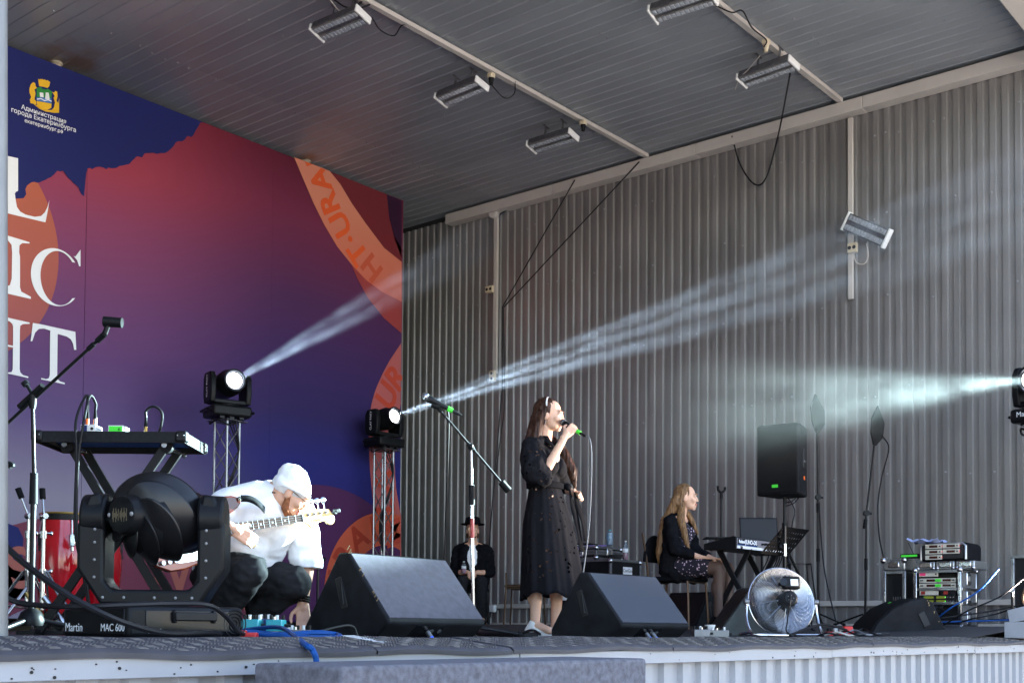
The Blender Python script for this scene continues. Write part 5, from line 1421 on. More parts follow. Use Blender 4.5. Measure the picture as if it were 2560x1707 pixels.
m = MB(); m.cyl(fl3(.0, -.165, -.01), fl3(0, -.06, -.01), .060, .066, 28); m.cyl(fl3(0, -.172, -.01), fl3(0, -.16, -.01), .045, .058, 28); mo = m.build('motor', 'black_plastic', t, bevel=.004)
m = MB()
for k in range(5): m.sph(fl3(.022*math.cos(k*1.257), -.173, -.01+.022*math.sin(k*1.257)), .004, 8)
m.build('screw', 'screw_steel', mo)
MB().box(fl3(.03, -.13, .115), (.135, .06, .095), M=tilt).build('switch_box', 'black_plastic', t, bevel=.015, seg=3)
MB().box(fl3(.045, -.1615, .112), (.06, .002, .05), M=tilt).build('label_plate', 'label_white', t)
MB().cyl(fl3(-.045, -.13, .115), fl3(-.045, -.168, .115), .03, n=20).build('knob', 'black_gloss', t)
m = MB(); m.tube([fl3(-RF-.012, 0, 0), (-.285, -.02, hz*.5), (-.28, -.10, .03), (-.24, -.17, .012), (.24, -.17, .012), (.28, -.10, .03), (.285, -.02, hz*.5), fl3(RF+.012, 0, 0)], .012, 10); m.build('cradle', 'chrome', t)
m = MB(); m.tube([(-.28, -.1, .03), (-.25, .15, .012), (.25, .15, .012), (.28, -.1, .03)], .011, 8); m.build('rear_foot', 'chrome', t)
for s in (-1, 1): MB().cyl(fl3(s*(RF+.0), 0, 0), fl3(s*(RF+.035), 0, 0), .022, n=16).build('tilt_knob', 'alu_dull', t)
m = MB(); m.tube([fl3(.02, -.14, .07), fl3(-.02, -.2, -.05), (-.04, -.2, .12), (-.02, -.19, .02), (.2, -.3, .01)], .005); m.build('power_cord', 'cable_black', t)

# ---- equipment rack
RX = 10.15
yL, yR = onX(2284, 1500, RX).y, onX(2402, 1500, RX).y
RW = yL-yR; yc = (yL+yR)/2
def zrx(py): return onX(2340, py, RX).z
t = thing('equipment_rack', 'chrome edged equipment rack full of wireless receivers', 'rack', (RX, yc, .09))
H = zrx(1424)-.09; D = .40; e = .03
MB().box((D/2+.06, 0, H/2), (D-.14, RW-.03, H-.03)).build('interior', 'ink_black', t)
for y in (-1, 1):
    MB().box((D/2, y*(RW/2-.008), H/2), (D-.02, .012, H-.02)).build('side_panel', 'alu_dull', t)
    for x in (.012, D-.012): MB().box((x, y*(RW/2-.012), H/2), (e, e, H)).build('corner_edge', 'chrome', t, bevel=.004)
for z in (.0, .42, .665, 1.0):
    MB().box((.013, 0, z*H+(.012 if z == 0 else -.012 if z == 1 else 0)), (e*.8, RW-.05, .024)).build('edge', 'alu', t, bevel=.003)
    MB().box((D/2, -(RW/2-.001), z*H+(.012 if z == 0 else -.012 if z == 1 else 0)), (D-.05, .012, .03)).build('edge', 'chrome', t, bevel=.003)
for z in (.17, .52, .85):
    m = MB(); m.box((D*.45, -RW/2-.004, z*H), (.10, .014, .11)); k = m.build('latch', 'chrome', t, bevel=.008)
    MB().box((D*.45, -RW/2-.010, z*H), (.05, .014, .05)).build('latch_key', 'alu_dull', k, bevel=.008)
for z in (0, 1):
    for x in (.01, D-.01):
        for y in (-1, 1): MB().sph((x, y*(RW/2-.01), z*H), .026, 12).build('ball_corner', 'chrome', t)
def unit(nm, z, h, y0, w_, col, lcds=(), leds=(), knobs=(), par=None, x=.02, tapes=()):
    u = MB().box((x, y0, z), (.02, w_, h)).build(nm, col, par, bevel=.002)
    m = MB()
    if lcds:
        for yy, ww in lcds: m.box((x-.0105, y0+yy, z), (.002, ww, h*.55))
        m.build('display', 'screen_lcd' if col == 'receiver' else 'screen_green', u)
    if knobs:
        m = MB()
        for yy in knobs: m.cyl((x-.01, y0+yy, z), (x-.02, y0+yy, z), h*.16, n=12)
        m.build('knob', 'ink_black' if col == 'receiver' else 'alu_dull', u)
    if leds:
        m = MB()
        for yy in leds: m.sph((x-.011, y0+yy, z), .004, 8)
        m.build('light', 'led_red' if col == 'receiver' else 'led_green', u)
    for (yy, ww, cc) in tapes: MB().box((x-.0115, y0+yy, z), (.002, ww, h*.65)).build('tape', cc, u)
    return u
hw = RW/2-.04
unit('receiver', H*.93, .040, hw*.48, hw*1.0, 'receiver', knobs=(-hw*.42,), par=t, tapes=((hw*.3, .05, 'pink_tape'),))
for z in (.82, .73):
    unit('receiver', H*z, .036, hw*.48, hw*.98, 'receiver', ((-.02, .07),), (), (hw*.3, hw*.38, -hw*.35), t, tapes=((-hw*.44, .025, 'green_tape'),))
    unit('receiver', H*z, .036, -hw*.5, hw*.92, 'receiver', ((0, .07),), (), (-hw*.3, -hw*.38), t, tapes=((hw*.4, .03, 'green_tape'),))
unit('receiver', H*.605, .040, hw*.46, hw*1.0, 'receiver', par=t, tapes=((hw*.3, .035, 'red_tape'),))
unit('power_unit', H*.605, .042, -hw*.55, hw*.8, 'black_metal', par=t, tapes=((hw*.1, .035, 'red_tape'),))
for z in (.525, .455): unit('transmitter', H*z, .038, 0, hw*2, 'black_metal', ((hw*.45, .08), (-hw*.2, .08)), (hw*.72, -hw*.42), (-hw*.55, -hw*.7, -hw*.85), t)
MB().box((.02, 0, H*.12), (.02, hw*2, .09)).build('amplifier', 'black_metal', t, bevel=.002)
MB().box((.008, .02, H*.14), (.002, .05, .02)).build('sticker', 'green_tape' if 0 else 'label_white', t)
m = MB()
for k in range(16):
    y = random.uniform(-hw, hw); m.tube([(.02, y, H*.40), (.0, y+random.uniform(-.03, .03), H*.33), (.03, y+random.uniform(-.1, .1), H*.24)], .005)
m.build('patch_cable', 'cable_black', t)
RT = .09+H
# case lids row above the rack
for i in range(3):
    y = yc+RW/2-.10-i*.165
    t = thing('case_lid', ['chrome case latch plate on the rack, beside the small side rack', 'chrome case latch plate on the rack, middle of the row', 'chrome case latch plate on the rack, at its right corner'][i], 'case part', (RX+.02, y, RT+.002), 0, 'chrome latch plates on top of the rack')
    MB().box((.15, 0, .035), (.32, .155, .07)).build('plate', 'alu', t, bevel=.008)
    MB().box((-.012, 0, .04), (.012, .10, .045)).build('latch', 'chrome', t, bevel=.012, seg=3)
    for s in (-1, 1): MB().sph((-.005, s*.066, .012), .018, 10).build('ball_corner', 'chrome', t)
# padded bag rack
t = thing('bag_rack', 'padded black rack bag with five small receivers, on top of the rack', 'rack bag', (RX+.01, yc-.045, RT+.075))
BW, BH = RW*.99, zrx(1356)-(RT+.075)
M = Matrix(((0, 0, 1), (1, 0, 0), (0, 1, 0)))
MB().prism([(-BW/2, 0), (BW/2, 0), (BW/2, BH*.86), (BW/2-.03, BH), (-BW/2+.03, BH), (-BW/2, BH*.86)], .36, M, (.02, 0, 0)).build('bag', 'wool_black', t, bevel=.02, seg=3)
m = MB(); m.tube([(.015, -BW/2+.01, .01), (.015, -BW/2+.01, BH-.03), (.015, -BW/2+.035, BH-.01), (.015, BW/2-.035, BH-.01), (.015, BW/2-.01, BH-.03), (.015, BW/2-.01, .01)], .011, 8, k=1); m.build('front_trim', 'alu', t)
MB().box((.012, 0, BH/2), (.02, BW-.05, BH-.04)).build('recess', 'ink_black', t)
for i, (y, z) in enumerate(((.5, .80), (-.5, .80), (.5, .50), (-.5, .50), (.5, .2))):
    unit('receiver', BH*z, BH*.24, y*(BW-.09)*.48, (BW-.1)*.47, 'receiver', ((0, .07),), (-.075,), (-.055,), t, x=-.002)
o = thing('plastic_bag', 'crumpled pale blue sheet lying on the rack bag', 'sheet', (RX+.08, yc+.12, RT+.075+BH+.004))
m = MB()
nn = 12; vs = []
for i in range(nn):
    for j_ in range(nn): vs.append((.14*(i/nn-.5)*2, .14*(j_/nn-.5)*2, .012+.012*math.sin(i*1.3)+.012*math.cos(j_*1.1+i*.4)+(.03*max(0, j_/nn-.6))))
m.add(vs, [(i*nn+j_, (i+1)*nn+j_, (i+1)*nn+j_+1, i*nn+j_+1) for i in range(nn-1) for j_ in range(nn-1)]); m.build('sheet', 'water_blue' if 0 else 'lilac_grey', o) if 0 else None
mat('pale_sheet', (150, 160, 195), .4); m.build('sheet', 'pale_sheet', o, smooth=180)
# small side rack
yS0, yS1 = onX(2206, 1500, RX).y, onX(2264, 1500, RX).y
SW = yS0-yS1; SH = zrx(1424)-.09
t = thing('side_rack', 'narrow alu edged rack standing left of the receiver rack', 'rack', (RX, (yS0+yS1)/2, .09))
MB().box((.22, 0, SH/2), (.38, SW-.02, SH-.02)).build('cabinet', 'black_metal', t)
for s in (-1, 1):
    MB().box((.012, s*(SW/2-.015), SH/2), (.03, .03, SH)).build('rail', 'alu', t, bevel=.004)
for z in (0.012, SH-.012): MB().box((.012, 0, z), (.028, SW-.06, .024)).build('edge', 'alu', t, bevel=.003)
pn = MB().box((.022, -.03, SH*.5), (.01, SW*.42, SH*.8)).build('panel', 'black_plastic', t, bevel=.003)
m = MB()
for k in range(5): m.box((.015, -.07+.02*k, SH*.42), (.004, .006, .12))
m.build('fader', 'alu_dull', pn)
t = thing('case_lid', 'chrome cornered lid resting on the narrow side rack', 'case part', (RX, (yS0+yS1)/2, .092+SH))
MB().box((.2, 0, .05), (.40, SW*.95, .10)).build('lid', 'alu', t, bevel=.01)
for s in (-1, 1): MB().sph((.0, s*SW*.45, .09), .028, 12).build('ball_corner', 'chrome', t)
MB().box((-.006, 0, .05), (.014, .1, .05)).build('latch', 'chrome', t, bevel=.01)
t = thing('wireless_box', 'small green taped box with antenna on the side rack lid', 'receiver', (RX+.04, yS1-.02, .20+SH), 0)
MB().box((.06, .0, .018), (.14, .16, .034)).build('case', 'teal_paint' if 0 else 'black_metal', t, bevel=.004); MB().box((-.0105, .0, .018), (.002, .14, .018)).build('tape', 'green_tape', t)
MB().cyl((.02, -.03, .03), (.0, .01, .13), .003).build('antenna', 'black_metal', t)

# ---- far right: warm lamp, open case, grey box
b0 = at(2576, 1480, 9.4)
t = thing('par_lamp', 'round warm lit lamp cut by the right edge of the photo', 'lamp', b0, RZ)
M = frame(Matrix.Rotation(-RZ, 3, 'Z') @ (V((6.9, 5.35, 1.5))-b0).normalized())
MB().lathe([(.06, -.22), (.11, -.16), (.118, 0), (.105, 0), (.10, -.02), (0, -.03)], (0, 0, 0), M, 28).build('can', 'black_metal', t)
MB().lathe([(.10, -.015), (.07, -.006), (0, -.0)], (0, 0, 0), M, 28).build('lens', 'lamp_warm', t)
m = MB(); m.tube([(-.14, 0, 0), (-.14, 0, -.2), (.14, 0, -.2), (.14, 0, 0)], .012, k=1); m.build('yoke', 'black_metal', t)
MB().cyl((0, 0, -.2), (0, 0, -.44), .02).build('stem', 'black_metal', t)
pl = bpy.data.lights.new('par_light', 'SPOT'); pl.energy = 480; pl.spot_size = R(58); pl.spot_blend = 1; pl.shadow_soft_size = .11; pl.color = (1, .92, .82)
po = bpy.data.objects.new('par_light', pl); COL.objects.link(po)
aim = (V((6.8, 5.35, 2.0))-b0).normalized()
po.matrix_world = Matrix.Translation(b0+aim*.06) @ frame(-aim).to_4x4()
c = gp(2606, 10.3)
t = thing('equipment_case', 'grey equipment case standing open by the lamp at the right edge', 'flight case', (c.x, c.y, c.z), 0)
MB().box((.2, 0, .30), (.4, .5, .60)).build('shell', 'black_metal', t, bevel=.01)
for s in (-1, 1): MB().box((-.01, s*.235, .30), (.03, .03, .60)).build('rail', 'alu', t, bevel=.004)
MB().box((-.01, 0, .60), (.03, .5, .03)).build('rail', 'alu', t, bevel=.004)
c = gp(2592, 9.0)
t = thing('smoke_machine', 'low pale grey metal machine on the floor at the right edge', 'smoke machine', (c.x, c.y, .0), R(-10))
MB().box((0, 0, .07), (.4, .3, .12)).build('housing', 'pale_grey', t, bevel=.006)
MB().box((0, .02, .19), (.36, .22, .1), M=Matrix.Rotation(R(-12), 3, 'X')).build('tank', 'pale_grey', t, bevel=.006)
t['label'] = 'low pale grey metal box with angled top on the floor at the right edge'

# ---- pedals and small things at the stage edge
def pedal(label, px, d, cm, W=.07, D=.12, H=.05, kn=4, zb=.032):
    c = gp(px, d)
    t = thing('effect_pedal', label, 'effect pedal', (c.x, c.y, zb), RZ, 'effect pedals on the stage floor')
    MB().box((0, 0, H/2), (W, D, H)).build('case', cm, t, bevel=.005)
    for k in range(kn):
        MB().cyl((-W*.38+W*.76*k/max(1, kn-1), D*.2, H), (-W*.38+W*.76*k/max(1, kn-1), D*.2, H+.022), .008, n=12).build('knob', 'white_plastic' if k % 2 else 'black_metal', t)
    MB().cyl((0, -D*.3, H), (0, -D*.3, H+.014), .009, n=14).build('footswitch', 'chrome', t)
    MB().cyl((W/2, D*.1, H*.5), (W/2+.03, D*.1, H*.5), .008).build('jack', 'black_metal', t)
    return t
c = gp(680, 5.85)
t = thing('pedal_board', 'flat black board under the teal pedals by the bassist', 'pedal board', (c.x, c.y, .003), RZ)
MB().box((0, 0, .013), (.34, .42, .026)).build('board', 'black_matt', t, bevel=.004)
for s in (-1, 1): MB().box((s*.165, 0, .014), (.012, .42, .03)).build('rail', 'alu_dull', t, bevel=.003)
pedal('teal effect pedal with white knobs, nearest the big moving head', 628, 5.7, 'teal_paint', .09, .12, .055)
pedal('teal effect pedal left of the bassist hand', 690, 5.75, 'teal_paint', .075, .12, .055, 3)
pedal('dark blue effect pedal between the two teal ones', 655, 5.95, 'navy_paint', .07, .12, .06)
pedal('flat grey multi effect board under the bassist hand', 742, 5.95, 'alu_dull', .15, .14, .035, 5, .005)
pedal('grey effect pedal before the pianist, beside the white cup', 1752, 8.3, 'alu_dull', .11, .12, .055, 3, .004)
pedal('long grey effect pedal under the white cup', 1790, 8.4, 'grey_steel', .16, .12, .05, 4, .004)
c = gp(1775, 8.6)
t = thing('paper_cup', 'small white cup on the effect pedals before the pianist', 'cup', (c.x, c.y, .056))
MB().lathe([(.03, 0), (.036, .035), (.038, .036), (.037, .030), (.029, .003)], n=20).build('cup', 'white_plastic', t)
c = gp(545, 4.55)
t = thing('red_tray', 'flat red plastic strip lying beside the big moving head base', 'plastic strip', (c.x, c.y-.04, .006), RZ+R(6))
MB().box((0, 0, .014), (.24, .10, .022)).build('body', 'red_plastic', t, bevel=.006); MB().box((-.02, 0, .029), (.2, .06, .008)).build('ridge', 'red_plastic', t, bevel=.003)
c = gp(2100, 9.2)
t = thing('power_strip', 'red power strip with white plugs on the floor beside the fan', 'power strip', (c.x, c.y, .01), RZ+R(8))
MB().box((0, 0, .02), (.22, .06, .04)).build('body', 'red_plastic', t, bevel=.008)
MB().box((.06, .0, .055), (.07, .05, .05)).build('socket_block', 'red_plastic', t, bevel=.008)
for k in range(3): MB().box((-.09+.05*k, -.01, .05), (.03, .03, .03)).build('plug', 'white_plastic' if k else 'black_plastic', t, bevel=.005)
c = gp(1090, 6.9)
# cables on the floor
def flo(px, d, dz=.008): return gp(px, d)+V((0, 0, dz))
cable('thick black cable sagging from the steel post across the big moving head base', [at(10, 1362, 3.5), at(70, 1415, 3.45), at(160, 1480, 3.4), at(250, 1530, 3.4), at(330, 1562, 3.5), at(420, 1582, 3.7), at(520, 1580, 4.0), at(560, 1585, 4.4)], .0095)
cable('thin black cable running low over the moving head base to the pedals', [at(5, 1488, 3.5), at(60, 1508, 3.5), at(180, 1516, 3.45), at(300, 1512, 3.45), at(430, 1508, 3.6), at(520, 1512, 3.7), at(565, 1540, 3.85), at(590, 1572, 4.1), at(610, 1584, 4.5)], .008)
cable('blue cable lying in loops among the pedals', [flo(560, 4.8), flo(620, 5.0, .03), flo(700, 5.1, .02), flo(790, 5.2, .03), flo(845, 5.3, .02), flo(840, 5.0, .01), flo(760, 4.9, .012), flo(640, 4.9, .02), flo(570, 5.1, .012), flo(640, 5.3, .02), flo(800, 5.5, .01)], .011, 'cable_blue')
e1 = at(780, 1652, (Y0-.03)/(_F.y+_R.y*((780-1280)/FPX)))
cable('blue cable running from the pedals over the mat and down the stage edge', [flo(560, 5.2, .02), flo(640, 5.1, .045), flo(700, 4.9, .05), at(735, 1588, 4.3), at(762, 1610, 3.6), V((e1.x, Y0-.03, e1.z+.03)), V((e1.x+.012, Y0-.035, e1.z-.03)), V((e1.x+.01, Y0-.05, e1.z-.3))], .009, 'cable_blue', 10)
cable('thick black cable on the floor by the brown chair', [flo(1195, 8.6, .02), flo(1230, 8.2, .02), flo(1290, 7.9, .015), flo(1345, 7.9, .015)], .018)
cable('black cable bow on the floor before the singer', [flo(1270, 8, .01), flo(1300, 7.8, .02), flo(1330, 7.6, .045), flo(1350, 7.5, .02)], .009)
cable('thin cable crossing the larger wedge front', [at(690+60, 1590, 5.4), at(870, 1562, 5.75), at(895, 1590, 5.8)], .006)
cable('black cable arching on the floor behind the fan', [flo(1975, 8.4, .02), at(2005, 1575, 8.7), at(2060, 1560, 9), at(2120, 1575, 9.2), flo(2140, 9.3, .01)], .010)
for i in range(9):
    x0, x1 = random.uniform(2230, 2420), random.uniform(2480, 2580)
    lift = random.uniform(.05, .45) if i < 4 else .03
    cable('%s cable in the tangle %s' % (['black', 'dark blue', 'black', 'black', 'dark blue', 'black', 'black', 'blue', 'black'][i], ['running from rack up to the right lamp', 'rising beside the lamp case', 'slanting from the rack to the lamp', 'swinging low before the lamp case', 'lying nearest the grey box', 'lying flat under the rack', 'snaking in front of the rack', 'curled behind the curved wedge', 'lying farthest along the wall'][i]),
          [flo(x0, 9.7+.1*i, .02), flo(x0*.7+x1*.3, 9.5+.08*i, .03+lift*.3), flo(x0*.3+x1*.7, 9.4+.1*i, .03+lift*.6), flo(x1, 9.3+.1*i, .03+lift)], .0065, 'cable_blue' if i in (1, 4, 7) else 'cable_black')
for i in range(5):
    x0 = 2040+i*22
    cable(['black', 'white', 'black', 'grey', 'black'][i]+' cable on the floor '+['right of the fan', 'beside the red power strip', 'curling before the red power strip', 'near the curved wedge', 'under the curved wedge corner'][i],
          [flo(x0, 9.0, .01), flo(x0+30, 8.8+.1*i, .04), flo(x0+60, 8.9, .015), flo(x0+95, 9.0, .01)], .007, ['cable_black', 'white_trim', 'cable_black', 'cable_grey', 'cable_black'][i])
# ================================================================== PEOPLE (local: forward -y, the person's right is -x)
def Rot(yaw=0, pitch=0, roll=0):
    """yaw>0 turns to the person's left, pitch>0 nods down, roll>0 tilts to the person's left"""
    return Matrix.Rotation(R(yaw), 3, 'Z') @ Matrix.Rotation(R(pitch), 3, 'X') @ Matrix.Rotation(R(roll), 3, 'Y')
def head_shape(b, c, M, s=1.0, fem=True):
    def P(x, y, z): return V(c)+M @ (V((x, y, z))*s)
    def E(x, y, z, a, bb, cc): b.sph(P(x, y, z), (a*s, bb*s, cc*s), 16, M=M)
    E(0, .018, .040, .073, .092, .080)
    E(0, -.022, -.020, .060, .066, .085)
    E(0, -.035, -.070, .046 if fem else .054, .046, .038)
    E(0, -.066, -.098, .019 if fem else .024, .020, .018)
    E(0, -.070, .030, .046, .020, .014)
    for q in (-1, 1):
        E(q*.036, -.058, -.025, .026, .026, .026)
        E(q*.072, .012, -.012, .010, .022, .032)
        E(q*.031, -.074, .012, .017, .012, .011)
    b.cap(P(0, -.084, .012), P(0, -.098, -.024), .0080*s, .0110*s, 10)
    for q in (-1, 1): E(q*.010, -.094, -.032, .008, .009, .007)
    E(0, -.083, -.060, .024, .014, .009); E(0, -.081, -.072, .021, .013, .008); E(0, -.078, -.083, .018, .012, .010)
def face_parts(par, c, M, s=1.0, lip='lips', brow='brow_brown', closed=False, smile=0):
    def P(x, y, z): return V(c)+M @ (V((x, y, z))*s)
    for q in (-1, 1):
        if not closed:
            e = MB().sph(P(q*.031, -.0815, .011), (.0125*s, .008*s, .0068*s), 12, M=M).build('eye', 'eye_white', par)
            MB().sph(P(q*.031-.001, -.0865, .011), (.0056*s, .004*s, .0060*s), 10, M=M).build('iris', 'iris', e)
        MB().tube([P(q*.044, -.0835, .0175), P(q*.031, -.089, .0195), P(q*.019, -.086, .0145)], .0024*s, 6).build('eyelid', 'brow_brown', par)
        MB().tube([P(q*.050, -.080, .030), P(q*.034, -.091, .036), P(q*.014, -.089, .031)], .0038*s, 6).build('eyebrow', brow, par)
    m = MB(); m.tube([P(-.024, -.084, -.062+smile), P(-.010, -.0915, -.0585), P(0, -.0918, -.0605), P(.010, -.0915, -.0585), P(.024, -.084, -.062+smile)], .0045*s, 8)
    m.tube([P(-.022, -.084, -.064+smile), P(-.009, -.0895, -.0715), P(0, -.0900, -.0725), P(.009, -.0895, -.0715), P(.022, -.084, -.064+smile)], .0052*s, 8)
    m.build('lips', lip, par)
def hand_shape(b, wrist, fwd, palm, side, curl=.6, s=1.0, thumb=.6, spread=1.0):
    """fwd: wrist->knuckles; palm: direction the palm faces; side: towards the thumb"""
    f = V(fwd).normalized(); p = V(palm); p = (p-f*p.dot(f)).normalized(); t = f.cross(p)
    if t.dot(V(side)) < 0: t = -t
    W = V(wrist)
    def Q(a, c_, d): return W+(f*a+t*c_+p*d)*s
    for k in (-.028, -.010, .010, .026): b.cap(Q(.005, k*.75, 0), Q(.082, k, 0), .0135*s, .0125*s, 10)
    b.cap(Q(-.03, 0, 0), Q(.02, 0, 0), .024*s, .024*s, 10)
    for k, L in ((.029, .070), (.010, .080), (-.010, .075), (-.028, .058)):
        base = Q(.084, k, 0); a = 0; d0 = f; pt = base; r = .0092 if k != -.028 else .008
        for seg, fr in enumerate((.45, .31, .24)):
            a += curl*(1.0 if seg else .75)
            dd = (f*math.cos(a)+p*math.sin(a)+t*k*1.6*spread*(1 if seg == 0 else .3)).normalized()
            q = pt+dd*L*fr*s
            b.cap(pt, q, r*s, (r-.0009)*s, 9); pt = q; r -= .0009
    th0 = Q(.022, .026, .006); d1 = (f*.62+t*.72+p*.35*thumb).normalized(); q = th0+d1*.042*s
    d2 = (f*.85+t*.25+p*.8*thumb).normalized(); q2 = q+d2*.030*s; d3 = (f*.8-t*.1+p*1.0*thumb).normalized()
    b.cap(th0, q, .0135*s, .0112*s, 9); b.cap(q, q2, .0110*s, .0100*s, 9); b.cap(q2, q2+d3*.024*s, .0100*s, .0085*s, 9)
def person(label, c, rz):
    return thing('person', label, 'person', c, rz)

# ---------------------------------------------------------------- singer
c = gp(1362, 8.7)
sg = person('woman singing into a handheld microphone in a long black eyelet dress', (c.x, c.y, .0), R(8))
HM = Rot(yaw=14, pitch=5, roll=0); Hc = V((-.015, -.045, 1.575)); hs = .98
b = MB(); head_shape(b, Hc, HM, hs)
b.cap((-.01, -.01, 1.50), (0, .02, 1.37), .047, .058, 16)
for q in (-1, 1): b.cap((q*.03, .02, 1.39), (q*.155, .025, 1.345), .05, .048, 14)
b.sph((0, .015, 1.24), (.15, .095, .16), 18); b.sph((0, .01, 1.05), (.125, .085, .16), 18); b.sph((0, .015, .92), (.135, .09, .13), 18)
for q in (-1, 1):
    b.cap((q*.07, .01, .88), (q*.075, .0, .50), .07, .055, 16)
b.cap((-.08, 0, .50), (-.075, .02, .42), .054, .052, 14); b.cap((-.075, .025, .40), (-.07, .04, .10), .050, .034, 14); b.cap((-.07, .045, .08), (-.085, -.09, .04), .036, .028, 12)
b.cap((.08, 0, .50), (.09, -.06, .42), .054, .052, 14); b.cap((.09, -.055, .40), (.10, -.03, .10), .050, .034, 14); b.cap((.10, -.03, .08), (.12, -.16, .04), .036, .028, 12)
b.sph((-.068, .06, .30), (.045, .045, .09), 12); b.sph((.10, -.03, .30), (.045, .045, .09), 12)
# right arm with microphone
mt_ = V((-.022, -.150, 1.515)); md = (V((-.085, -.345, 1.405))-mt_).normalized(); grip = mt_+md*.12
hf = V((.50, -.38, .78)).normalized(); hf = (hf-md*hf.dot(md)*.8).normalized(); hp_ = V((.75, .12, .2)); hp_ = (hp_-hf*hp_.dot(hf)).normalized()
sh, el, wr = V((-.165, .02, 1.335)), V((-.20, -.07, 1.085)), grip-hf*.082-hp_*.034
b.cap(sh, el, .044, .036, 14); b.cap(el, (el*.55+wr*.45), .036, .034, 14); b.cap((el*.55+wr*.45), wr, .034, .023, 14)
hand_shape(b, wr, hf, hp_, -md, curl=.92, s=.92, thumb=1.0)
# left arm, hand at the belt
sl_, el_, wl_ = V((.165, .02, 1.335)), V((.27, .04, 1.11)), V((.235, -.115, 1.035))
b.cap(sl_, el_, .044, .036, 14); b.cap(el_, wl_, .036, .023, 14)
hand_shape(b, wl_, (-.35, -.6, -.15), (-.5, .45, -.4), (-.2, -.2, .9), curl=.5, s=.92)
body = blob('body', b, 'skin', sg, .0052, 3)
face_parts(body, Hc, HM, hs, 'lips_red')
m = MB(); m.sph(Hc+HM @ V((0, -.0935, -.0665)), (.0125, .006, .006), 12, M=HM); m.build('mouth', 'ink_black', body)
# dress
md_ = mat('eyelet_black', (24, 23, 27), .9, 0, (20, .25), (150, .5, .003), spec=.12); n = md_.node_tree.nodes; L = md_.node_tree.links; pb_ = n['Principled BSDF']
tc = n.new('ShaderNodeTexCoord'); vo = n.new('ShaderNodeTexVoronoi'); vo.inputs['Scale'].default_value = 26; L.new(tc.outputs['Object'], vo.inputs['Vector'])
lt = n.new('ShaderNodeMath'); lt.operation = 'LESS_THAN'; lt.inputs[1].default_value = .24; L.new(vo.outputs['Distance'], lt.inputs[0])
nz_ = n.new('ShaderNodeTexNoise'); nz_.inputs['Scale'].default_value = 7; L.new(tc.outputs['Object'], nz_.inputs['Vector'])
gt = n.new('ShaderNodeMath'); gt.operation = 'GREATER_THAN'; gt.inputs[1].default_value = .50; L.new(nz_.outputs[0], gt.inputs[0])
mu = n.new('ShaderNodeMath'); mu.operation = 'MULTIPLY'; L.new(lt.outputs[0], mu.inputs[0]); L.new(gt.outputs[0], mu.inputs[1])
tr = n.new('ShaderNodeBsdfTransparent'); ms = n.new('ShaderNodeMixShader'); L.new(mu.outputs[0], ms.inputs[0]); L.new(pb_.outputs[0], ms.inputs[1]); L.new(tr.outputs[0], ms.inputs[2]); L.new(ms.outputs[0], n['Material Output'].inputs['Surface'])
b = MB()
b.sph((0, .015, 1.235), (.172, .118, .155), 20); b.sph((0, .01, 1.09), (.142, .102, .13), 20); b.sph((-.06, -.065, 1.21), (.075, .065, .075), 14); b.sph((.06, -.065, 1.21), (.075, .065, .075), 14)
for q in (-1, 1): b.cap((q*.045, .02, 1.385), (q*.15, .025, 1.345), .060, .066, 14)
b.cap((0, .03, 1.405), (0, .03, 1.36), .066, .08, 16)
puff = [(sh, .075), (sh*.6+el*.4+V((-.02, 0, .0)), .096), (sh*.25+el*.75+V((-.025, .01, .01)), .100), (el+V((.0, -.03, .025)), .068)]
for (a, r0), (c_, r1) in zip(puff, puff[1:]): b.cap(a, c_, r0, r1, 16)
b.cap(el+V((0, -.02, .02)), el+(wr-el)*.22, .07, .052, 14)
puff = [(sl_, .075), (sl_*.55+el_*.45, .09), (el_+V((0, 0, .02)), .075)]
for (a, r0), (c_, r1) in zip(puff, puff[1:]): b.cap(a, c_, r0, r1, 16)
b.cap(el_, el_+(wl_-el_)*.3, .068, .05, 14)
up_ = blob('dress_top', b, 'eyelet_black', sg, .008, 3)
ripple(up_, fold(.012, 16, 16, 11, 3))   # gathered cloth folds
# skirt: pleated loft
m = MB(); NA, NZ = 120, 30; vs = []
for i in range(NZ+1):
    f = i/NZ; z = 1.065-f*.785
    rx = .134+.034*min(1, f*3.2)+.080*f; ry = .104+.036*min(1, f*3)+.075*f
    cx_, cy_ = .015+.03*f, .01-.05*f
    for k in range(NA):
        a = 2*PI*k/NA
        w_ = (math.sin(a*9+.6)*.5+math.sin(a*14+2+f)*.35+math.sin(a*23+1)*.2)*(.003+.011*f)
        fr = max(0, math.cos(a-R(300)))
        rr = 1+.12*f*fr**4
        vs.append((cx_+(rx+w_)*math.cos(a)*rr, cy_+(ry+w_)*math.sin(a)*rr, z+.02*f*math.sin(a*2+1)-.012*f*math.cos(a*9)))
m.add(vs, [(i*NA+k, (i+1)*NA+k, (i+1)*NA+(k+1) % NA, i*NA+(k+1) % NA) for i in range(NZ) for k in range(NA)])
sk = m.build('dress_skirt', 'eyelet_black', sg, smooth=180); q = sk.modifiers.new('thickness', 'SOLIDIFY'); q.thickness = .003; q.offset = 0
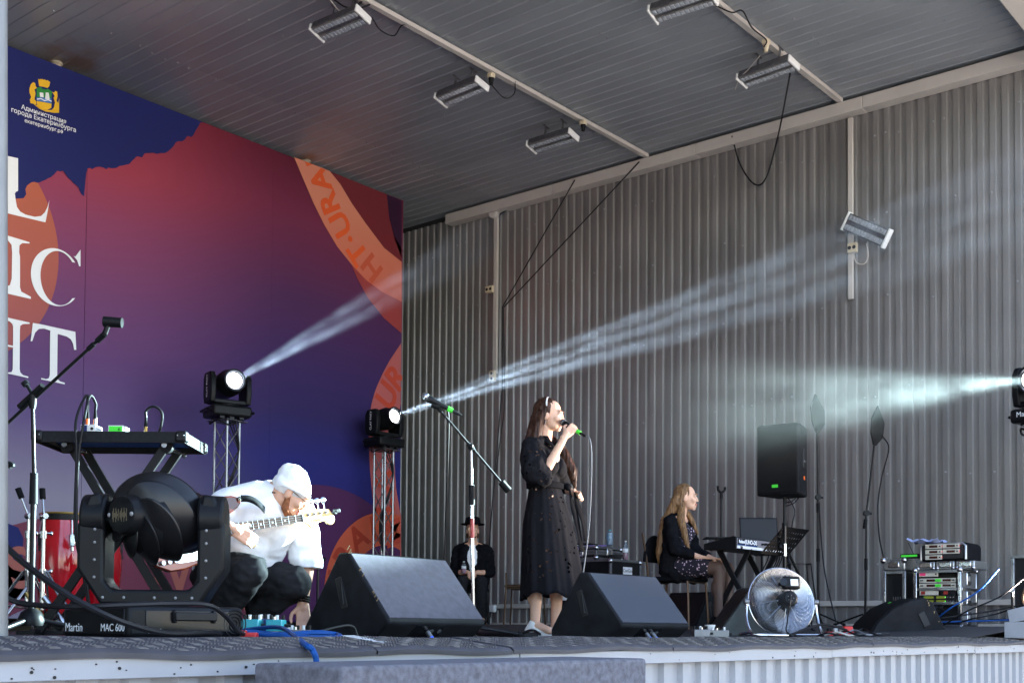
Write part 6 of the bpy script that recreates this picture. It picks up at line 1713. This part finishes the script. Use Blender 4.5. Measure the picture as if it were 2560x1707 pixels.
# belt and its tie, collar, shoes
m = MB(); m.lathe([(.150, -.022), (.162, -.02), (.164, .018), (.152, .022)], (0, 0, 0), Matrix.Diagonal((1, .76, 1)), 40); bl = m.build('belt', 'wool_black', sg); bl.location = (.0, .005, 1.075)
m = MB()
for dx, L_, rr in ((0, .46, 0), (.05, .38, .3)):
    vs = []
    for i in range(15):
        f = i/14
        for s_ in (-1, 1): vs.append((.13+dx+f*.07+s_*(.022+.02*f), -.12-.075*f-dx*.2+.008*math.sin(f*8+s_), 1.07-L_*f))
    m.add(vs, [(2*i, 2*i+1, 2*i+3, 2*i+2) for i in range(14)])
m.sph((.12, -.115, 1.075), (.03, .025, .028), 12)
tie = m.build('belt_tie', 'wool_black', sg, smooth=180); tie.modifiers.new('thickness', 'SOLIDIFY').thickness = .004
m = MB()
for s_ in (-1, 1): m.add([(s_*.0, -.085, 1.33), (s_*.05, -.045, 1.425), (s_*.075, .01, 1.43), (s_*.10, -.04, 1.385), (s_*.06, -.10, 1.34)], [(0, 1, 2, 3, 4)])
cl = m.build('collar', 'wool_black', sg); cl.modifiers.new('thickness', 'SOLIDIFY').thickness = .006
m = MB()
for k in range(26):
    a = k*2.4; r = .006*math.sqrt(k); m.sph((-.07+r*math.cos(a)*1.25, -.128-.004*math.cos(r*60), 1.265+r*math.sin(a)), (.0085, .006, .0085), 8)
m.build('brooch', 'earring', sg)
for (x, y, rz_) in ((-.075, .03, 8), (.105, -.06, -8)):
    b = MB(); M = Matrix.Rotation(R(rz_), 3, 'Z'); o_ = V((x, y, 0))
    b.cap(o_+M @ V((0, .045, .042)), o_+M @ V((0, -.06, .040)), .040, .040, 12); b.cap(o_+M @ V((0, -.06, .038)), o_+M @ V((0, -.155, .030)), .041, .030, 12); b.cap(o_+M @ V((0, .03, .06)), o_+M @ V((0, .02, .082)), .042, .040, 12)
    sh_o = blob('shoe', b, 'leather_white', sg, .007, 3)
    for v in sh_o.data.vertices: v.co.z = max(v.co.z, .006)
    m = MB(); m.prism([(-.036, .085), (.036, .085), (.042, -.06), (.03, -.175), (0, -.192), (-.03, -.175), (-.042, -.06)], .022, M, o_); m.build('sole', 'white_plastic', sh_o, bevel=.006)
# hair
def HP(x, y, z): return Hc+HM @ (V((x, y, z))*hs)
b = MB()
b.sph(HP(0, .040, .046), (.083, .090, .086), 20, M=HM); b.sph(HP(0, .065, -.005), (.072, .066, .085), 16, M=HM)
for q in (-1, 1):
    b.cap(HP(q*.068, .018, .05), HP(q*.076, .055, -.06), .022, .030, 12)
    b.cap(HP(q*.070, .060, -.06), HP(q*.080, .075, -.19), .036, .042, 12)
b.cap(HP(-.02, .085, -.02), HP(-.05, .10, -.18), .055, .06, 14); b.cap(HP(.02, .085, -.02), HP(.05, .10, -.18), .055, .06, 14)
b.cap(HP(-.06, .095, -.16), (-.11, .075, 1.30), .045, .018, 12)
# long lock over the left shoulder, in front
b.cap(HP(.075, .06, -.12), (.135, -.065, 1.33), .040, .038, 12); b.cap((.135, -.065, 1.33), (.16, -.125, 1.20), .040, .036, 12); b.cap((.16, -.125, 1.20), (.185, -.135, 1.08), .036, .014, 12)
b.cap((.135, -.06, 1.33), (.20, -.12, 1.16), .03, .012, 12)
hr = blob('hair', b, 'hair_brown', sg, .007, 4)
ripple(hr, fold(.009, 60, 60, 5, 1))
b = MB(); b.torus(HP(0, .008, .045), .0865, .0055, HM @ Matrix.Rotation(PI/2-R(12), 3, 'X'), 30, 8, a0=R(8), a1=R(172)); b.build('headband', 'white_plastic', sg)
m = MB()
for q in (-1, 1):
    for k in range(4): m.sph(HP(q*.080, .012, -.052-.014*k), .0052-.0006*k, 8)
m.build('earring', 'earring', sg)
m = MB(); m.torus(wl_+V((-.03, -.06, -.015)), .009, .0018, None, 14, 5); m.build('ring', 'gold_metal', sg)
# her microphone and its cable (world space)
Ms = Matrix.Rotation(R(8), 3, 'Z'); SO = V((c.x, c.y, 0))
mic('microphone held by the singer, with green tape at its tail', SO+Ms @ mt_, Ms @ md, length=.19)
e0 = SO+Ms @ (mt_+md*.26)
cable('thin grey cable hanging from the singer microphone to the floor', [e0, e0+Ms @ V((-.005, -.04, -.03)), e0+Ms @ V((0, -.05, -.2)), e0+Ms @ V((.01, -.03, -.6)), e0+Ms @ V((-.02, .0, -.95)), e0+Ms @ V((-.05, .03, -1.26)), SO+V((.05, -.3, .012)), SO+V((-.2, -.4, .01))], .0045, 'cable_grey')

# ---------------------------------------------------------------- pianist, seated
c = gp(1703, 10.9); rzP = R(6)
PZ = .08
chair('brown and black chair under the pianist', (c.x, c.y+.04, PZ-.02), rzP, 'chair_brown', rnd=True)
pn = person('young woman with very long blond hair sitting behind the keyboard in a black jacket', (c.x, c.y, PZ-.02), rzP)
HM = Rot(yaw=22, pitch=2); Hc = V((.005, -.05, 1.175)); hs = .97
b = MB(); head_shape(b, Hc, HM, hs)
b.cap((0, -.015, 1.10), (0, .02, .98), .045, .055, 14)
for q in (-1, 1): b.cap((q*.03, .02, 1.0), (q*.15, .03, .955), .048, .046, 12)
b.sph((0, .03, .84), (.14, .09, .17), 16); b.sph((0, .05, .62), (.15, .11, .16), 16)
for q in (-1, 1):
    b.cap((q*.085, .02, .545), (q*.095, -.40, .535), .082, .058, 14)
    b.cap((q*.095, -.41, .51), (q*.10, -.40, .12), .055, .034, 14); b.sph((q*.098, -.385, .36), (.046, .05, .09), 12)
    b.cap((q*.10, -.39, .08), (q*.11, -.52, .04), .035, .028, 10)
    S_, E_, W_ = V((q*.16, .03, .95)), V((q*.215, -.04, .70)), V((q*.12, -.26, .625))
    b.cap(S_, E_, .042, .036, 12); b.cap(E_, W_, .036, .023, 12)
    hand_shape(b, W_, (-q*.25, -.9, -.05), (0, .1, -1), (-q, 0, .2), curl=.4, s=.9)
body = blob('body', b, 'skin', pn, .006, 3)
face_parts(body, Hc, HM, hs, 'lips', 'brow_light', smile=.003)
b = MB()
for q in (-1, 1):
    b.cap((q*.090, -.20, .54), (q*.095, -.40, .535), .075, .061, 14); b.cap((q*.095, -.41, .51), (q*.10, -.40, .12), .058, .037, 14); b.sph((q*.098, -.385, .36), (.049, .053, .09), 12); b.cap((q*.10, -.39, .08), (q*.11, -.50, .045), .038, .03, 10)
mat('tights', (92, 70, 60), .6)
blob('tights', b, 'tights', pn, .008, 3)
# floral dress
mf = mat('floral_dress', (24, 20, 32), .85); n = mf.node_tree.nodes; L = mf.node_tree.links
tc = n.new('ShaderNodeTexCoord'); vo = n.new('ShaderNodeTexVoronoi'); vo.inputs['Scale'].default_value = 42; L.new(tc.outputs['Object'], vo.inputs['Vector'])
lt = n.new('ShaderNodeMath'); lt.operation = 'LESS_THAN'; lt.inputs[1].default_value = .30; L.new(vo.outputs['Distance'], lt.inputs[0])
x = n.new('ShaderNodeMix'); x.data_type = 'RGBA'; x.inputs[6].default_value = lin((24, 20, 34)); x.inputs[7].default_value = lin((205, 175, 190)); L.new(lt.outputs[0], x.inputs[0]); L.new(x.outputs[2], n['Principled BSDF'].inputs['Base Color'])
b = MB(); b.sph((0, .02, .83), (.145, .105, .16), 16); b.sph((0, .04, .66), (.15, .12, .14), 16); b.sph((0, .05, .57), (.175, .14, .11), 16)
for q in (-1, 1):
    b.sph((q*.055, -.055, .86), (.062, .05, .065), 12); b.cap((q*.085, .03, .55), (q*.095, -.27, .545), .098, .088, 14)
b.cap((0, -.0, .55), (0, -.25, .54), .09, .08, 14)
blob('dress', b, 'floral_dress', pn, .009, 3)
b = MB()
for q in (-1, 1):
    S_, E_ = V((q*.16, .03, .95)), V((q*.215, -.04, .70)); W_ = V((q*.12, -.26, .625))
    b.cap((q*.05, .04, 1.005), S_+V((0, .005, .0)), .052, .060, 14); b.cap(S_, E_, .064, .058, 14); b.cap(E_, E_+(W_-E_)*.55, .058, .048, 14)
    b.cap((q*.11, .05, .93), (q*.13, .05, .72), .075, .07, 14); b.cap((q*.13, .05, .72), (q*.15, .06, .53), .072, .085, 14); b.cap((q*.15, .04, .53), (q*.17, -.04, .45), .07, .05, 14)
b.sph((0, .07, .85), (.15, .075, .17), 16); b.sph((0, .095, .62), (.16, .08, .17), 16)
jk = blob('jacket', b, 'wool_black', pn, .008, 4)
ripple(jk, fold(.010, 13, 13, 20, 4))
def HP(x, y, z): return Hc+HM @ (V((x, y, z))*hs)
b = MB(); b.sph(HP(0, .032, .050), (.078, .088, .078), 18, M=HM); b.sph(HP(0, .07, 0), (.070, .06, .085), 14, M=HM)
for q in (-1, 1): b.cap(HP(q*.055, .005, .07), HP(q*.074, .065, -.06), .02, .03, 12)
b.cap(HP(-.05, .085, -.02), (-.10, .11, .93), .05, .048, 12); b.cap(HP(.05, .085, -.02), (.09, .11, .93), .05, .045, 12)
b.cap((-.10, .12, .93), (-.13, .155, .68), .046, .034, 12); b.cap((-.13, .155, .68), (-.12, .15, .55), .034, .012, 12); b.cap((.09, .12, .93), (.1, .15, .70), .045, .02, 12)
b.cap((-.03, .14, .98), (-.04, .165, .70), .05, .03, 12)
# front lock over the right shoulder
b.cap(HP(-.072, .04, -.07), (-.125, -.055, .97), .030, .034, 12); b.cap((-.125, -.055, .97), (-.15, -.115, .80), .034, .026, 12); b.cap((-.15, -.115, .80), (-.135, -.14, .66), .026, .009, 12)
b.cap(HP(.072, .04, -.07), (.12, -.05, .97), .028, .026, 12); b.cap((.12, -.05, .97), (.125, -.10, .86), .026, .010, 12)
hr = blob('hair', b, 'hair_blond', pn, .0065, 4)
ripple(hr, fold(.008, 60, 60, 5, 2))
for q in (-1, 1):
    b = MB(); b.cap((q*.10, -.36, .045), (q*.11, -.46, .04), .038, .036, 10); b.cap((q*.11, -.46, .038), (q*.115, -.56, .028), .036, .026, 10); b.cap((q*.10, -.385, .06), (q*.10, -.39, .09), .04, .04, 10)
    blob('shoe', b, 'wool_black', pn, .009, 2)

# ---------------------------------------------------------------- man in hat, seated by the wall
c = gp(1180, 15.2); rzH = RZ
chair('dark chair with rounded back under the man in the hat', (c.x, c.y, .09), rzH, 'black_metal', 'wool_black')
mn = person('man in black hat, round red glasses and black jacket sitting by the wall', (c.x, c.y, .09), rzH)
HM = Rot(yaw=3, pitch=0); Hc = V((0, -.04, 1.185)); hs = 1.0
b = MB(); head_shape(b, Hc, HM, hs, False)
b.cap((0, 0, 1.10), (0, .03, .98), .054, .062, 12)
for q in (-1, 1):
    b.cap((q*.03, .03, 1.0), (q*.18, .04, .95), .055, .05, 12)
    b.cap((q*.09, .02, .54), (q*.12, -.42, .53), .085, .06, 12); b.cap((q*.12, -.43, .51), (q*.13, -.42, .12), .058, .04, 12); b.cap((q*.13, -.41, .08), (q*.15, -.55, .045), .038, .03, 10)
    S_, E_, W_ = V((q*.19, .04, .94)), V((q*.235, -.03, .66)), V((q*.05, -.20, .655))
    b.cap(S_, E_, .048, .042, 12); b.cap(E_, W_, .042, .027, 12)
    hand_shape(b, W_, (-q*.8, -.35, -.35), (0, .3, -1), (0, -.6, .8), curl=.5, s=1.0)
b.sph((0, .03, .82), (.17, .11, .2), 14); b.sph((0, .05, .6), (.16, .12, .16), 14)
body = blob('body', b, 'skin_tan', mn, .007, 3)
face_parts(body, Hc, HM, hs, 'lips')
def HP(x, y, z): return Hc+HM @ (V((x, y, z))*hs)
b = MB()
for q in (-1, 1):
    S_, E_, W_ = V((q*.19, .04, .94)), V((q*.235, -.03, .66)), V((q*.05, -.20, .655))
    b.cap((q*.06, .05, 1.0), S_, .058, .066, 12); b.cap(S_, E_, .068, .06, 12); b.cap(E_, E_+(W_-E_)*.35, .06, .05, 12); b.cap((q*.098, .005, .93), (q*.105, -.04, .72), .09, .085, 12); b.cap((q*.12, -.03, .72), (q*.14, -.02, .54), .08, .075, 12)
b.sph((0, .07, .82), (.18, .09, .2), 14); b.sph((0, .08, .62), (.17, .1, .16), 14)
jk = blob('jacket', b, 'wool_black', mn, .009, 3)
ripple(jk, fold(.010, 13, 13, 20, 5))
b = MB(); b.sph((0, -.005, .82), (.13, .105, .17), 14); b.cap((0, .02, .98), (0, .03, .9), .065, .09, 12); blob('shirt', b, 'cotton_white', mn, .01, 2)
b = MB()
for q in (-1, 1): b.cap((q*.09, .03, .54), (q*.12, -.42, .53), .10, .078, 12); b.cap((q*.12, -.43, .52), (q*.13, -.42, .10), .078, .065, 12)
b.sph((0, .05, .54), (.17, .13, .1), 12); blob('trousers', b, 'denim_black', mn, .01, 3)
b = MB(); b.sph(HP(0, .035, .03), (.078, .08, .07), 14, M=HM)
for q in (-1, 1): b.cap(HP(q*.07, .02, .0), HP(q*.06, .06, -.07), .014, .025, 10)
blob('hair', b, 'brow_brown', mn, .008, 2)
m = MB(); m.lathe([(.095, .0), (.098, .03), (.088, .085), (.06, .10), (0, .092)], HP(0, .01, .072), HM @ Matrix.Diagonal((1, 1.15, 1)), 28); ht = m.build('hat', 'wool_black', mn, smooth=60)
m = MB(); m.lathe([(.09, .0), (.135, -.004), (.15, .006), (.152, .010), (.135, .004), (.09, .010)], HP(0, .01, .072), HM @ Matrix.Diagonal((1, 1.12, 1)), 32); m.build('brim', 'wool_black', ht, smooth=60)
m = MB()
for q in (-1, 1): m.torus(HP(q*.034, -.096, .008), .024, .0022, HM @ Matrix.Rotation(PI/2, 3, 'X'), 20, 6)
m.cyl(HP(-.01, -.097, .01), HP(.01, -.097, .01), .002); gl = m.build('glasses', 'gold_metal', mn)
for q in (-1, 1): MB().cyl(HP(q*.034, -.095, .008), HP(q*.034, -.0965, .008), .0235, n=18).build('lens', 'amber_lens', gl)
b = MB(); b.sph(HP(0, -.058, -.088), (.034, .03, .022), 12, M=HM)
for q in (-1, 1): b.cap(HP(q*.052, -.02, -.05), HP(q*.03, -.058, -.085), .012, .014, 8)
blob('beard', b, 'brow_brown', mn, .007, 2)
for q in (-1, 1):
    b = MB(); b.cap((q*.13, -.40, .045), (q*.155, -.58, .035), .045, .036, 10); b.cap((q*.13, -.41, .06), (q*.13, -.42, .1), .045, .045, 10); blob('shoe', b, 'wool_black', mn, .01, 2)
Mh_ = Matrix.Rotation(rzH, 3, 'Z')
q = V((c.x, c.y, .09))+Mh_ @ V((-.10, -.22, .64))
bottle('small purple labelled bottle held by the man in the hat', q, .15, .03, .5, 'pink_drink', 'white_plastic')

# ---------------------------------------------------------------- bassist, crouching
c = gp(620, 6.6); rzB = R(4)
bs = person('crouching bass player in white t-shirt and white beanie reaching down to a pedal', (c.x, c.y, .004), rzB)
HM = Rot(yaw=48, pitch=38, roll=-6); Hc = V((.075, -.245, .765)); hs = 1.0
hip = V((-.02, .14, .33)); chest = V((.02, -.05, .66)); neck = V((.05, -.14, .765))
b = MB(); head_shape(b, Hc, HM, hs, False)
b.cap(Hc+HM @ V((0, .03, -.06)), neck, .056, .066, 14)
b.cap(neck, chest, .075, .15, 16); b.cap(chest, hip, .155, .15, 18)
SR, SLh = V((-.185, -.02, .70)), V((.225, -.13, .70))
b.cap(neck, SR, .062, .06, 14); b.cap(neck, SLh, .062, .058, 14)
ER, WR = V((-.35, .02, .49)), V((-.315, -.235, .545))
b.cap(SR, ER, .052, .044, 14); b.cap(ER, WR, .044, .028, 14)
hand_shape(b, WR, (.75, -.25, -.42), (.30, .90, .10), (.3, -.1, .9), curl=.42, s=1.05, thumb=.5)
EL, WL = V((.265, -.17, .43)), V((.235, -.175, .175))
b.cap(SLh, EL, .052, .046, 14); b.cap(EL, EL*.6+WL*.4, .047, .044, 14); b.cap(EL*.6+WL*.4, WL, .044, .028, 14)
hand_shape(b, WL, (-.06, -.12, -.95), (-.55, -.6, .1), (-.8, -.3, 0), curl=.28, s=1.05, thumb=.4, spread=1.6)
KR, KLk = V((-.20, -.22, .335)), V((.15, -.185, .285)); AR, AL = V((-.15, .03, .09)), V((.14, .06, .09))
b.cap(hip+V((-.08, 0, 0)), KR, .10, .072, 14); b.cap(KR, AR, .068, .045, 14); b.cap(hip+V((.08, 0, 0)), KLk, .10, .074, 14); b.cap(KLk, AL, .068, .045, 14)
body = blob('body', b, 'skin_tan', bs, .0058, 3)
face_parts(body, Hc, HM, hs, 'lips', 'brow_light', closed=True)
# t-shirt
b = MB()
b.cap(neck+V((-.01, .04, -.02)), chest, .095, .168, 18); b.cap(chest, hip+V((.02, -.04, .05)), .172, .165, 20); b.cap(chest+V((.05, -.06, -.05)), hip+V((.10, -.12, .10)), .13, .12, 16)
b.cap(chest+V((-.10, .06, .0)), hip+V((-.06, .02, .06)), .12, .14, 16)
b.cap(neck+V((0, .03, -.0)), SR, .072, .084, 16); b.cap(neck, SLh, .074, .086, 16)
b.cap(SR, SR*.35+ER*.65, .084, .080, 16); b.cap(SLh, SLh*.5+EL*.5, .088, .092, 16); b.cap(SLh*.5+EL*.5, EL+V((.0, 0, -.02)), .092, .088, 16)
ts = blob('t_shirt', b, 'cotton_white', bs, .008, 5)
fs_ = fold(.013, 7, 9, 12, 6)
ripple(ts, lambda x, y, z: .007+fs_(x, y, z))
for v in ts.data.vertices:
    if v.co.z < .405 and v.co.x > .17: v.co.z = max(v.co.z, .375)
# trousers
b = MB(); b.sph(hip+V((0, .02, 0)), (.20, .18, .15), 18)
for k, (K, A, s_) in enumerate(((KR, AR, -1), (KLk, AL, 1))):
    b.cap(hip+V((s_*.09, 0, 0)), K, .128, .098, 16); b.cap(K, A+V((0, 0, .05)), .098, .082, 16); b.cap(A+V((0, 0, .06)), A+V((0, -.01, -.005)), .086, .092, 14)
tr_ = blob('jeans', b, 'denim_black', bs, .008, 4)
ripple(tr_, fold(.013, 9, 13, 17, 7))
for s_, A in ((-1, AR), (1, AL)):
    b = MB(); b.cap(A+V((0, .02, -.045)), A+V((s_*.02, -.13, -.05)), .042, .042, 12); b.cap(A+V((s_*.02, -.13, -.052)), A+V((s_*.03, -.21, -.06)), .042, .032, 12)
    so_ = blob('shoe', b, 'leather_white', bs, .009, 2)
# beanie, beard, glasses, necklace, bracelets
def HP(x, y, z): return Hc+HM @ (V((x, y, z))*hs)
b = MB(); b.sph(HP(0, .018, .042), (.084, .102, .080), 20, M=HM); b.sph(HP(0, .042, .066), (.078, .088, .074), 18, M=HM); b.sph(HP(.0, .085, .07), (.058, .052, .052), 14, M=HM); b.sph(HP(0, .055, .012), (.080, .074, .055), 16, M=HM)
b.torus(HP(0, .016, .018), .083, .012, HM @ Matrix.Rotation(R(-14), 3, 'X') @ Matrix.Diagonal((1, 1.18, 1)), 36, 8)
bn = blob('beanie', b, 'knit_white', bs, .007, 4)
ripple(bn, fold(.005, 9, 26, 30, 8, 1))
b = MB()
for q in (-1, 1): b.cap(HP(q*.064, .005, -.02), HP(q*.050, -.02, -.082), .013, .021, 10); b.cap(HP(q*.050, -.02, -.082), HP(q*.015, -.060, -.104), .021, .023, 10)
b.sph(HP(0, -.062, -.108), (.034, .03, .028), 12, M=HM); b.cap(HP(-.024, -.088, -.050), HP(.024, -.088, -.050), .006, .006, 8)
bd = blob('beard', b, 'beard_red', bs, .0055, 2)
m = MB()
for q in (-1, 1): m.torus(HP(q*.034, -.098, .006), .022, .0022, HM @ Matrix.Rotation(PI/2, 3, 'X'), 18, 6); m.cyl(HP(q*.056, -.094, .010), HP(q*.078, .0, .010), .002)
m.cyl(HP(-.012, -.10, .008), HP(.012, -.10, .008), .002); m.build('glasses', 'chair_brown', bs)
m = MB()
for k in range(22):
    a = PI*(1.1+k/21*.95); m.sph(neck+V((.012, -.03, .0))+V((.082*math.cos(a), .078*math.sin(a), .028+.02*math.cos(a)-.03*abs(math.sin(a)))), .0055, 7)
m.build('necklace', 'chair_brown', bs)
m = MB()
for k in range(3): m.torus(WL+(EL-WL)*(.06+.05*k), .034, .006, frame(EL-WL), 22, 6)
m.build('bracelet', 'rubber_black', bs)
m = MB(); m.torus(WR+V((.09, -.05, -.085)), .0105, .002, frame(V((.75, -.25, -.6))), 14, 5); m.build('ring', 'gold_metal', bs)

# ---------------------------------------------------------------- bass guitar
Mb = Matrix.Rotation(rzB, 3, 'Z'); BO = V((c.x, c.y, .004))
n0 = V((.098, -.30, .632)); nd = (n0-V((-.345, -.235, .545))).normalized()      # nut, direction towards the headstock
fr_n = V((0, -1, .08)); fr_n = (fr_n-nd*fr_n.dot(nd)).normalized(); up2 = fr_n.cross(nd)
if up2.z < 0: up2 = -up2
bg = thing('bass_guitar', 'sunburst bass guitar with maple headstock hanging from the crouching player', 'bass guitar', BO, rzB)
BM = Matrix((nd, up2, nd.cross(up2))).transposed()
if BM.col[2].dot(fr_n) < 0:
    pass
zf = 1 if nd.cross(up2).dot(fr_n) > 0 else -1
def G(x, y, z): return n0+nd*x+up2*y+fr_n*z
MG = Matrix((nd, up2, nd.cross(up2))).transposed()
def gprism(poly, z0, z1_, nm, m_, par, bv=.003):
    b = MB(); b.prism(poly, (z1_-z0), Matrix((nd, up2, fr_n)).transposed(), n0+fr_n*z0)
    if zf < 0: b.f = [f[::-1] for f in b.f]
    return b.build(nm, m_, par, bevel=bv)
SCL = .60
gprism([(-SCL-.06, -.028), (-SCL-.06, .028), (0, .020), (0, -.020)], -.020, 0, 'neck', 'maple', bg)
fb = gprism([(-SCL-.06, -.029), (-SCL-.06, .029), (0, .0205), (0, -.0205)], 0, .006, 'fretboard', 'rosewood', bg, .001)
L34 = .864
for k in range(1, 21):
    xk = -L34*(1-2**(-k/12))
    hw_ = .0205+.0085*(-xk)/.66
    b = MB(); b.cyl(G(xk, -hw_, .0065), G(xk, hw_, .0060), .0010, n=6); b.build('fret', 'chrome', fb)
for k in (3, 5, 7, 9, 12, 15, 17):
    xk = -L34*(1-2**(-(k-.5)/12))
    for yy in ((0,) if k != 12 else (-.011, .011)):
        MB().cyl(G(xk, yy, .005), G(xk, yy, .0068), .0036, n=10).build('inlay', 'white_plastic', fb)
gprism([(0, -.021), (0, .021), (.004, .021), (.004, -.021)], 0, .009, 'nut', 'white_plastic', bg, .0005)
hs_ = gprism([(.004, -.021), (.03, -.036), (.05, -.058), (.062, -.060), (.075, -.050), (.10, -.038), (.13, -.034), (.155, -.036), (.165, -.052), (.185, -.060), (.208, -.052), (.218, -.034), (.214, -.012), (.20, .012), (.185, .025), (.15, .031), (.06, .037), (.035, .036), (.02, .030), (.004, .021)], -.016, -.002, 'headstock', 'maple', bg, .003)
for k in range(4):
    x = .045+.040*k
    m = MB(); m.cyl(G(x, .012, -.002), G(x, .012, .004), .0095, n=16); m.cyl(G(x, .012, .002), G(x, .012, .016), .0055, n=12); m.build('tuning_post', 'chrome', hs_)
    m = MB(); m.cyl(G(x, .03, -.009), G(x, .066, -.009), .0035, n=10); m.sph(G(x, .080, -.009), (.018, .0165, .005), 14, M=MG); m.build('tuning_peg', 'chrome', hs_)
text('lettering', 'Fender', .028, G(.095, -.022, -.0012), nd, up2, 'brow_brown', hs_, .0003)
m = MB(); m.box(G(.238, .010, 0), (.030, .022, .03), M=MG); m.box(G(.218, .0, .0), (.02, .016, .028), M=MG); o = m.build('clip_tuner', 'black_plastic', bevel=.003); o.location = BO; o.rotation_euler = (0, 0, rzB); tag(o, 'small black clip tuner on the bass headstock', 'tuner')
body_o = [(-.60, .045), (-.52, .085), (-.455, .145), (-.43, .16), (-.425, .145), (-.45, .115), (-.50, .06)]
bpoly = [(-.56, .035), (-.50, .050), (-.44, .075), (-.385, .100), (-.355, .128), (-.365, .152), (-.41, .166), (-.47, .168), (-.53, .160), (-.61, .150), (-.70, .155), (-.80, .175), (-.88, .165), (-.935, .115), (-.955, .03), (-.94, -.06), (-.90, -.13), (-.83, -.165), (-.75, -.165), (-.67, -.150), (-.60, -.155), (-.54, -.165), (-.50, -.150), (-.495, -.130), (-.52, -.105), (-.555, -.065), (-.565, -.035)]
gprism(bpoly, -.040, -.001, 'body', 'sunburst', bg, .008)
gprism([(-.57, .03), (-.53, .06), (-.56, .10), (-.68, .10), (-.76, .06), (-.80, -.04), (-.78, -.13), (-.70, -.13), (-.60, -.12), (-.545, -.14), (-.53, -.12), (-.575, -.06)], -.001, .0022, 'pickguard', 'white_plastic', bg, .0005)
gprism([(-.68, -.045), (-.65, -.045), (-.65, .0), (-.68, 0)], .002, .012, 'pickup', 'ink_black', bg, .002); gprism([(-.71, .0), (-.68, .0), (-.68, .045), (-.71, .045)], .002, .012, 'pickup', 'ink_black', bg, .002)
gprism([(-.875, -.038), (-.825, -.038), (-.825, .038), (-.875, .038)], .0, .014, 'bridge', 'chrome', bg, .002)
for k in range(4):
    y = (k-1.5)
    b = MB(); b.cyl(G(-.85, y*.019, .016), G(.0, y*.0105, .0095), .0009, n=6); b.cyl(G(0, y*.0105, .0095), G(.045+.04*(3-k), .012, .006), .0009, n=6); b.build('string', 'alu_dull', bg)
for k in range(3): MB().cyl(G(-.80-.035*k, -.115, -.001), G(-.80-.035*k, -.115, .018), .011, n=14).build('knob', 'chrome', bg)
MB().cyl(G(-.372, .142, .0), G(-.366, .146, .012), .013, n=16).build('strap_button', 'chrome', bg)
m = MB(); P = smoothpts([G(-.370, .145, .012), G(-.32, .135, .02), G(-.27, .105, .015), G(-.21, .07, -.03)], 6); vs = []
for p_ in P:
    for s_ in (-1, 1): vs.append(p_+up2*s_*.017+nd*s_*.004)
m.add(vs, [(2*i, 2*i+1, 2*i+3, 2*i+2) for i in range(len(P)-1)]); st = m.build('strap', 'wool_black', bg, smooth=180); st.modifiers.new('thickness', 'SOLIDIFY').thickness = .004
bpy.data.scenes.remove(WORK)
